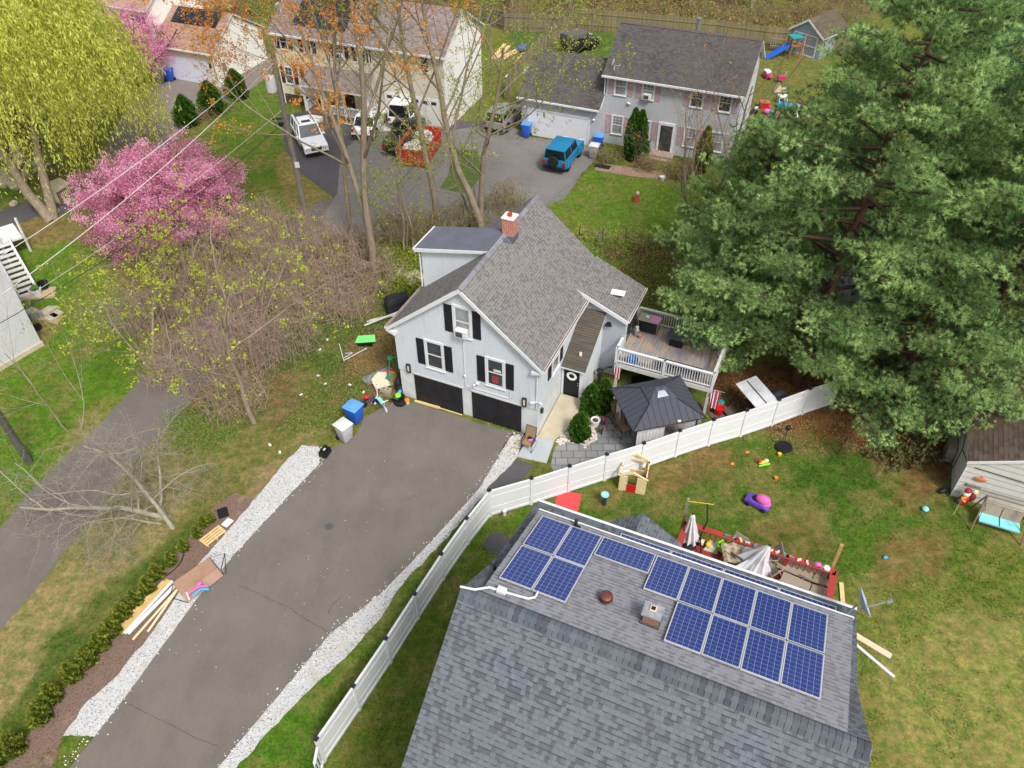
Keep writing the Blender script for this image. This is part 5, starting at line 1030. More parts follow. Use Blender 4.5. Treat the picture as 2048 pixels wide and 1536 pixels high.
mass('undergrowth',[[(560,640),(800,560),(790,700),(640,780),(540,740)],[(620,760),(760,740),(690,850),(560,870)],[(330,830),(450,800),(470,880),(350,920)]],420,.12,.08,F_WEED2,r_(92))
mass('undergrowth',[[(760,520),(850,500),(850,580),(790,600)]],300,.5,.1,F_YOUNG,r_(93))
mass('leaf_litter',[[(260,470),(780,440),(800,640),(600,740),(450,850),(280,720)],[(700,690),(800,640),(800,730),(700,760)],[(1400,760),(1640,760),(1900,820),(1860,920),(1560,900)]],1500,.03,.07,F_DRY,r_(94),.9)
mass('needle_litter',[[(1440,770),(1900,700),(1900,900),(1600,880)]],800,.02,.06,foliage('red pine litter',C(110,60,36),C(160,96,58),.1),r_(95),.9)
# ---- evergreen shrubs
def cone_shrub(name,label,cat,base,h,r,rs,mat,n=5200,group=None,round_=.5,proto=None):
    t=plant(name,label,cat,base,group); u=rs.rand(n)**.8; a=rs.uniform(0,6.28,n); rad=r*(np.sin(np.clip(u*math.pi*.92+.22,0,math.pi))**round_)*(1-u*.55); rad*=(1+.14*np.sin(a*3+u*9)+.1*rs.normal(size=n)); q=rs.uniform(.72,1.04,n)
    P=np.stack([rad*q*np.cos(a),rad*q*np.sin(a),u*h],-1); d=np.stack([np.cos(a)*.6,np.sin(a)*.6,np.ones(n)*.9],-1)
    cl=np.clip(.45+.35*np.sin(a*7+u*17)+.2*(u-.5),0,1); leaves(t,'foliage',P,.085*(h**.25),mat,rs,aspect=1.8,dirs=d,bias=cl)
    m=MB(); m.tube([(0,0,-.05),(0,0,h*.8)],[.05,.02],6); m.build('stem',BK2,t); return t
ROW=[(35,1480),(88,1418),(110,1378),(150,1335),(180,1305),(206,1275),(230,1245),(250,1213),(274,1186),(300,1160),(318,1132),(344,1106),(370,1078),(396,1050),(410,1030),(424,1022),(-8,1512)]
hs_=[1.25,1.2,1.15,1.15,1.1,1.1,1.1,1.05,1.0,1.0,.95,.8,.75,.7,.7,.6,1.2]
ordw=['second','third','fourth','fifth','sixth','seventh','eighth','ninth','tenth','eleventh','twelfth','thirteenth','fourteenth','fifteenth','sixteenth','last','first']
for i,(p,h) in enumerate(zip(ROW,hs_)):
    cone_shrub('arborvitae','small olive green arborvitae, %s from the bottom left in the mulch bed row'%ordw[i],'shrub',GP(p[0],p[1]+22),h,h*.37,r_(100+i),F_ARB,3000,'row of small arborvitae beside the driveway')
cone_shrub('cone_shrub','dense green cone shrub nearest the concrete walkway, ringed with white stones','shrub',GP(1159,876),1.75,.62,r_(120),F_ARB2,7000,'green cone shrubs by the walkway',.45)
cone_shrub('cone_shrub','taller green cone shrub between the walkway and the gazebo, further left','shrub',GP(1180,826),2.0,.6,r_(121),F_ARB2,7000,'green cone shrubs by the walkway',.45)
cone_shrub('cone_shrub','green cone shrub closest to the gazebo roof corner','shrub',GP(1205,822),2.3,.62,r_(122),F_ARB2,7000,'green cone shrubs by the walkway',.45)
def tree_cone(label,px,py,h,r,seed,mat,name='evergreen_shrub'): return cone_shrub(name,label,'shrub',GP(px,py),h,r,r_(seed),mat,6500)
tree_cone('left of the two tall joined arborvitae against the lavender grey house',1262,318,4.0,.75,130,F_ARB2,'tall_arborvitae'); tree_cone('right of the two tall joined arborvitae against the lavender grey house',1275,322,4.0,.75,131,F_ARB2,'tall_arborvitae')
tree_cone('narrow yellowing arborvitae right of the lavender house front steps',1402,345,3.6,.7,132,F_ARB,'tall_arborvitae')
tree_cone('rounded evergreen nearest the pink blossoming tree beside the far driveway',378,252,2.6,1.1,133,F_ARB2); tree_cone('middle evergreen of the group beside the far driveway',428,228,2.8,1.2,134,F_ARB2); tree_cone('evergreen nearest the cream garage end wall beside the far driveway',477,198,2.6,1.1,135,F_ARB2)
for i,(px,py,w,m_) in enumerate([(1215,322,'left of the tall joined arborvitae',F_ARB),(1290,338,'left of the front steps',F_DRY),(1352,352,'right of the front steps',F_ARB),(1375,350,'second from the front steps on the right',F_DRY),(405,240,'between the evergreens by the far driveway',F_DRY),(450,222,'behind the evergreens by the far driveway',F_WEED)]):
    thicket(GP(px,py),.9,1.1,70,r_(140+i),'low twiggy shrub '+w,leafn=500,leafm=m_,name='low_shrub',cat='shrub',group=None,mat=BKT,arch=.6)
# garden row behind the house
for i in range(9):
    thicket(GP(1165+i*24,472+i*1.5),.5,.4,14,r_(160+i),'leafy garden plant, %s along the wire stakes behind the grey house'%(['first','second','third','fourth','fifth','sixth','seventh','eighth','ninth'][i]+' from the left'),leafn=420,leafm=F_LIME if i in(0,3,5) else F_WEED,name='garden_plant',cat='plant',group='garden plants along the wire stakes')
# ---- wood behind
FW=['far left behind the white end house','behind the brown roofed garage','between the garage and the cream house','behind the cream house left end','behind the cream house ridge','behind the cream house right end','above the stockade corner','left of the black off roader','above the black off roader','behind the lavender house chimney pipe','above the lavender house roof','right of the flue pipe','behind the right end of the lavender roof','above the wooden ladder','left of the far shed','behind the far shed','right of the far shed','far right behind the pines']
for k,px in enumerate([20,120,460,560,640,900,990,1060,1150,1230,1310,1390,1460,1540,1620,1700]):
    thicket(GP(px,22+10*math.sin(k*1.7)+(24 if px>1000 else 0)),2.2,3.0,90,r_(240+k),'budding woodland shrub behind the back fence, %s from the left'%['first','second','third','fourth','fifth','sixth','seventh','eighth','ninth','tenth','eleventh','twelfth','thirteenth','fourteenth','fifteenth','last'][k],leafn=520,leafm=F_YOUNG,name='woodland_shrub',cat='shrub',group='woodland shrubs behind the back fence',mat=BKT)
i=0
for k,px in enumerate(np.linspace(-60,1980,18)):
    p=GP(px,10+8*math.sin(k*2.1)); bare_tree('woodland_tree','bare budding woodland tree '+FW[k],'tree',p,9+2*math.sin(k),r_(200+k),2,.2,F_YOUNG,1700,.12,spread=.75,kids_=(7,5,4),sig=.55,maxlev=2,group='trees of the wood along the top',start=.12,lean=.14)
mass('woodland_undergrowth',[[(-60,20),(560,6),(560,-60),(-60,-60)],[(900,30),(1640,66),(1640,-40),(900,-60)],[(440,10),(540,40),(560,-10),(440,-30)]],650,1.3,.16,F_YOUNG,r_(96)); mass('woodland_undergrowth',[[(900,40),(1640,70),(1640,-40),(900,-60)],[(-60,20),(560,6),(560,-60),(-60,-60)]],900,.8,.18,F_DRY,r_(97))
# ================================================================ vehicles
CARGL=plain('dark car glass',(.012,.016,.02,1),.18,0,.3,1,.25)
CHR=plain('headlight glass',C(215,220,225),.2,.2,.05); TAIL=plain('tail light',C(170,20,24),.3,0,.1)
def vehicle(name,label,cat,rear,front,L,W,H,paint,kind='suv',group=None,glassm=None):
    rear,front=GP(*rear),GP(*front); yaw=yaw_of(rear,front); c=(rear+front)/2; t=thing(name,label,cat,(c.x,c.y,c.z+.015),yaw,group); l=L/2; w=W/2
    P={'suv':[(-l,.45),(-l+.05,1.0),(-l+.12,1.05),(l-1.35,1.08),(l-.25,.95),(l-.02,.8),(l,.42),(l-.15,.3),(-l+.12,.3)],'sedan':[(-l,.5),(-l+.03,.95),(-l+.7,1.02),(l-1.3,.98),(l-.25,.82),(l-.02,.7),(l,.42),(l-.15,.28),(-l+.12,.28)],
       'jeep':[(-l+.1,.5),(-l+.1,1.12),(l-1.45,1.15),(l-.3,1.1),(l-.2,1.0),(l-.2,.5),(l-.3,.42),(-l+.2,.42)],'pickup':[(-l,.5),(-l,1.12),(-l+.1,1.14),(l-1.4,1.15),(l-.3,1.05),(l-.02,.9),(l,.45),(l-.15,.35),(-l+.12,.35)],'van':[(-l,.4),(-l,1.1),(l-.9,1.1),(l-.15,.9),(l,.45),(l-.15,.3),(-l+.1,.3)]}[kind]
    m=MB(); m.ext([(x,-w,z) for x,z in P],(0,2*w,0)); b=m.build('body',paint,t,bevel=.07,smooth=True)
    g={'suv':(-l+.12,l-1.5,-l+.35,l-2.15),'sedan':(-l+.55,l-1.4,-l+1.15,l-2.2),'jeep':(-l+.14,l-1.5,-l+.2,l-1.85),'pickup':(-l+2.3,l-1.45,-l+2.45,l-2.1),'van':(-l+.05,l-.95,-l+.15,l-1.6)}[kind]; z0=1.03 if kind!='sedan' else .95
    def taper(a,b_,c_,d,z0,z1,w0,w1,mt): 
        m=MB(); m.add([(a,-w0,z0),(b_,-w0,z0),(b_,w0,z0),(a,w0,z0),(c_,-w1,z1),(d,-w1,z1),(d,w1,z1),(c_,w1,z1)],[(0,3,2,1),(4,5,6,7),(0,1,5,4),(1,2,6,5),(2,3,7,6),(3,0,4,7)]); return m
    zr=H-.06; gl=taper(g[0],g[1],g[2],g[3],z0,zr,w-.06,w-.2,0).build('windows',glassm or CARGL,t,bevel=.02)
    m=MB(); m.box(g[2]-.02,g[3]+.06,-w+.17,w-.17,zr-.02,H); 
    m.build('roof',paint,t,bevel=.03,smooth=True)
    m=MB()
    for fx in ((0,.34,.66,1) if kind in('suv','van') else (0,.5,1)):
        for s in (-1,1):
            x0=g[0]+(g[1]-g[0])*fx; x1=g[2]+(g[3]-g[2])*fx; m.tube([(x0,s*(w-.055),z0),(x1,s*(w-.19),zr)],.05,4)
    m.build('pillars',paint,t)
    r=.37 if kind!='jeep' else .42
    for sx in (-1,1):
        for s in (-1,1):
            T=T_(sx*(l-.85)*.96,s*(w-.12),r,rx=math.pi/2); m=MB(); m.lathe([(r*.55,-.12),(r,-.1),(r,.1),(r*.55,.12)],(0,0,0),18,T=T); wh=m.build('wheel',TIRE,t)
            wh.data.update(); m=MB(); m.lathe([(.02,-.125),(r*.56,-.125),(r*.56,.125),(.02,.125)],(0,0,0),14,T=T); m.build('rim',GREY if kind!='jeep' else DMETAL,wh)
            m=MB(); cx=sx*(l-.85)*.96
            m.ext([(cx+(r+.1)*math.cos(a),s*(w+.005)-.0,r+(r+.1)*math.sin(a)) for a in np.linspace(0,math.pi,9)],(0,s*(.06 if kind=='jeep' else .012),0)); 
            m.build('wheel_arch',paint if kind=='jeep' else BLACK,t)
    for s in (-1,1):
        m=MB(); m.box(l-.12,l+.012,s*w*.72-.2,s*w*.72+.2,.66 if kind!='jeep' else .8,.84 if kind!='jeep' else 1.0); m.build('headlight',CHR,t)
        m=MB(); m.box(-l-.012,-l+.1,s*(w-.14)-.1,s*(w-.14)+.1,.75,1.0); m.build('tail_light',TAIL,t)
        m=MB(); m.cb((g[1]-.25,s*(w+.1),z0+.08),(.12,.22,.15)); m.build('mirror',paint,t)
    m=MB(); m.box(l-.06,l+.02,-w*.45,w*.45,.62,.82); m.box(l-.1,l+.03,-w*.9,w*.9,.32,.46); m.build('grille',BLACK,t)
    m=MB(); m.box(-l-.04,-l+.06,-w*.95,w*.95,.38,.56); m.build('rear_bumper',BLACK,t)
    return t
WPAINT=plain('white car paint',C(240,241,244,.95),.25,0,.02,1,.5); BPAINT=plain('teal blue car paint',C(30,130,176),.25,.2,.05,1,.5); KPAINT=plain('black car paint',(.012,.012,.014,1),.22,0,.1,1,.5); GPAINT=plain('silver grey car paint',C(150,152,158),.3,.3,.05)
v1=vehicle('white_suv','white four wheel drive SUV with roof rack parked left of the maple trunks','car',(604,262),(640,321),4.7,1.85,1.85,WPAINT,'suv')
m=MB(); 
for s in (-1,1): m.tube([(-1.6,s*.6,1.92),(.2,s*.6,1.92)],.03,5)
m.box(-1.95,-1.4,-.6,.6,1.88,1.93); m.box(-.55,-.1,-.35,.35,1.851,1.86); m.build('roof_rack',plain('grey roof rack',C(70,72,76),.5),v1)
vehicle('white_car','white car parked rear towards the camera behind the maple trunks','car',(726,284),(757,235),4.6,1.82,1.6,WPAINT,'sedan')
vehicle('white_van','long white van beside the cream house garage door','van',(800,262),(838,208),5.3,1.95,2.1,WPAINT,'van')
bp_=vehicle('black_pickup','black pickup truck with covered bed next to the red dumpster','pickup truck',(795,308),(826,262),5.4,1.95,1.75,KPAINT,'pickup')
jp=vehicle('blue_off_roader','teal blue boxy off roader with spare wheel on its back, on the grey court','car',(1104,352),(1149,297),4.3,1.85,1.85,BPAINT,'jeep')
m=MB(); m.lathe([(.2,-.12),(.4,-.1),(.4,.1),(.2,.12)],(0,0,0),18,T=T_(-2.2,.05,1.0,ry=math.pi/2)); m.build('spare_wheel',TIRE,jp)
m=MB()
for k in range(6): m.box(-1.85,.2,-.62+k*.24,-.56+k*.24,1.85,1.87)
m.build('roof_rib',BPAINT,jp)
jb=vehicle('black_off_roader','black boxy off roader with grey soft top parked on the lawn behind the garage','car',(1142,106),(1175,96),4.0,1.8,1.85,KPAINT,'jeep')
m=MB(); m.box(-1.85,.35,-.76,.76,1.2,1.87); m.build('soft_top',plain('grey canvas soft top',C(92,90,94),.9),jb)
m=MB(); m.lathe([(.2,-.12),(.38,-.1),(.38,.1),(.2,.12)],(0,0,0),18,T=T_(-2.08,.05,1.0,ry=math.pi/2)); m.build('spare_wheel',TIRE,jb)
vehicle('silver_car','silver and black car half hidden by twigs left of the grey garage','car',(985,272),(1030,226),4.4,1.8,1.7,GPAINT,'suv')
# dumpster
a,b=GP(822,338),GP(858,282); dmp=thing('red_dumpster','open red roll off dumpster filled with pale rubbish','dumpster',(a+b)/2,yaw_of(a,b)); REDM=plain('red painted steel',C(190,44,46),.5,.1,.15)
m=MB(); l,w=2.1,1.15
m.box(-l,l,-w,-w+.06,.15,1.35); m.box(-l,l,w-.06,w,.15,1.35); m.box(-l,-l+.06,-w,w,.15,1.35); m.box(l-.06,l,-w,w,.15,1.35); m.box(-l,l,-w,w,.12,.2)
for k in range(7):
    for s in (-1,1): m.box(-l+.2+k*.62,-l+.3+k*.62,s*w-.05,s*w+.05,.15,1.3)
for s in (-1,1): m.box(-l,l,s*w-.07,s*w+.07,1.3,1.4)
m.box(-l-.05,-l+.05,-w,w,1.3,1.4); m.box(l-.05,l+.05,-w,w,1.3,1.4); m.build('body',REDM,dmp)
rs=np.random.RandomState(77); m=MB()
for i in range(38): m.cb((rs.uniform(-1.8,1.8),rs.uniform(-.9,.9),rs.uniform(.7,1.15)),(rs.uniform(.2,.8),rs.uniform(.15,.6),rs.uniform(.05,.3)),rz=rs.uniform(0,3),rx=rs.uniform(-.4,.4),ry=rs.uniform(-.4,.4))
r1=m.build('rubbish',plain('pale rubbish bags',C(222,214,214),.7,0,.2,6),dmp)
# ================================================================ wheeled bins
def bin_(name,label,px,py,rz,body,lid,h=1.0,w=.62,group=None):
    t=thing(name,label,'wheeled bin',GP(px,py,.012),rz,group); m=MB(); a=w*.36; b_=w*.5
    m.add([(-a,-a,.05),(a,-a,.05),(a,a,.05),(-a,a,.05),(-b_,-b_,h),(b_,-b_,h),(b_,b_,h),(-b_,b_,h)],[(0,3,2,1),(4,5,6,7),(0,1,5,4),(1,2,6,5),(2,3,7,6),(3,0,4,7)]); m.build('bin_body',body,t,bevel=.03,smooth=True)
    m=MB(); m.box(-b_-.05,b_+.03,-b_-.03,b_+.03,h,h+.06); m.box(-b_*.75,b_*.7,-b_*.75,b_*.75,h+.06,h+.1); m.tube([(-b_-.1,-b_*.8,h-.03),(-b_-.1,b_*.8,h-.03)],.025,6); m.build('lid',lid,t,bevel=.02,smooth=True)
    for s in (-1,1):
        m=MB(); m.lathe([(.05,-.04),(.14,-.035),(.14,.035),(.05,.04)],(0,0,0),14,T=T_(-a-.06,s*(a+.02),.14,rx=math.pi/2)); m.build('wheel',TIRE,t)
    return t
GB1=plain('grey bin plastic',C(176,178,180),.5,0,.08); GB2=plain('pale grey lid',C(206,206,204),.5,0,.06); BB1=plain('blue bin plastic',C(42,92,190),.45,0,.08); BB2=plain('lighter blue lid',C(96,154,222),.45,0,.06)
bin_('blue_bin','large blue wheeled recycling bin at the left edge of the main driveway',712,842,R(-30),BB1,BB2,1.08,.76); bin_('grey_bin','large grey wheeled rubbish bin in front of the blue bin on the main driveway',692,879,R(-40),GB1,GB2,1.08,.7)
bin_('blue_bin','blue bin against the lavender grey house garage corner',1196,298,R(-110),BB1,BB2,1.1,.7); bin_('grey_bin','pale grey bin in front of the blue bin near the lavender house garage',1187,316,R(-110),plain('brownish grey bin plastic',C(160,152,148),.6),GB2,1.05,.7); bin_('blue_bin','blue bin at the left end of the lavender house garage',1053,274,R(-110),BB1,BB2,1.1,.7)
bin_('grey_bin','brownish grey bin by the brown roofed garage under the pink blossom',322,166,R(-110),plain('brown grey bin plastic',C(130,122,112),.6),plain('dull bin lid',C(120,112,104),.6),1.05,.7); bin_('blue_bin','bright blue bin at the left edge of the brown roofed garage door',341,162,R(-110),BB1,BB1,1.1,.7)
bin_('blue_bin','small blue bin beside the cream house garage',898,243,R(-110),BB1,BB1,.9,.6)
# ================================================================ small object helpers
def obj1(name,label,cat,loc,rz,fn,mats,bevel=0,smooth=False,group=None):
    m=MB(); fn(m); o=m.build(name,mats,None,bevel,smooth); o.location=loc; o.rotation_euler=(0,0,rz); return tag(o,label,cat,group)
def multi(name,label,cat,loc,rz,parts,group=None):
    t=thing(name,label,cat,loc,rz,group)
    for n,fn,mt in parts:
        m=MB(); fn(m); m.build(n,mt,t)
    return t
def legs(m,w,d,h,r=.025):
    for sx in (-1,1):
        for sy in (-1,1): m.tube([(sx*w,sy*d,0),(sx*w*.9,sy*d*.9,h)],r,5)
def sling_chair(label,loc,rz,fab,frm,recl=.45,name='patio_chair',group=None):
    t=thing(name,label,'chair',loc,rz,group)
    m=MB(); m.ext([(-.02,-.26,.40),(.5,-.26,.43),(.5,.26,.43),(-.02,.26,.40)],(0,0,.02)); m.build('seat',fab,t)
    bx=-math.sin(recl)*.75; bz=.42+math.cos(recl)*.75
    m=MB(); m.ext([(0,-.26,.42),(bx,-.26,bz),(bx,.26,bz),(0,.26,.42)],(.02,0,.01)); m.build('backrest',fab,t)
    for s in (-1,1):
        m=MB(); m.tube([(bx,s*.28,bz+.03),(0,s*.28,.41),(.52,s*.28,.43)],.018,5); m.tube([(.5,s*.28,.42),(.55,s*.29,0),(-.35,s*.29,0),(.0,s*.28,.42)],.018,5); m.tube([(-.12,s*.3,.66),(.42,s*.31,.66),(.5,s*.29,.4)],.022,5); m.build('side_frame',frm,t)
    m=MB(); m.tube([(bx,-.28,bz+.03),(bx,.28,bz+.03)],.018,5); m.build('top_rail',frm,t); return t
# chair by the garage
c_=GP(1060,889,.04); ch1=sling_chair('tan sling chair with toys on its seat beside the right garage door',c_,R(-115),TAN,DMETAL,.25)
obj1('toy_bundle','small black, pink and blue toys on the seat of the tan chair','toy',c_+Vector((.0,-.1,.46)),0,lambda m:(m.ball((0,.06,.06),(.13,.13,.07),0),m.ball((.02,-.06,.05),(.15,.08,.05),1),m.cb((.16,-.02,.04),(.2,.1,.06),2)),[BLACK,PINK,BLUE])
# dark tool box
obj1('tool_box','black jump starter box on the gravel end beside the driveway','tool',GP(651,908,.02),R(70),lambda m:(m.box(-.28,.28,-.2,.2,0,.32,0),m.box(-.2,.2,-.14,.14,.32,.38,0),m.tube([(-.2,0,.36),(-.2,0,.5),(.2,0,.5),(.2,0,.36)],.03,6,0),m.box(-.1,.05,-.06,.06,.381,.39,1)),[BLACK,WHITE],.0)
# ================================================================ scrap and toys by the house corner
def S_(px,py,dz=0): return GP(px,py,dz)
obj1('scrap_board','cream coloured plastic lid lying on the toy heap by the house corner','scrap',S_(765,765,.15),R(20),lambda m:(m.ext([(-.5,-.45,0),(.45,-.5,.1),(.55,.3,.3),(-.1,.55,.3),(-.55,.3,.1)],(0,0,.06)),),pc('dirty cream plastic',214,196,172,.7))
obj1('grey_board','grey weathered board under the cream lid in the toy heap','scrap',S_(757,752,.02),R(35),lambda m:m.box(-.9,.9,-.35,.35,0,.06),plain('wet grey board',C(128,130,132),.8,0,.25,4))
obj1('red_bucket','round red bucket upside down on the toy heap','bucket',S_(783,752,.25),0,lambda m:m.lathe([(.28,0),(.3,.1),(.24,.3),(.1,.36)],(0,0,0),16),RED,0,True)
obj1('teal_bucket','teal bucket lying below the red bucket in the toy heap','bucket',S_(776,765,.2),R(60),lambda m:m.lathe([(.16,0),(.2,.4),(.21,.42)],(0,0,0),16,T=T_(0,0,.2,ry=R(75))),TEAL,0,True)
obj1('toy_climber','green tubular toy frame leaning on the house corner above the red bucket','toy',S_(785,742,.2),R(20),lambda m:(m.tube([(-.2,-.2,0),(-.1,0,.8),(.3,.1,.9),(.3,.1,.1)],.04,6),m.tube([(0,-.3,0),(.1,0,.75),(-.2,.2,.3)],.03,6),m.ball((0,.1,.9),(.2,.2,.05))),pc('green toy tube',50,150,90))
def cinder(m):
    m.box(-.2,.2,-.1,-.07,0,.2); m.box(-.2,.2,.07,.1,0,.2)
    for x in (-.2,-.02,.16): m.box(x,x+.04,-.07,.07,0,.2)
cb=obj1('cinder_block','grey hollow cinder block in front of the toy heap','block',S_(772,783,.0),HY,cinder,CONC); cb.scale=(1.5,1.4,1.2)
def trike(m):
    m.tube([(-.45,0,.2),(-.1,0,.4),(.3,0,.3),(.42,0,.75)],.045,6,0); m.tube([(.42,-.22,.75),(.42,.22,.75)],.025,6,1)
    m.cb((-.1,0,.46),(.5,.2,.1),0); 
    for x,y,r_w in ((.42,0,.17),(-.45,.2,.12),(-.45,-.2,.12)): m.lathe([(.06,-.03),(r_w,-.025),(r_w,.025),(.06,.03)],(x,y,r_w),12,2,T=Matrix.Rotation(math.pi/2,4,'X'))
obj1('ride_on_toy','pale turquoise ride on scooter with white handles lying left of the left garage door','toy',S_(764,815,.02),R(-55),trike,[TURQ,WHITE,plain('white toy wheel',C(225,215,225),.5)])
obj1('kick_scooter','white child scooter with curved stem behind the turquoise ride on','scooter',S_(752,800,.02),R(80),lambda m:(m.tube([(-.3,0,.08),(.3,0,.1),(.4,0,.8),(.3,0,.95)],.03,6),m.tube([(.3,-.2,.95),(.3,.2,.95)],.02,5),m.lathe([(.15,-.02),(.2,0),(.15,.02)],(-.25,0,.1),14)),plain('lilac white plastic',C(224,216,232),.5))
def kbike(m,f=0,s=1):
    for x in (-.32,.32): m.lathe([(.15,-.02),(.2,-.02),(.2,.02),(.15,.02)],(x,0,.2),14,1,T=Matrix.Rotation(math.pi/2,4,'X'))
    m.tube([(-.32,0,.2),(-.1,0,.48),(.25,0,.5),(.32,0,.2)],.025,6,0); m.tube([(-.1,0,.48),(.02,0,.2),(.25,0,.5),(.26,0,.68)],.02,6,0); m.tube([(.26,-.2,.7),(.26,.2,.7)],.018,5,1); m.cb((-.12,0,.56),(.22,.1,.05),1)
obj1('kids_bike','small blue and red child bike with a red helmet left of the toy heap','bike',S_(740,812,.02),R(20),lambda m:(kbike(m),m.ball((-.12,0,.7),(.16,.14,.12),2)),[pc('dark blue frame',40,50,130),TIRE,RED])
obj1('push_mower','lime and black push mower standing by the house corner','mower',S_(797,800,.02),R(60),lambda m:(m.box(-.3,.3,-.22,.22,.1,.3,0),m.ball((0,0,.34),(.2,.17,.16),1),m.tube([(-.25,-.18,.3),(-.8,-.18,1.0),(-.8,.18,1.0),(-.25,.18,.3)],.018,5,2),m.ball((.3,.1,.32),(.14,.1,.12),3)),[BLACK,LIME,GREY,SKYB])
obj1('tire','black tyre lying beside the orange pot at the house corner','tyre',S_(801,806,.02),0,lambda m:m.lathe([(.2,0),(.34,.03),(.36,.1),(.34,.18),(.2,.2),(.21,.1)],(0,0,0),20),TIRE,0,True)
obj1('orange_pot','small orange topped pot at the foot of the house corner','pot',S_(815,806,.02),0,lambda m:(m.lathe([(.11,0),(.14,.22)],(0,0,0),14,0),m.lathe([(.15,.22),(.13,.28),(.05,.3)],(0,0,0),14,1)),[CREAM,ORNG])
obj1('black_bin_bag','black bag stuffed against the house corner behind the mower','bag',S_(800,778,.02),0,lambda m:(m.ball((0,0,.4),(.28,.3,.45)),m.ball((.1,-.3,.25),(.25,.22,.28))),plain('black plastic bag',(.02,.02,.022,1),.35,0,.3,6))
obj1('plank_bundle','mossy green planks standing against the left wall of the grey house','planks',S_(793,775,.02),R(10),lambda m:[m.box(-.3+k*.1,-.22+k*.1,-.05+k*.06,0+k*.06,0,1.3-.1*k) for k in range(4)],plain('mossy planks',C(128,124,72),.9,0,.2))
obj1('covered_grill','black covered grill standing near the left eave of the grey house','grill',S_(797,622,.0),R(25),lambda m:(m.box(-.75,.75,-.4,.4,0,.9),m.ext([(-.75,-.4,.9),(-.75,.4,.9),(-.6,.3,1.15),(-.6,-.3,1.15)],(1.3,0,0)),m.box(-.05,.0,-.41,.41,1.0,1.17)),plain('black grill cover',(.025,.025,.03,1),.6,0,.2),.05)
obj1('pipe_bundle','white pipes and boards lying below the covered grill','pipes',S_(768,645,.05),R(20),lambda m:(m.tube([(-1.2,0,.1),(1,.2,.4)],.06,6),m.tube([(-1.0,.3,.1),(1.1,.1,.3)],.05,6),m.box(-.8,.8,.3,.4,.1,.16)),plain('grey white pipe',C(190,188,184),.6))
obj1('green_tray','bright green tray upside down on a small heap in the grass','tray',S_(732,680,.3),R(0),lambda m:(m.ext([(-.6,-.3,0),(.6,-.25,.05),(.5,.3,.12),(-.5,.28,.05)],(0,0,.05),0),m.box(-.45,.4,-.3,-.2,-.28,0,1),m.ball((0,.0,-.15),(.4,.3,.15),1)),[pc('mint green tray',120,220,120),BLACK])
obj1('metal_frame','folded white metal frame lying on the grass left of the toy heap','frame',S_(692,716,.05),R(30),lambda m:(m.tube([(-.2,-.2,0),(.1,1.3,.1)],.025,5),m.tube([(-.2,-.2,.05),(1.4,.2,.02)],.025,5),m.tube([(-.1,0,.05),(.4,-.1,.3),(.1,.3,.1)],.025,5)),WHITE)
rs=np.random.RandomState(5)
for i,(px,py) in enumerate([(602,790),(637,752),(650,768),(700,770),(727,785),(560,905),(540,890),(655,680),(640,700),(520,790)]):
    obj1('paper_scrap','pale litter scrap '+['near the lower brush edge','in the grass left of the metal frame','below the metal frame','left of the toy heap','just left of the toy heap','by the gravel tip','in the weeds above the gravel','near the green tray','left of the green tray','under the lime leaved branch'][i],'litter',GP(px,py,.02),rs.uniform(0,3),lambda m:m.ext([(-.09,-.05,0),(.08,-.06,.02),(.1,.05,.03),(-.06,.07,0)],(0,0,.02)),WHITE,group='litter scraps in the grass')
# ================================================================ mulch bed objects
obj1('black_mat','square black mat lying on the mulch bed','mat',GP(446,1026,.02),R(25),lambda m:m.box(-.24,.24,-.3,.3,0,.04),BLACK)
obj1('white_box','small white plastic lid beside the black mat on the mulch bed','lid',GP(455,1046,.02),R(60),lambda m:m.box(-.24,.24,-.18,.18,0,.05),plain('bluish white lid',C(206,214,226),.5),.02)
def pallet(m):
    for k in range(4): m.box(-.55,.55,-.28+k*.15,-.18+k*.15,.14,.17)
    for x in (-.5,0,.45): m.box(x,x+.05,-.28,.28,0,.14)
obj1('pallet','small pale wooden crate top lying on the mulch bed','pallet',GP(427,1075,.01),R(52),pallet,WOODN)
for i,(a,b,w,mt,nm,lb) in enumerate([((232,1262),(330,1164),.12,WOODN,'timber_board','leftmost tan timber board in the stack beside the arborvitae row'),((240,1267),(337,1160),.1,plain('golden board',C(208,170,104),.8),'timber_board','golden timber board second from the left in the stack'),((249,1268),(345,1162),.07,WHITE,'trim_board','white trim board in the middle of the timber stack'),((256,1268),(358,1163),.08,WHITE,'trim_board','white trim board right of the middle in the timber stack'),((266,1280),(361,1172),.045,CREAM,'trim_strip','cream strip lying just right of the timber stack'),((296,1264),(365,1165),.04,plain('pale strip',C(222,206,176),.8),'trim_strip','pale strip at the right of the timber stack reaching the white gravel')]):
    p,q=GP(*a,.02+.02*i),GP(*b,.03+.02*i); m=MB(); d=q-p; T=frame(p,(d.x,d.y,0)); m.T=T; m.box(0,Vector((d.x,d.y)).length,-w,w,0,.05); o=m.build(nm,mt); tag(o,lb,'board','loose boards beside the arborvitae row')
obj1('garden_hose','black hose curving over the mulch from the arborvitae row','hose',(0,0,0),0,lambda m:m.tube([GP(368,1108,.03),GP(362,1124,.03),GP(350,1138,.03),GP(335,1150,.03),GP(318,1158,.03)],.025,6),BLACK,0,True)
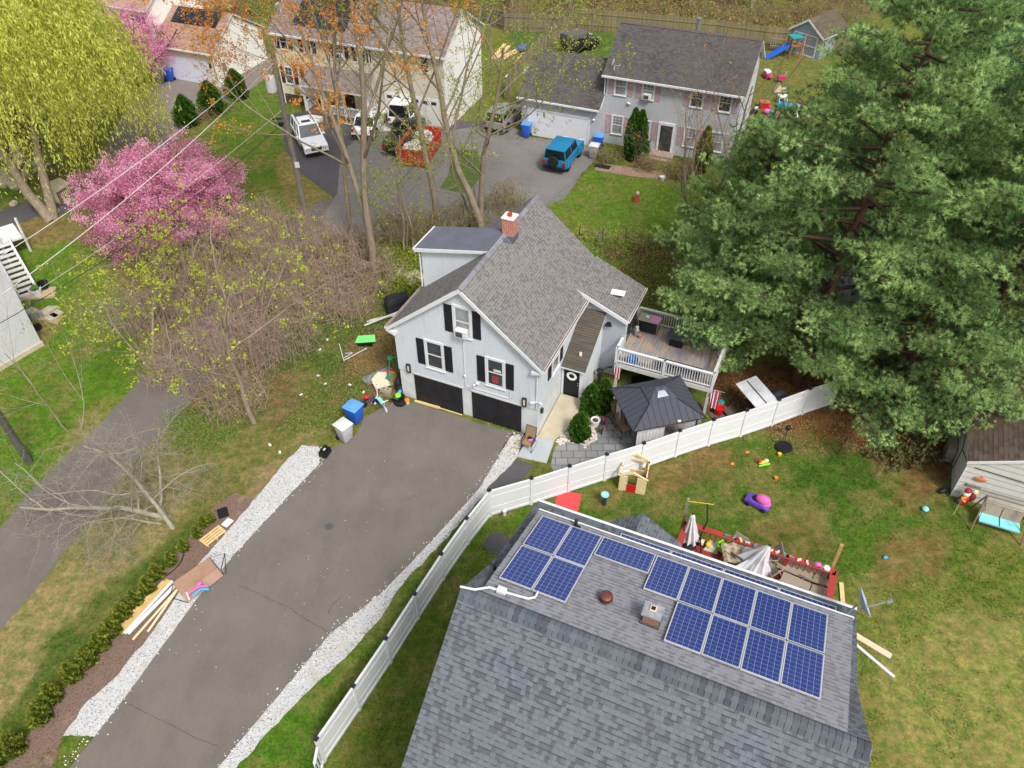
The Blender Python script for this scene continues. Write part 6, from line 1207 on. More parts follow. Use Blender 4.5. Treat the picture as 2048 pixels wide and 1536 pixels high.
# collapsed brown lounge on gravel
t=thing('folded_lounge','collapsed brown folding lounge lying on the white gravel strip','lounge chair',GP(400,1165,.02),R(48))
m=MB(); m.ext([(-.9,.0,.02),(.9,.0,.05),(.9,.45,.5),(-.9,.5,.45)],(0,0,.02)); m.build('backrest',pc('brown vinyl',142,112,90,.6),t)
m=MB(); m.ext([(-.9,-.55,.03),(.9,-.5,.05),(.9,.0,.08),(-.9,.0,.06)],(0,0,.02)); m.build('seat',pc('pinkish brown vinyl',166,136,120,.6),t)
m=MB(); m.tube([(.9,-.5,.06),(.9,.45,.5),(1.5,.2,.4),(1.0,-.5,.04)],.018,5); m.tube([(.95,-.2,.1),(1.5,.2,.4)],.018,5); m.tube([(-.9,-.55,.04),(-1.3,.3,.05),(-.9,.45,.4)],.018,5); m.build('frame',BLACK,t)
obj1('toy_pile','pink, white and blue plastic toys lying on the collapsed brown lounge','toy',GP(400,1178,.2),R(48),lambda m:(m.tube([(-.5,.1,.1),(0,.05,.15),(.3,-.2,.1)],.05,6,0),m.tube([(-.4,-.1,.05),(0,-.1,.1),(.25,-.35,.05)],.06,6,1),m.tube([(-.6,-.2,.1),(-.5,.2,.1)],.04,6,2),m.ball((.1,.15,.15),(.14,.1,.08),0)),[PINK,SKYB,WHITE])
# ================================================================ gazebo and patio
GZ=F_=None
gz=thing('gazebo','black hard top gazebo with raised roof vent over the paved patio','gazebo',hw(5.4,2.6,0),HY+R(38.3))
gl=math.hypot(7.93-4.96,2.61-.26)/2; gw=math.hypot(4.96-2.83,2.65-.26)/2
GR=boards('charcoal metal roof',C(72,74,84),.33,0,.3,.04); GRM=plain('black roof rib',(.03,.03,.04,1),.4,.2)
m=MB(); zr0,zr1=2.3,3.0; a,b=.62,.5
Q=[(-gl,-gw,zr0),(gl,-gw,zr0),(gl,gw,zr0),(-gl,gw,zr0)]; Q2=[(-a,-b,zr1),(a,-b,zr1),(a,b,zr1),(-a,b,zr1)]
m.add(Q+Q2+[(x,y,z-.06) for x,y,z in Q],[(0,1,5,4),(1,2,6,5),(2,3,7,6),(3,0,4,7),(0,8,9,1),(1,9,10,2),(2,10,11,3),(3,11,8,0),(8,11,10,9)]); m.build('roof',GR,gz)
m=MB()
for p,q in zip(Q,Q2): m.tube([(p[0],p[1],p[2]+.01),(q[0],q[1],q[2]+.02)],.028,5)
for p,q in zip(Q,Q[1:]+Q[:1]): m.tube([(p[0],p[1],p[2]-.02),(q[0],q[1],q[2]-.02)],.03,4)
m.build('roof_trim',GRM,gz)
m=MB(); c1=[(-.75,-.6,3.0),(.75,-.6,3.0),(.75,.6,3.0),(-.75,.6,3.0)]; c2=[(-.25,-.05,3.38),(.25,-.05,3.38),(.25,.05,3.38),(-.25,.05,3.38)]
m.add(c1+c2,[(0,1,5,4),(1,2,6,5),(2,3,7,6),(3,0,4,7),(4,5,6,7),(0,3,2,1)]); tp=m.build('vent_roof',GR,gz); m=MB(); m.poly([(-.3,-.47,3.115),(.3,-.47,3.115),(.16,-.2,3.3),(-.16,-.2,3.3)]); m.build('skylight_panel',plain('reflective panel',C(150,160,172),.15,.3),tp)
m=MB(); m.cb((.4,-gw+.03,2.24),(1.6,.04,.1)); m.cb((gl-.03,.3,2.26),(.04,1.8,.08)); m.build('rusty_edge',plain('rusty brown edge',C(150,98,60),.9,0,.2,8),gz)
m=MB(); m.cb((.5,-gw+.05,2.36),(.16,.12,.04)); m.build('loose_tag',WHITE,gz)
for sx in (-1,1):
    for sy in (-1,1):
        m=MB(); m.box(sx*(gl-.3)-.05,sx*(gl-.3)+.05,sy*(gw-.3)-.05,sy*(gw-.3)+.05,0,2.3); m.build('post',GRM,gz)
CUR=plain('pale grey curtain',C(196,194,196),.9,0,.12,3)
def curt(m,x0,x1,y0,y1,n=16):
    for k in range(n):
        u0=x0+(x1-x0)*k/n;u1=x0+(x1-x0)*(k+1)/n; w0=.05*(k%2);w1=.05*((k+1)%2); v0=y0+(y1-y0)*k/n; v1=y0+(y1-y0)*(k+1)/n
        nx_,ny_=(0,1) if abs(x1-x0)>abs(y1-y0) else (1,0)
        m.ext([(u0+nx_*w0,v0+ny_*w0,.05),(u1+nx_*w1,v1+ny_*w1,.05),(u1+nx_*w1,v1+ny_*w1,2.2),(u0+nx_*w0,v0+ny_*w0,2.2)],(nx_*.01,ny_*.01,0))
for (x0,x1,y0,y1) in ((-gl+.35,-.1,-gw+.26,-gw+.26),(gl-.9,gl-.35,-gw+.26,-gw+.26),(-gl+.26,-gl+.26,gw-.9,gw-.35)):
    m=MB(); curt(m,x0,x1,y0,y1); m.build('curtain',CUR,gz)
sling_chair('tan folding chair under the near left edge of the black gazebo',GP(1240,862,.015),R(-60),TAN,DMETAL,.35)
sling_chair('second tan folding chair behind the first under the gazebo',GP(1232,838,.015),R(-70),TAN,DMETAL,.5)
multi('planter_pot','white round planter filled with soil beside the cone shrubs','planter',GP(1190,850,.02),0,[('pot',lambda m:m.lathe([(.2,0),(.26,.4),(.24,.4),(.22,.36)],(0,0,0),20),WHITE),('soil',lambda m:m.lathe([(.22,.35),(.1,.37)],(0,0,0),16),SOIL)])
obj1('kids_bike','small red child bike standing on the pavers right of the white planter','bike',GP(1206,858,.015),R(75),lambda m:kbike(m),[RED,TIRE])
obj1('garden_fountain','black ornamental hand pump by the rear wing wall','garden ornament',GP(1197,770,.02),0,lambda m:(m.lathe([(.2,0),(.12,.2),(.08,.9),(.16,1.0),(.2,1.1),(.04,1.2)],(0,0,0),12),m.tube([(0,0,1.0),(.4,.1,1.2),(.8,.2,1.15)],.05,6)),BLACK,0,True)
FLAGM=NT('striped flag'); _uv=FLAGM.n('TexCoord').outputs['Object']; _sp=FLAGM.n('SeparateXYZ'); FLAGM.l(_uv,_sp.inputs[0]); _f2=FLAGM.math('LESS_THAN',FLAGM.math('FRACT',FLAGM.math('DIVIDE',_sp.outputs[0],.16)),.5); FLAGM=FLAGM.col(FLAGM.mix(_f2,C(190,36,56),C(225,222,225)),.8)
def flag(m,w,h):
    n=8
    for k in range(n): 
        x0,x1=w*k/n,w*(k+1)/n; m.ext([(x0,.04*(k%2),0),(x1,.04*((k+1)%2),0),(x1*.7+.1,.04*((k+1)%2),-h),(x0*.7+.1,.04*(k%2),-h)],(0,.01,0),0)
    m.tube([(-.1,0,-.5),(w*.3,-.05,.1),(w+.2,0,.05)],.015,5,1)
multi('flag','red and white striped flag hanging from the front right deck corner','flag',hw(7.62,5.0,1.95),HY,[('cloth',lambda m:flag(m,.5,1.25),[FLAGM,GREY])]); multi('flag','pale red striped flag hanging from the deck corner next to the house','flag',hw(2.35,5.0,2.0),HY,[('cloth',lambda m:flag(m,.4,1.1),[FLAGM,GREY])])
obj1('ring_planter','black wire ring planter under the deck','planter',GP(1283,770,.02),0,lambda m:(m.lathe([(.55,.0),(.6,.28),(.57,.28),(.52,.02)],(0,0,0),20),),BLACK)
obj1('red_bucket','red bucket standing on stone slabs behind the white fence','bucket',GP(1436,826,.05),0,lambda m:m.lathe([(.22,0),(.28,.42),(.26,.42),(.22,.36)],(0,0,0),18),RED,0,True)
obj1('teal_ring','teal toy ring next to the red bucket','toy',GP(1441,806,.3),0,lambda m:m.lathe([(.08,0),(.2,.02),(.2,.08),(.08,.1)],(0,0,0),16),TEAL,0,True)
for i,(px,py,rz) in enumerate([(1437,832,.3),(1457,822,.5),(1418,812,.2)]): obj1('stone_slab','dark stepping slab '+['under the red bucket','right of the red bucket','left of the red bucket'][i],'slab',GP(px,py,.01),rz,lambda m:m.box(-.45,.45,-.35,.35,0,.05),plain('dark slab',C(104,88,78),.9,0,.2),.02)
sw=thing('patio_swing','metal frame patio swing with pale canopy behind the white fence','swing seat',GP(1500,830,.0),R(20))
m=MB()
for s in (-1,1): m.tube([(-.9,s*.9,0),(0,s*.9,1.7),(.9,s*.9,0)],.03,6)
m.tube([(0,-.9,1.7),(0,.9,1.7)],.03,6); m.build('frame',DMETAL,sw)
m=MB(); m.ext([(-.6,-1.0,1.55),(.6,-1.0,1.75),(.6,1.0,1.75),(-.6,1.0,1.55)],(0,0,.04)); m.build('canopy',plain('pale canvas canopy',C(220,220,224),.8),sw)
m=MB(); m.box(-.3,.3,-.7,.7,.5,.56); m.ext([(-.3,-.7,.56),(-.45,-.7,1.0),(-.45,.7,1.0),(-.3,.7,.56)],(.03,0,0)); m.build('seat',pc('brown sling',110,70,56,.8),sw)
obj1('covered_grill','black covered barbecue beside the patio swing','grill',GP(1548,812,0),R(15),lambda m:(m.box(-.6,.6,-.35,.35,0,.8),m.ball((0,0,.8),(.55,.33,.35))),plain('black barbecue cover',(.03,.03,.04,1),.6,0,.2),0,True)
# deck furniture
def dk(u,v,z=0): return hw(u,v,2.0+z)
multi('side_cabinet','brown wicker cabinet with a pink towel on its top, on the deck by the house','cabinet',dk(3.25,8.35),HY,[('body',lambda m:(m.box(-.55,.55,-.3,.3,.05,.85,0),m.box(-.5,.5,-.32,-.3,.1,.8,1)),[pc('olive wood',120,112,90,.7),BLACK]),('top',lambda m:m.box(-.6,.6,-.35,.35,.85,.89),pc('sage top',150,152,130,.7))])
obj1('towel','pink towel with white cloth lying on the brown cabinet','towel',dk(3.45,8.35,.9),HY,lambda m:(m.box(-.1,.38,-.28,.28,0,.03,0),m.ball((-.35,0,.04),(.14,.12,.05),1)),[pc('pink towel',220,130,190,.9),WHITE])
multi('fire_table','black square fire table in the middle of the deck','table',dk(5.0,7.9),HY,[('base',lambda m:m.box(-.36,.36,-.36,.36,0,.55),BLACK),('tabletop',lambda m:m.box(-.56,.56,-.45,.45,.55,.62),plain('scuffed dark top',C(70,70,78),.4,0,.35,5))])
obj1('propane_tank','grey propane tank on the deck next to the sliding door','gas bottle',dk(2.75,7.7),0,lambda m:(m.lathe([(.1,0),(.16,.06),(.16,.4),(.08,.5),(.04,.52)],(0,0,0),16,0),m.lathe([(.09,.5),(.1,.6)],(0,0,0),12,1)),[GREY,WHITE],0,True)
obj1('pot','small terracotta and white pot beside the propane tank','pot',dk(3.0,7.55),0,lambda m:m.lathe([(.08,0),(.12,.2)],(0,0,0),12),pc('terracotta',190,120,96,.8))
obj1('blue_basket','blue fabric basket at the front left corner of the deck','basket',dk(3.2,5.4),0,lambda m:m.lathe([(.25,0),(.34,.25),(.31,.25),(.24,.03)],(0,0,0),18),pc('blue fabric',40,110,180,.8))
obj1('bench','long low black bench inside the front railing of the deck','bench',dk(5.7,5.65),HY,lambda m:(m.box(-1.2,1.2,-.22,.22,.36,.44),m.box(-1.1,-1.0,-.2,.2,0,.36),m.box(1.0,1.1,-.2,.2,0,.36)),BLACK)
# ================================================================ right yard
ph=thing('playhouse','cream plastic playhouse with red half door by the white fence','playhouse',GP(1266,965),R(18))
def pw(m,ax):
    pass
m=MB(); w_=.62; h_=1.05
for s in (-1,1):
    m.box(-w_,w_,s*w_-.03,s*w_+.03,0,.3); m.box(-w_,-w_+.14,s*w_-.03,s*w_+.03,.3,h_); m.box(w_-.14,w_,s*w_-.03,s*w_+.03,.3,h_); m.box(-w_,w_,s*w_-.03,s*w_+.03,h_-.12,h_); m.box(-.05,.05,s*w_-.02,s*w_+.02,.3,h_)
m.box(w_-.03,w_+.03,-w_,w_,0,.3); m.box(w_-.03,w_+.03,-w_,-w_+.16,.3,h_); m.box(w_-.03,w_+.03,w_-.16,w_,.3,h_); m.box(w_-.03,w_+.03,-w_,w_,h_-.12,h_)
m.box(-w_-.03,-w_+.03,-w_,-.2,0,h_); m.box(-w_-.03,-w_+.03,.25,w_,0,h_)
for x in (-w_,w_): m.ext([(x-.04,-w_-.1,h_),(x-.04,0,h_+.38),(x-.04,w_+.1,h_),(x-.04,w_-.05,h_),(x-.04,0,h_+.24),(x-.04,-w_+.05,h_)],(.08,0,0))
m.build('wall',CREAM,ph)
m=MB(); m.box(-w_-.06,-w_-.03,-.2,.25,.02,.55); m.build('door',RED,ph); m=MB(); m.box(-w_+.1,-w_+.3,w_+.03,w_+.06,.35,.8); m.box(.1,.5,-w_-.06,-w_-.03,.35,.75); m.build('shutter',pc('brown red shutter',130,56,50),ph)
# door must face the camera: rotate
ph.rotation_euler=(0,0,R(75))
obj1('red_mat','flat red board lying on the grass between the fence and the solar house','board',GP(1135,1005,.01),NY+R(12),lambda m:m.box(-.58,.58,-.62,.62,0,.05),pc('faded red board',204,72,74,.7))
obj1('bird_bath','slim dark post with pale blue top standing on the right lawn','garden ornament',GP(1208,1008),0,lambda m:(m.tube([(0,0,0),(0,0,.62)],.11,10,0),m.lathe([(.1,.62),(.2,.68),(.19,.72),(.02,.7)],(0,0,0),14,1)),[pc('dark teal post',40,60,70),pc('pale aqua top',150,205,215)],0,True)
tc=thing('toy_car','purple and pink ride in toy car on the right lawn','toy car',GP(1513,1010),R(-35))
m=MB(); m.ext([(-.55,-.28,.1),(-.58,-.28,.3),(-.3,-.28,.42),(.3,-.28,.42),(.6,-.28,.3),(.62,-.28,.1)],(0,.56,0)); m.build('body',PURPLE,tc,bevel=.05,smooth=True)
m=MB(); m.ball((.22,0,.55),(.36,.26,.26)); m.ball((.3,0,.4),(.34,.25,.2)); m.build('seat_back',PINK,tc,smooth=True)
m=MB(); m.ball((-.1,0,.42),(.2,.2,.14)); m.build('seat_opening',BLACK,tc,smooth=True)
for sx in (-.38,.38):
    for s in (-1,1): 
        m=MB(); m.lathe([(.04,-.04),(.12,-.04),(.12,.04),(.04,.04)],(sx,s*.28,.12),12,T=Matrix.Rotation(math.pi/2,4,'X')); m.build('wheel',TIRE,tc)
for px,py,mt,lb,fn in [(1494,906,ORNG,'small orange toy nearest the white fence on the right lawn',0),(1464,929,ORNG,'flat orange toy left of the brown patch on the right lawn',0),(1551,960,ORNG,'small orange cup toy in the darker grass',1),(1558,912,YELL,'yellow cup toy below the black disc',1),(1849,1021,TURQ,'turquoise ball on the right lawn near the white shed',2),(1770,1116,SKYB,'tiny blue toy near the red deck post',0),(1566,1122,PINK,'pink toy dish on the red deck corner',0)]:
    if px==1566: continue
    obj1('toy',lb,'toy',GP(px,py,.0),.4,[lambda m:(m.ball((0,0,.06),(.12,.08,.06)),),lambda m:m.lathe([(.06,0),(.1,.2)],(0,0,0),10),lambda m:m.ball((0,0,.12),(.16,.16,.12),n=14,k=8)][fn],mt,0,True)
obj1('toy_figure','yellow and red plastic ride on toy beyond the playhouse','toy',GP(1526,928),.3,lambda m:(m.ball((0,0,.15),(.28,.1,.08),0),m.ball((-.2,.05,.25),(.1,.1,.1),1),m.ball((.15,0,.2),(.12,.12,.1),2),m.tube([(-.3,-.1,.05),(.3,-.12,.05)],.05,6,3)),[YELL,RED,CREAM,LIME],0,True)
obj1('fire_pit_lid','round black disc on a short stand in the right yard','lid',GP(1567,898),0,lambda m:(m.lathe([(.1,0),(.1,.12),(.42,.14),(.4,.2),(.1,.24)],(0,0,0),20),),BLACK,0,True)
obj1('solar_lantern','black garden lantern near the end of the visible white fence','lantern',GP(1571,872),0,lambda m:(m.tube([(0,0,0),(0,0,.5)],.02,5),m.ball((0,0,.6),(.14,.14,.16))),BLACK,0,True)
obj1('mailbox_stub','short white capped pipe stub at the foot of the fence corner','pipe',GP(1009,1030),0,lambda m:(m.tube([(0,0,0),(0,0,.3)],.08,12),m.ball((0,0,.32),(.12,.12,.09))),WHITE,0,True)
# planks on the lawn right
for i,(a,b,w,mt,lb) in enumerate([((1682,1166),(1686,1216),.09,WOODN,'short pale board lying above the satellite dish'),((1700,1265),(1782,1314),.13,plain('pinkish pale board',C(222,196,170),.8),'wide pale board sticking out from the solar house'),((1704,1284),(1788,1355),.06,WHITE,'white gutter pipe lying below the wide pale board')]):
    p,q=GP(*a,.02),GP(*b,.02); d=q-p; m=MB(frame(p,(d.x,d.y,0))); m.box(0,d.length,-w,w,0,.06); tag(m.build('loose_board',mt),lb,'board')
# branch pile
t=thing('branch_pile','heap of cut pine branches lying at the lawn edge under the pines','branch pile',GP(1800,905)); polys=[]; rs=np.random.RandomState(9)
for i in range(90):
    a=rs.uniform(0,6.28); L=rs.uniform(.5,1.7); c=np.array([rs.normal()*.7,rs.normal()*.4,rs.uniform(.05,.5)]); d=np.array([math.cos(a),math.sin(a),rs.uniform(-.25,.25)])*L/2; s=np.linspace(-1,1,5)[:,None]; polys.append((c+d*s+rs.normal(size=(5,3))*.05,np.linspace(.03,.01,5)*rs.uniform(.4,1)))
for p,q in (((1680,912),(1705,870)),((1745,955),(1800,900))):
    A,B=np.array(GP(*p,.05))-np.array(t.location),np.array(GP(*q,.5))-np.array(t.location); s=np.linspace(0,1,6)[:,None]; polys.append((A+(B-A)*s+rs.normal(size=(6,3))*.06,np.linspace(.02,.04,6)))
wood(t,polys,'branches',bark('reddish dead branches',C(130,96,78)),4); leaves(t,'dead_needles',np.concatenate([p[0] for p in polys])[rs.randint(400,size=2500)]+rs.normal(size=(2500,3))*.1,.12,foliage('dead pine needles',C(96,70,48),C(90,110,66),.2),rs,aspect=2)
# swing bench by shed
sb=thing('swing_bench','brown framed garden swing bench with turquoise seat beside the white shed','swing bench',GP(1990,1052),R(-24))
m=MB()
for s in (-1,1): m.tube([(s*1.05,-.75,0),(s*.95,0,1.75),(s*1.05,.7,0)],.04,6)
m.tube([(-.98,0,1.75),(.98,0,1.75)],.04,6); 
for s in (-1,1): m.tube([(s*.95,0,1.7),(s*.9,-.55,1.3),(s*.97,-.55,1.25)],.03,5)
m.build('frame',pc('brown grey tube',120,102,88,.6),sb)
m=MB(); m.box(-.85,.85,-.45,.1,.42,.5); m.build('seat',TURQ,sb); m=MB(); m.ext([(-.85,.1,.5),(.85,.1,.5),(.85,.28,1.05),(-.85,.28,1.05)],(0,.03,0)); m.build('backrest',TAUPE,sb); m=MB(); m.tube([(0,-.45,.51),(0,.1,.52),(0,.26,1.0)],.015,4); 
for s in (-1,1): m.tube([(s*.85,-.3,.5),(s*.9,0,1.7)],.012,4)
m.build('strap',BLACK,sb)
def pinw(m):
    m.tube([(0,0,0),(0,0,1.1)],.015,5,0)
    for k in range(8):
        a=k*math.pi/4; b=a+.5; m.ext([(0,-.03,1.1),(.3*math.cos(a),-.08,1.1+.3*math.sin(a)),(.32*math.cos(b),.0,1.1+.32*math.sin(b))],(0,.01,0),1+k%6)
obj1('pinwheel','rainbow pinwheel on a thin stick in front of the white shed','pinwheel',GP(1906,1030),.3,pinw,[CREAM,RED,ORNG,YELL,pc('green vane',60,170,110),BLUE,PURPLE])
obj1('yard_decoration','white and red light up winter decoration leaning on the shed corner','decoration',GP(1922,1008),.2,lambda m:(m.ball((0,0,.35),(.28,.2,.35),0),m.ball((0,.02,.75),(.2,.16,.2),1),m.ball((0,.02,.95),(.18,.15,.12),0)),[pc('deep red plastic',150,30,44),WHITE],0,True)
obj1('yard_decoration','red brown decoration with a pale blue ball right of the rainbow pinwheel','decoration',GP(1940,1002),.2,lambda m:(m.ball((0,0,.3),(.2,.15,.28),0),m.ball((.0,0,.68),(.15,.13,.15),1),m.ball((.12,0,.9),(.11,.11,.1),2)),[pc('brown red toy',120,50,40),CREAM,TURQ],0,True)
obj1('rake','black headed long handled tool leaning against the white shed side wall','tool',GP(1885,985),R(20),lambda m:(m.ball((0,0,.15),(.3,.14,.14)),m.tube([(0,0,.2),(.35,.5,1.5)],.02,5),m.ball((.37,.53,1.55),.06)),BLACK)
# ================================================================ red deck behind the solar house
RED_D=boards('red painted deck boards',C(150,58,50),.14,1,.6,.08); REDP=plain('red painted rail',C(158,58,54),.6,0,.12,5)
DKO=nw(0,0,0); DV0,DV1,DU0,DU1,DFZ=16.9,21.8,-1.95,4.12,2.5
rd=thing('red_deck','red painted wooden deck with red railing behind the solar house','deck',nw(1.15,20,0),NY); SD=T_(-1.15,-20,0)
def dl(u,v,z=0): return nw(u,v,DFZ+z)
def dp(px,py,z=0): q=G(px,py,DFZ+z); return Vector((q.x,q.y,DFZ+z))
m=MB(SD); m.box(DU0,DU1,DV0,DV1,DFZ-.05,DFZ); m.build('deck_floor',RED_D,rd); m=MB(SD); m.box(DU0,DU1,DV1-.02,DV1+.03,DFZ-.3,DFZ-.002); m.box(DU1-.02,DU1+.03,DV0,DV1-.02,DFZ-.3,DFZ-.002); 
for u in (DU0+.1,1.1,DU1-.1): m.box(u-.07,u+.07,DV1-.2,DV1-.06,0,DFZ-.05)
m.build('deck_frame',REDP,rd)
s_=lambda u,v,z:(u-1.15,v-20,z)
railing(rd,s_(DU0,DV1-.08,DFZ),s_(DU1,DV1-.08,DFZ),.95,REDP,.22,(2.1,4.2),.04,capw=.26); railing(rd,s_(DU1-.08,DV0,DFZ),s_(DU1-.08,DV1-.2,DFZ),.95,REDP,.2,(2.6,),.04,capw=.26); railing(rd,s_(DU0+.1,20.1,DFZ),s_(DU0+.1,DV1-.2,DFZ),.95,REDP,.2,(),.04,capw=.26)
obj1('timber_post','tall plain timber post rising from the far right corner of the red deck','post',nw(4.0,21.95,0),NY,lambda m:m.tube([(0,0,0),(-.05,.12,4.7)],.09,4),plain('golden timber post',C(176,142,88),.8))
obj1('timber_post','grey timber post at the left end of the red deck railing','post',nw(-2.0,21.7,0),NY,lambda m:m.tube([(0,0,0),(0,.05,4.9)],.07,4),WOODG)
obj1('yellow_rod','thin yellow rod fixed to the top of the grey post','rod',nw(-2.0,21.7,4.8),NY,lambda m:m.tube([(0,0,0),(1.0,.25,.0)],.015,5),YELL)
def umbrella(label,loc,rz,h,tilt,fab,seed,r=.3,cut=.62,ribs=8,open_=1.0):
    t=thing('closed_umbrella',label,'parasol',loc,rz); rs=np.random.RandomState(seed); T=Matrix.Rotation(tilt,4,'Y')
    m=MB(T); m.tube([(0,0,0),(0,0,h)],.025,8); m.build('pole',DMETAL,t)
    m=MB(T); n=28; prof=[(h-.02,.03),(h-.15,.1),(h-.5,r*.55),(h-1.0,r*.85),(h-1.45,r*1.15*open_),(h-1.6,r*1.25*open_)]; vs=[]
    for z,q in prof:
        for k in range(n): a=2*math.pi*k/n; w=q*(1+.28*math.cos(a*ribs)*min(1,(h-z)))*(1+.06*rs.normal()); vs.append((w*math.cos(a),w*math.sin(a),z+.05*rs.normal()*(z<h-1.4)))
    fs=[(i*n+k,(i+1)*n+k,(i+1)*n+(k+1)%n,i*n+(k+1)%n) for i in range(len(prof)-1) for k in range(n)]+[tuple(range(n))]; m.add(vs,fs); m.build('canopy',fab,t)
    m=MB(T); m.ball((0,0,h),.05); m.build('finial',BLACK,t); m=MB(); m.lathe([(.3,0),(.28,.08),(.06,.14)],(0,0,0),18); m.build('base',DMETAL,t); return t
UM=plain('pale grey umbrella fabric',C(206,206,210),.85,0,.1,5)
umbrella('large closed pale grey parasol standing in the middle of the red deck',dp(1488,1148),NY,2.3,R(14),UM,3,.42,open_=1.2)
umbrella('closed pale parasol hanging at the left end of the red deck',dp(1378,1090),NY,2.0,R(-4),UM,4,.26)
obj1('umbrella_arm','black curved cantilever arm lying over the left end of the red deck','pole',dp(1385,1108),NY,lambda m:(m.tube([(0,1.4,1.7),(.2,.9,1.2),(.1,.4,.7),(.35,0,.1),(1.1,-.35,.06)],.035,6),m.tube([(.35,0,.1),(.0,-.5,.05)],.03,6)),BLACK,0,True)
SLG=TAUPE
tt=multi('patio_table','round patio table half covered by a rumpled beige cloth on the red deck','table',dp(1492,1152),NY,[('tabletop',lambda m:m.lathe([(.62,.7),(.62,.73),(.05,.74)],(0,0,0),24),plain('smoked glass top',C(120,118,114),.2)),('pedestal',lambda m:legs(m,.4,.4,.7),DMETAL)])
def rump(m):
    rs=np.random.RandomState(2); n=12
    g=[[(-.7+1.4*i/n,-.5+1.0*j/n,.76+.05*math.sin(i*1.9)+.05*math.sin(j*2.3+i)+rs.uniform(0,.03)-.5*max(0,abs(-.7+1.4*i/n)-.55)) for j in range(n+1)] for i in range(n+1)]
    vs=[p for r_ in g for p in r_]; m.add(vs+[(x,y,z-.02) for x,y,z in vs],[(i*(n+1)+j,(i+1)*(n+1)+j,(i+1)*(n+1)+j+1,i*(n+1)+j+1) for i in range(n) for j in range(n)]+[((n+1)**2+i*(n+1)+j,(n+1)**2+i*(n+1)+j+1,(n+1)**2+(i+1)*(n+1)+j+1,(n+1)**2+(i+1)*(n+1)+j) for i in range(n) for j in range(n)])
obj1('rumpled_cover','crumpled beige cover lying over the round table on the red deck','cover',dp(1474,1128,.02),NY+.4,rump,plain('beige canvas',C(172,158,134),.9,0,.12,6),0,True)
for i,(u,v,rz,lb) in enumerate([(1468,1112,-1.9,'taupe sling chair nearest the lime toy chair on the red deck'),(1540,1128,3.5,'taupe sling chair right of the closed parasol on the red deck'),(1470,1136,1.2,'taupe sling chair on the house side of the round table'),(1545,1162,2.5,'taupe sling chair with its back to the loungers on the red deck')]):
    sling_chair(lb,dp(u,v),NY+rz,SLG,pc('grey beige tube',150,142,130,.5),.35,group='sling chairs round the table on the red deck')
def lounger(label,loc,rz):
    t=thing('sun_lounger',label,'sun lounger',loc,rz,'sun loungers on the red deck'); m=MB(); m.ext([(-.95,-.32,.34),(.35,-.32,.36),(.35,.32,.36),(-.95,.32,.34)],(0,0,.02)); m.build('seat',SLG,t)
    m=MB(); m.ext([(.4,-.32,.36),(1.05,-.32,.5),(1.05,.32,.5),(.4,.32,.36)],(0,0,.02)); m.build('backrest',SLG,t)
    m=MB()
    for s in (-1,1): m.tube([(-1.0,s*.34,.34),(.4,s*.34,.36),(1.08,s*.34,.5)],.022,5); m.tube([(-.7,s*.34,.34),(-.8,s*.34,0)],.02,5); m.tube([(.3,s*.34,.35),(.4,s*.34,0)],.02,5); m.tube([(-.1,s*.38,.35),(0,s*.38,.55),(.6,s*.38,.55)],.022,5)
    m.build('frame',pc('grey beige tube',150,142,130,.5),t); return t
l1=lounger('long taupe sun lounger along the far railing of the red deck',dp(1603,1152),NY+R(-6)); l1.scale=(1.05,.95,1); l2=lounger('second taupe sun lounger nearer the solar house on the red deck',dp(1600,1180),NY+R(-8)); l2.scale=(.85,.7,1)
def toychair(m):
    m.box(-.17,.17,-.17,.17,.24,.28); m.box(-.17,-.13,-.17,.17,.28,.55)
    for sx in (-1,1):
        for sy in (-1,1): m.tube([(sx*.15,sy*.15,.25),(sx*.2,sy*.2,0)],.03,5)
        m.tube([(-.15,sx*.17,.42),(.15,sx*.17,.42),(.15,sx*.17,.28)],.025,5)
tch=obj1('toy_chair','bright lime green child chair on the red deck','chair',dp(1446,1108),NY-.5,toychair,LIME); tch.scale=(1.35,)*3
obj1('step_stool','white curved plastic step stool on the red deck','stool',dp(1422,1098),NY,lambda m:(m.ext([(-.3,-.18,0),(.3,-.18,0),(.2,-.1,.25),(-.2,-.1,.25)],(0,.34,0)),),plain('off white plastic',C(222,218,206),.5),.02)
def bee(m):
    for k in range(5): m.lathe([(.16+.04*math.sin(k+.5),0),(.17+.04*math.sin(k+1),.14)],(-.35+k*.14,0,.2),14,k%2,T=Matrix.Rotation(math.pi/2,4,'Y'))
    m.ball((.4,0,.22),(.15,.16,.16),2)
obj1('striped_toy','black and cream striped bouncy toy with yellow head on the red deck','toy',dp(1397,1088),NY-.1,bee,[BLACK,CREAM,YELL],0,True)
obj1('towel','pale yellow towel on the red deck beside the house wall','towel',dp(1563,1176,.02),NY,lambda m:m.ball((0,0,.06),(.45,.3,.08)),pc('pale yellow cloth',216,208,150,.9),0,True); obj1('foam_board','turquoise foam board on the red deck near the lower loungers','board',dp(1592,1186,.02),NY-.5,lambda m:m.box(-.5,.5,-.22,.22,0,.06),pc('turquoise foam',110,190,190,.7))
for i in range(14):
    u=-.2+i*.29; obj1('rail_clutter',['teal','grey','pale','silver'][i%4]+' odds and ends on the red railing, item %s from the left'%['one','two','three','four','five','six','seven','eight','nine','ten','eleven','twelve','thirteen','fourteen'][i],'clutter',dl(u,DV1-.08,.955),NY+i,lambda m:(m.cb((0,0,.03),(.16,.08,.06)),m.ball((.08,.03,.04),.05)),[TEAL,GREY,CREAM,DWHITE][i%4],group='odds and ends on the red railing')
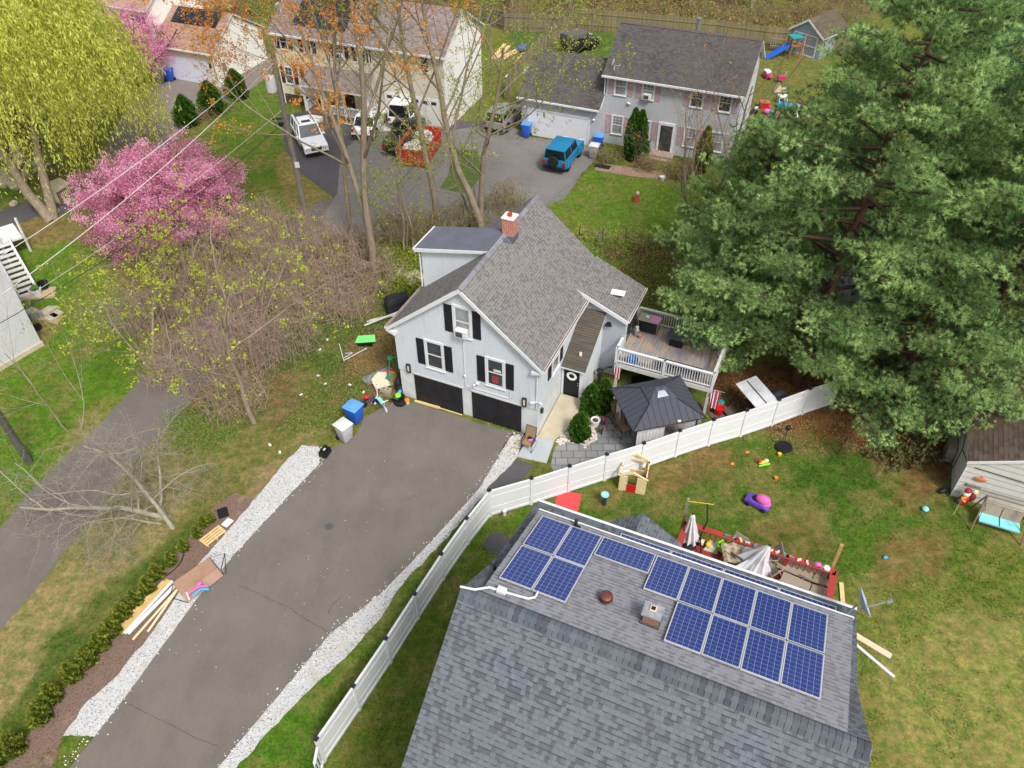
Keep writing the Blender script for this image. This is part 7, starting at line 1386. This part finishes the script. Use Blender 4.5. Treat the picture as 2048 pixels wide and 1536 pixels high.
multi('toy_disc','pink and white toy wheels on the right end of the red railing','toy',dl(3.75,DV1-.06,.96),NY,[('wheel',lambda m:m.lathe([(.02,0),(.13,0),(.13,.06),(.02,.06)],(0,0,.0),14),WHITE),('hub',lambda m:m.ball((-.35,0,.08),(.14,.1,.09)),PINK)])
# ================================================================ utility poles and wires
UPW=plain('weathered pole wood',C(128,118,104),.9,0,.25,3)
up_=thing('utility_pole','tall wooden utility pole with a white transformer beside the far driveway','utility pole',GP(611,428),0)
B0=GP(611,428); hpole=11.2
m=MB(); m.tube([(0,0,-.2),(-.1,.05,hpole)],[.2,.13],10); m.build('pole',UPW,up_)
m=MB(); m.lathe([(.02,0),(.3,.02),(.32,.1),(.32,.95),(.25,1.02),(.05,1.06)],(-.5,-.05,hpole-2.55),18); tr=m.build('transformer',WHITE,up_); m=MB()
for a in (-.6,-.4): m.tube([(a,-.05,hpole-1.5),(a,-.05,hpole-1.2)],.04,6)
m.box(-.35,-.05,-.1,.0,hpole-2.0,hpole-1.9); m.build('bushing',GREY,tr)
m=MB(); m.cb((-.5,-.2,hpole-4.6),(.5,.3,.2)); m.tube([(-.3,0,hpole-4.3),(-.8,-.3,hpole-4.2)],.06,6); m.build('cable_box',BLACK,up_); m=MB(); m.tube([(.12,-.15,0),(.02,-.1,hpole-2)],.035,6); m.build('riser_pipe',GREY,up_)
m=MB(); m.box(.0,.3,-.22,-.18,3.6,4.0); m.build('pole_sign',WHITE,up_)
pA=B0+Vector((-.1,.05,hpole-.3))
WIRE=plain('pale service wire',C(190,188,184),.5); WIRED=plain('black cable',(.02,.02,.025,1),.6)
def wire(label,p,q,sag,r,mat):
    p,q=Vector(p),Vector(q); pts=[p.lerp(q,i/18)-Vector((0,0,sag*4*(i/18)*(1-i/18))) for i in range(19)]; m=MB(); m.tube([x-p for x in pts],r,5); o=m.build('overhead_wire',mat); o.location=p; tag(o,label,'wire','overhead wires over the left lawn')
hs1=Vector((lo.x-2.5,lo.y-4,0))
wire('topmost pale overhead wire from the pole to the upper left of the lawn',pA,G(-60,550,6.6),.5,.022,WIRE)
wire('second pale overhead wire, ending at the white stairs corner',pA+Vector((0,0,-.5)),G(5,588,6.0),.5,.024,WIRE)
wire('thin third overhead wire below the two pale ones',pA+Vector((0,0,-3.4)),G(60,590,3.0),.4,.012,WIRE)
wire('lowest overhead cable crossing the white sided house wall',pA+Vector((0,0,-4.2)),G(-60,680,6.4),.7,.02,WIRED)
wire('pale overhead wire running from the pole to the cream house',pA,YO+Vector((.3,.2,5.6)),.3,.02,WIRE)
wire('pale overhead wire running from the pole towards the brown roofed garage',pA+Vector((0,0,-.3)),UO+Vector((.2,.5,4.6)),.5,.02,WIRE)
lp=GP(60,925); lpo=thing('utility_pole','dark tarred pole leaning at the left picture edge beside the lane','utility pole',lp,0); m=MB(); m.tube([(0,0,-.2),(-.35,.05,9)],[.19,.14],10); m.build('pole',plain('dark tarred pole',C(84,80,74),.9,0,.3,3),lpo)
# ================================================================ footbridge, rocks, left side things
BRD=plain('pale bridge slab',C(196,182,156),.85,0,.12,2)
br_=thing('footbridge','small concrete footbridge with brown railings behind the willow trunk','footbridge',GP(118,382),0)
bo=Vector(br_.location); pts=[GP(84,372)-bo,GP(120,358)-bo,GP(148,372)-bo,GP(126,410)-bo,GP(92,400)-bo]
m=MB(); m.ext([(p.x,p.y,.12) for p in pts],(0,0,-.3)); m.build('slab',BRD,br_)
BRN=plain('brown weathered rail',C(112,92,74),.85,0,.2,5)
def lw(p): q=GP(*p)-bo; return (q.x,q.y,.1)
railing(br_,lw((126,412)),lw((176,378)),.95,BRN,.16,(),.045); railing(br_,lw((78,373)),lw((118,352)),.95,BRN,.16,(),.045)
ROCK=plain('tan field stone',C(178,166,144),.9,0,.25,2.5); rs=np.random.RandomState(31); NR=['by the willow left foot','in the stone wall left of the willow','near the footbridge head','at the water edge','against the left picture edge']
def rock(px,py,s,lb,grp='stones round the footbridge'):
    m=MB(); m.ball((0,0,s*.3),(s,s*.8,s*.6),n=9,k=6); r_=random.Random(int(px*7+py)); m.v=[tuple(c*(1+r_.uniform(-.16,.16)) for c in v) for v in m.v]; o=m.build('rock',ROCK); o.location=GP(px,py); o.rotation_euler=(0,0,r_.uniform(0,3)); tag(o,lb,'rock',grp)
SL=['nearest the left picture edge','big and tawny behind the willow foot','touching the willow left trunk','above the tawny boulder','topmost in the stony bank','second from the top of the stony bank','largest in the stony bank','left side of the stony bank','middle of the stony bank','foot of the stony bank','left of the far railing','behind the far railing left','behind the far railing middle','between bank and far railing','by the near railing post','on the leafy edge below the bridge','in the grass left of the willow foot']
k=0
for k,(px,py,s) in enumerate([(8,368,.9),(25,365,1.0),(36,372,.8),(12,352,.6),(30,300,.5),(38,315,.5),(46,330,.5),(34,325,.4),(44,345,.45),(52,355,.4),(78,342,.4),(88,336,.4),(98,334,.35),(72,330,.35),(136,405,.4),(110,425,.4),(28,410,.35)]):
    rock(px,py,s,'tan field stone '+SL[k])
for px,py,s,lb in [(420,14,1.6,'large grey boulder behind the brown roofed garage'),(456,12,1.1,'pale rounded boulder right of the large grey boulder'),(1343-0,34,.5,'grey rock behind the mossy fence')]: rock(px,py,s,lb,None)
for i,(px,py) in enumerate([(800,548),(815,556),(830,552),(845,560),(822,566)]): rock(px,py,.45,'stone in the low wall beside the grey house dormer, '+['leftmost','second from left','upper middle','rightmost','lowest'][i],'stones of the low wall beside the dormer')
m=MB(); bx_=thing('raised_bed','stone edged bed with a white planter at the foot of the white stairs','garden bed',GP(82,592)); m.ext([(-.9,-.5,0),(1.0,-.2,0),(.6,1.0,0),(-.8,.9,0)],(0,0,.15)); m.build('edging',plain('pinkish stone edging',C(186,166,140),.9,0,.2,4),bx_)
multi('planter_box','white planter with green leaves at the foot of the stairs','planter',GP(74,588,.15),0,[('pot',lambda m:m.lathe([(.3,0),(.38,.4),(.36,.4),(.33,.3)],(0,0,0),16),WHITE),('plants',lambda m:[m.ball((.15*math.cos(i),.15*math.sin(i),.42+.05*(i%3)),(.14,.12,.12)) for i in range(6)],pc('planter green',70,110,50,.9))])
obj1('black_drum','open black drum next to the white planter','drum',GP(88,574,.15),0,lambda m:m.lathe([(.28,0),(.34,.35),(.31,.35),(.27,.05)],(0,0,0),18),BLACK); obj1('wheel','black wheel of a cart beside the white sided house','wheel',GP(78,660),R(60),lambda m:m.lathe([(.08,-.06),(.24,-.06),(.24,.06),(.08,.06)],(0,0,.24),16,T=Matrix.Rotation(math.pi/2,4,'X')),TIRE)
obj1('grey_box','grey utility boxes against the white sided house wall','box',GP(66,636),R(-35),lambda m:(m.box(-.4,.3,-.2,.2,0,.5),m.box(-.2,.4,.25,.5,0,.35)),GREY)
for i,(px,py) in enumerate([(102,616),(112,627),(93,622),(104,634)]): obj1('paving_slab','pale paving slab beside the white house, '+['upper','right','left','lower'][i]+' one of the four','paving',GP(px,py,.008),R(-30),lambda m:m.box(-.32,.32,-.32,.32,0,.03),CONC,group='four pale paving slabs')
# ================================================================ colonial garden things
obj1('white_pot','small white pot on the brick path end','pot',GP(1324,360),0,lambda m:m.lathe([(.14,0),(.22,.3),(.19,.3),(.16,.2)],(0,0,0),16),WHITE); obj1('door_mat','dark door mat on the brick path near the court','mat',GP(1205,333,.02),CY,lambda m:m.box(-.6,.6,-.28,.28,0,.03),DMETAL)
obj1('tree_stump','reddish stump with a small figure on the front lawn','stump',GP(1272,402),0,lambda m:(m.lathe([(.3,0),(.22,.3),(.2,.45)],(0,0,0),10,0),m.ball((.05,0,.6),(.14,.12,.16),1)),[pc('reddish wood',150,80,50,.9),pc('pale figure',190,170,160,.8)])
for i in range(7): obj1('wire_stake','thin dark garden stake, %s from the left behind the grey house'%['first','second','third','fourth','fifth','sixth','seventh'][i],'stake',GP(1158+i*46,478+i*2.2),0,lambda m:m.tube([(0,0,0),(.01,0,.95)],.02,5),DMETAL,group='stakes of the garden wire')
# lumber and drum behind the cream house
for i,(a,b) in enumerate([((985,118),(1010,88)),((992,120),(1018,92)),((1000,122),(1040,100)),((1008,112),(1050,92)),((1030,128),(1048,106))]):
    p,q=GP(*a,.05+.05*i),GP(*b,.05+.05*i); d=q-p; m=MB(frame(p,(d.x,d.y,0))); m.box(0,d.length,-.18,.18,0,.06); tag(m.build('lumber',WOODN),'pale lumber plank on the lawn behind the cream house, %s from the left'%['first','second','third','fourth','fifth'][i],'board','lumber planks behind the cream house')
obj1('blue_drum','blue plastic drum among the lumber planks','drum',GP(1036,104,.1),R(20),lambda m:m.lathe([(.25,0),(.3,.2),(.3,.6),(.25,.8)],(0,0,0),14,T=T_(0,0,.3,ry=R(80))),BLUE)
obj1('white_tarp','white tarp lying along the garage side of the lavender grey house','tarp',GP(1034,148,.05),R(60),lambda m:m.ext([(-1.6,-.5,0),(1.5,-.6,.1),(1.7,.4,.25),(-1.4,.5,.1)],(0,0,.06)),WHITE)
# toy strewn yard
def playset():
    t=thing('slide_playset','blue slide on a small wooden play tower near the far shed','playset',GP(1578,118),R(10))
    m=MB()
    for sx in (0,1.0):
        for sy in (0,.9): m.box(sx-.05,sx+.05,sy-.05,sy+.05,0,1.9)
    m.box(-.05,1.05,-.05,.95,1.1,1.18); m.build('tower',plain('brown timber',C(150,104,66),.8),t)
    m=MB(); m.ext([(-.05,.15,1.2),(-1.0,.15,.7),(-1.9,.15,.2),(-2.2,.15,.15),(-2.2,.15,.05),(-1.9,.15,.08),(-1.0,.15,.58),(-.05,.15,1.08)],(0,.55,0)); 
    for y in (.12,.68): m.ext([(-.05,y,1.32),(-1.0,y,.85),(-1.9,y,.35),(-2.2,y,.28),(-2.2,y,.1),(-.05,y,1.15)],(0,.05,0))
    m.build('slide',BLUE,t); m=MB(); m.box(-.1,1.1,-.1,1.0,1.9,1.96); m.box(.3,.9,.95,1.0,.2,1.0); m.build('roof_panel',TEAL,t)
playset()
def ctoy(name,label,px,py,fn,mats,rz=0): return obj1(name,label,'toy',GP(px,py),rz,fn,mats,0,False)
ctoy('toy_car','pink and white toy car on the lawn right of the lavender house gable',1534,156,lambda m:(m.ball((0,0,.3),(.35,.75,.3),0),m.box(-.25,.25,-.3,.5,.5,.65,1)),[MAGE,WHITE],.2)
ctoy('doll_pram','pink toy pram with grey frame behind the cream rocking toy',1560,165,lambda m:(m.box(-.3,.3,-.25,.25,.3,.6,0),m.tube([(.3,0,.5),(.6,.5,.9)],.03,5,1)),[MAGE,GREY])
ctoy('rocking_toy','cream plastic rocking toy in the toy strewn yard',1562,185,lambda m:(m.ext([(-.7,-.25,.1),(.7,-.25,.1),(.5,-.25,.4),(0,-.25,.3),(-.3,-.25,.9),(-.55,-.25,.4)],(0,.5,0)),),pc('beige toy plastic',206,192,166))
ctoy('play_table','small white plastic play table',1563,204,lambda m:(m.box(-.4,.4,-.35,.35,.5,.58),m.box(-.38,-.3,-.33,-.25,0,.5),m.box(.3,.38,-.33,-.25,0,.5),m.box(-.38,-.3,.25,.33,0,.5),m.box(.3,.38,.25,.33,0,.5)),WHITE)
ctoy('ride_on_boat','sky blue ride on toy with lime trim',1572,216,lambda m:(m.ext([(-.7,-.35,.05),(.5,-.4,.05),(.75,0,.05),(.5,.4,.05),(-.7,.35,.05)],(0,0,.3),0),m.ball((-.75,0,.2),(.2,.2,.12),1)),[SKYB,LIME],-.5)
ctoy('toy_table','red and orange toy table nearest the gable wall',1527,215,lambda m:(m.box(-.42,.42,-.35,.35,.45,.55,0),m.box(-.35,.35,-.3,.3,0,.45,1)),[pc('orange brown top',180,100,66),RED])
ctoy('toy_chair','pink toy chair below the red toy table',1533,228,lambda m:(m.ball((0,0,.25),(.35,.25,.22),0),m.ball((.15,.1,.55),(.16,.14,.14),1)),[PINK,MAGE])
ctoy('rocking_horse','teal rocking horse toy left of the brown toy box',1540,244,lambda m:(m.ball((0,0,.35),(.22,.4,.3)),m.ball((.05,.3,.7),(.16,.2,.2)),m.box(-.25,.25,-.4,.4,0,.1)),TEAL)
ctoy('toy_box','brown ribbed toy storage box',1556,243,lambda m:(m.box(-.48,.48,-.4,.4,0,.7,0),m.box(-.52,.52,-.44,.44,.7,.82,1)),[pc('dark brown plastic',84,64,56),BROWNP])
ctoy('toy_dog','cream and yellow animal toy right of the brown toy box',1572,244,lambda m:(m.ball((0,0,.35),(.15,.3,.2),0),m.ball((.1,.2,.65),(.14,.14,.14),0),m.box(-.2,.2,-.3,-.2,0,.2,1)),[CREAM,YELL])
ctoy('toy_slide','pink and white small slide at the right edge of the toy yard',1593,232,lambda m:(m.ext([(-.2,-.6,.1),(-.2,.5,.9),(-.2,.5,.75),(-.2,-.6,0)],(.4,0,0),0),m.box(-.22,.22,.45,.6,0,1.0,1)),[WHITE,MAGE],-.4)
ctoy('black_toy','small black and white toy against the white gable wall',1508,228,lambda m:(m.ball((0,0,.25),(.3,.25,.25),0),m.ball((.1,0,.5),(.2,.18,.15),1)),[BLACK,WHITE])
obj1('ladder_panel','short wooden lattice panel leaning on the mossy fence','panel',GP(1560,98,.3),R(-20),lambda m:([m.box(-1.0+k*.22,-.93+k*.22,-.03,.03,0,1.1) for k in range(9)],m.box(-1.0,.9,-.05,.05,.2,.28),m.box(-1.0,.9,-.05,.05,.85,.93)),WOODG)
# scattered stones on the white stone bed and gravel pebbles strayed on the asphalt
rs=np.random.RandomState(12); P=[]
for i in range(520):
    px,py=rs.uniform(1108,1240),rs.uniform(770,895)
    if inpoly(np.array([px]),np.array([py]),[(1125,830),(1150,800),(1180,770),(1225,770),(1240,800),(1210,835),(1190,850),(1198,880),(1170,896),(1140,884),(1108,896)])[0]: P.append(GP(px,py,.03))
m=MB()
for p in P: s=rs.uniform(.03,.075); m.ball((p.x,p.y,p.z),(s,s*.8,s*.6),n=6,k=3)
tag(m.build('loose_stones',plain('white pink stones',C(228,216,206),.8,0,.15,3)),kind='stuff')
m=MB(); lines=[drive_l[6:],drive_r[::-1][0:8]]
for i in range(800):
    L_=lines[i%2]; j=rs.randint(len(L_)-1); f=rs.rand(); a,b=L_[j],L_[j+1]; px=a[0]+(b[0]-a[0])*f; py=a[1]+(b[1]-a[1])*f; p=GP(px+rs.normal()*9+(5 if i%2 else -9),py+rs.normal()*6,.022); s=rs.uniform(.015,.035); m.ball((p.x,p.y,p.z),(s,s,s*.7),n=5,k=2)

for i in range(130):
    p=GP(rs.uniform(300,960),rs.uniform(880,1400),.02); q=prj(p)
    if inpoly(np.array([q[0]]),np.array([q[1]]),drive_l+drive_r)[0]: s=rs.uniform(.008,.02); m.ball((p.x,p.y,p.z),(s,s,s*.7),n=5,k=2)
tag(m.build('stray_gravel',plain('stray white gravel',C(222,220,216),.8,0,.1,3)),kind='stuff')
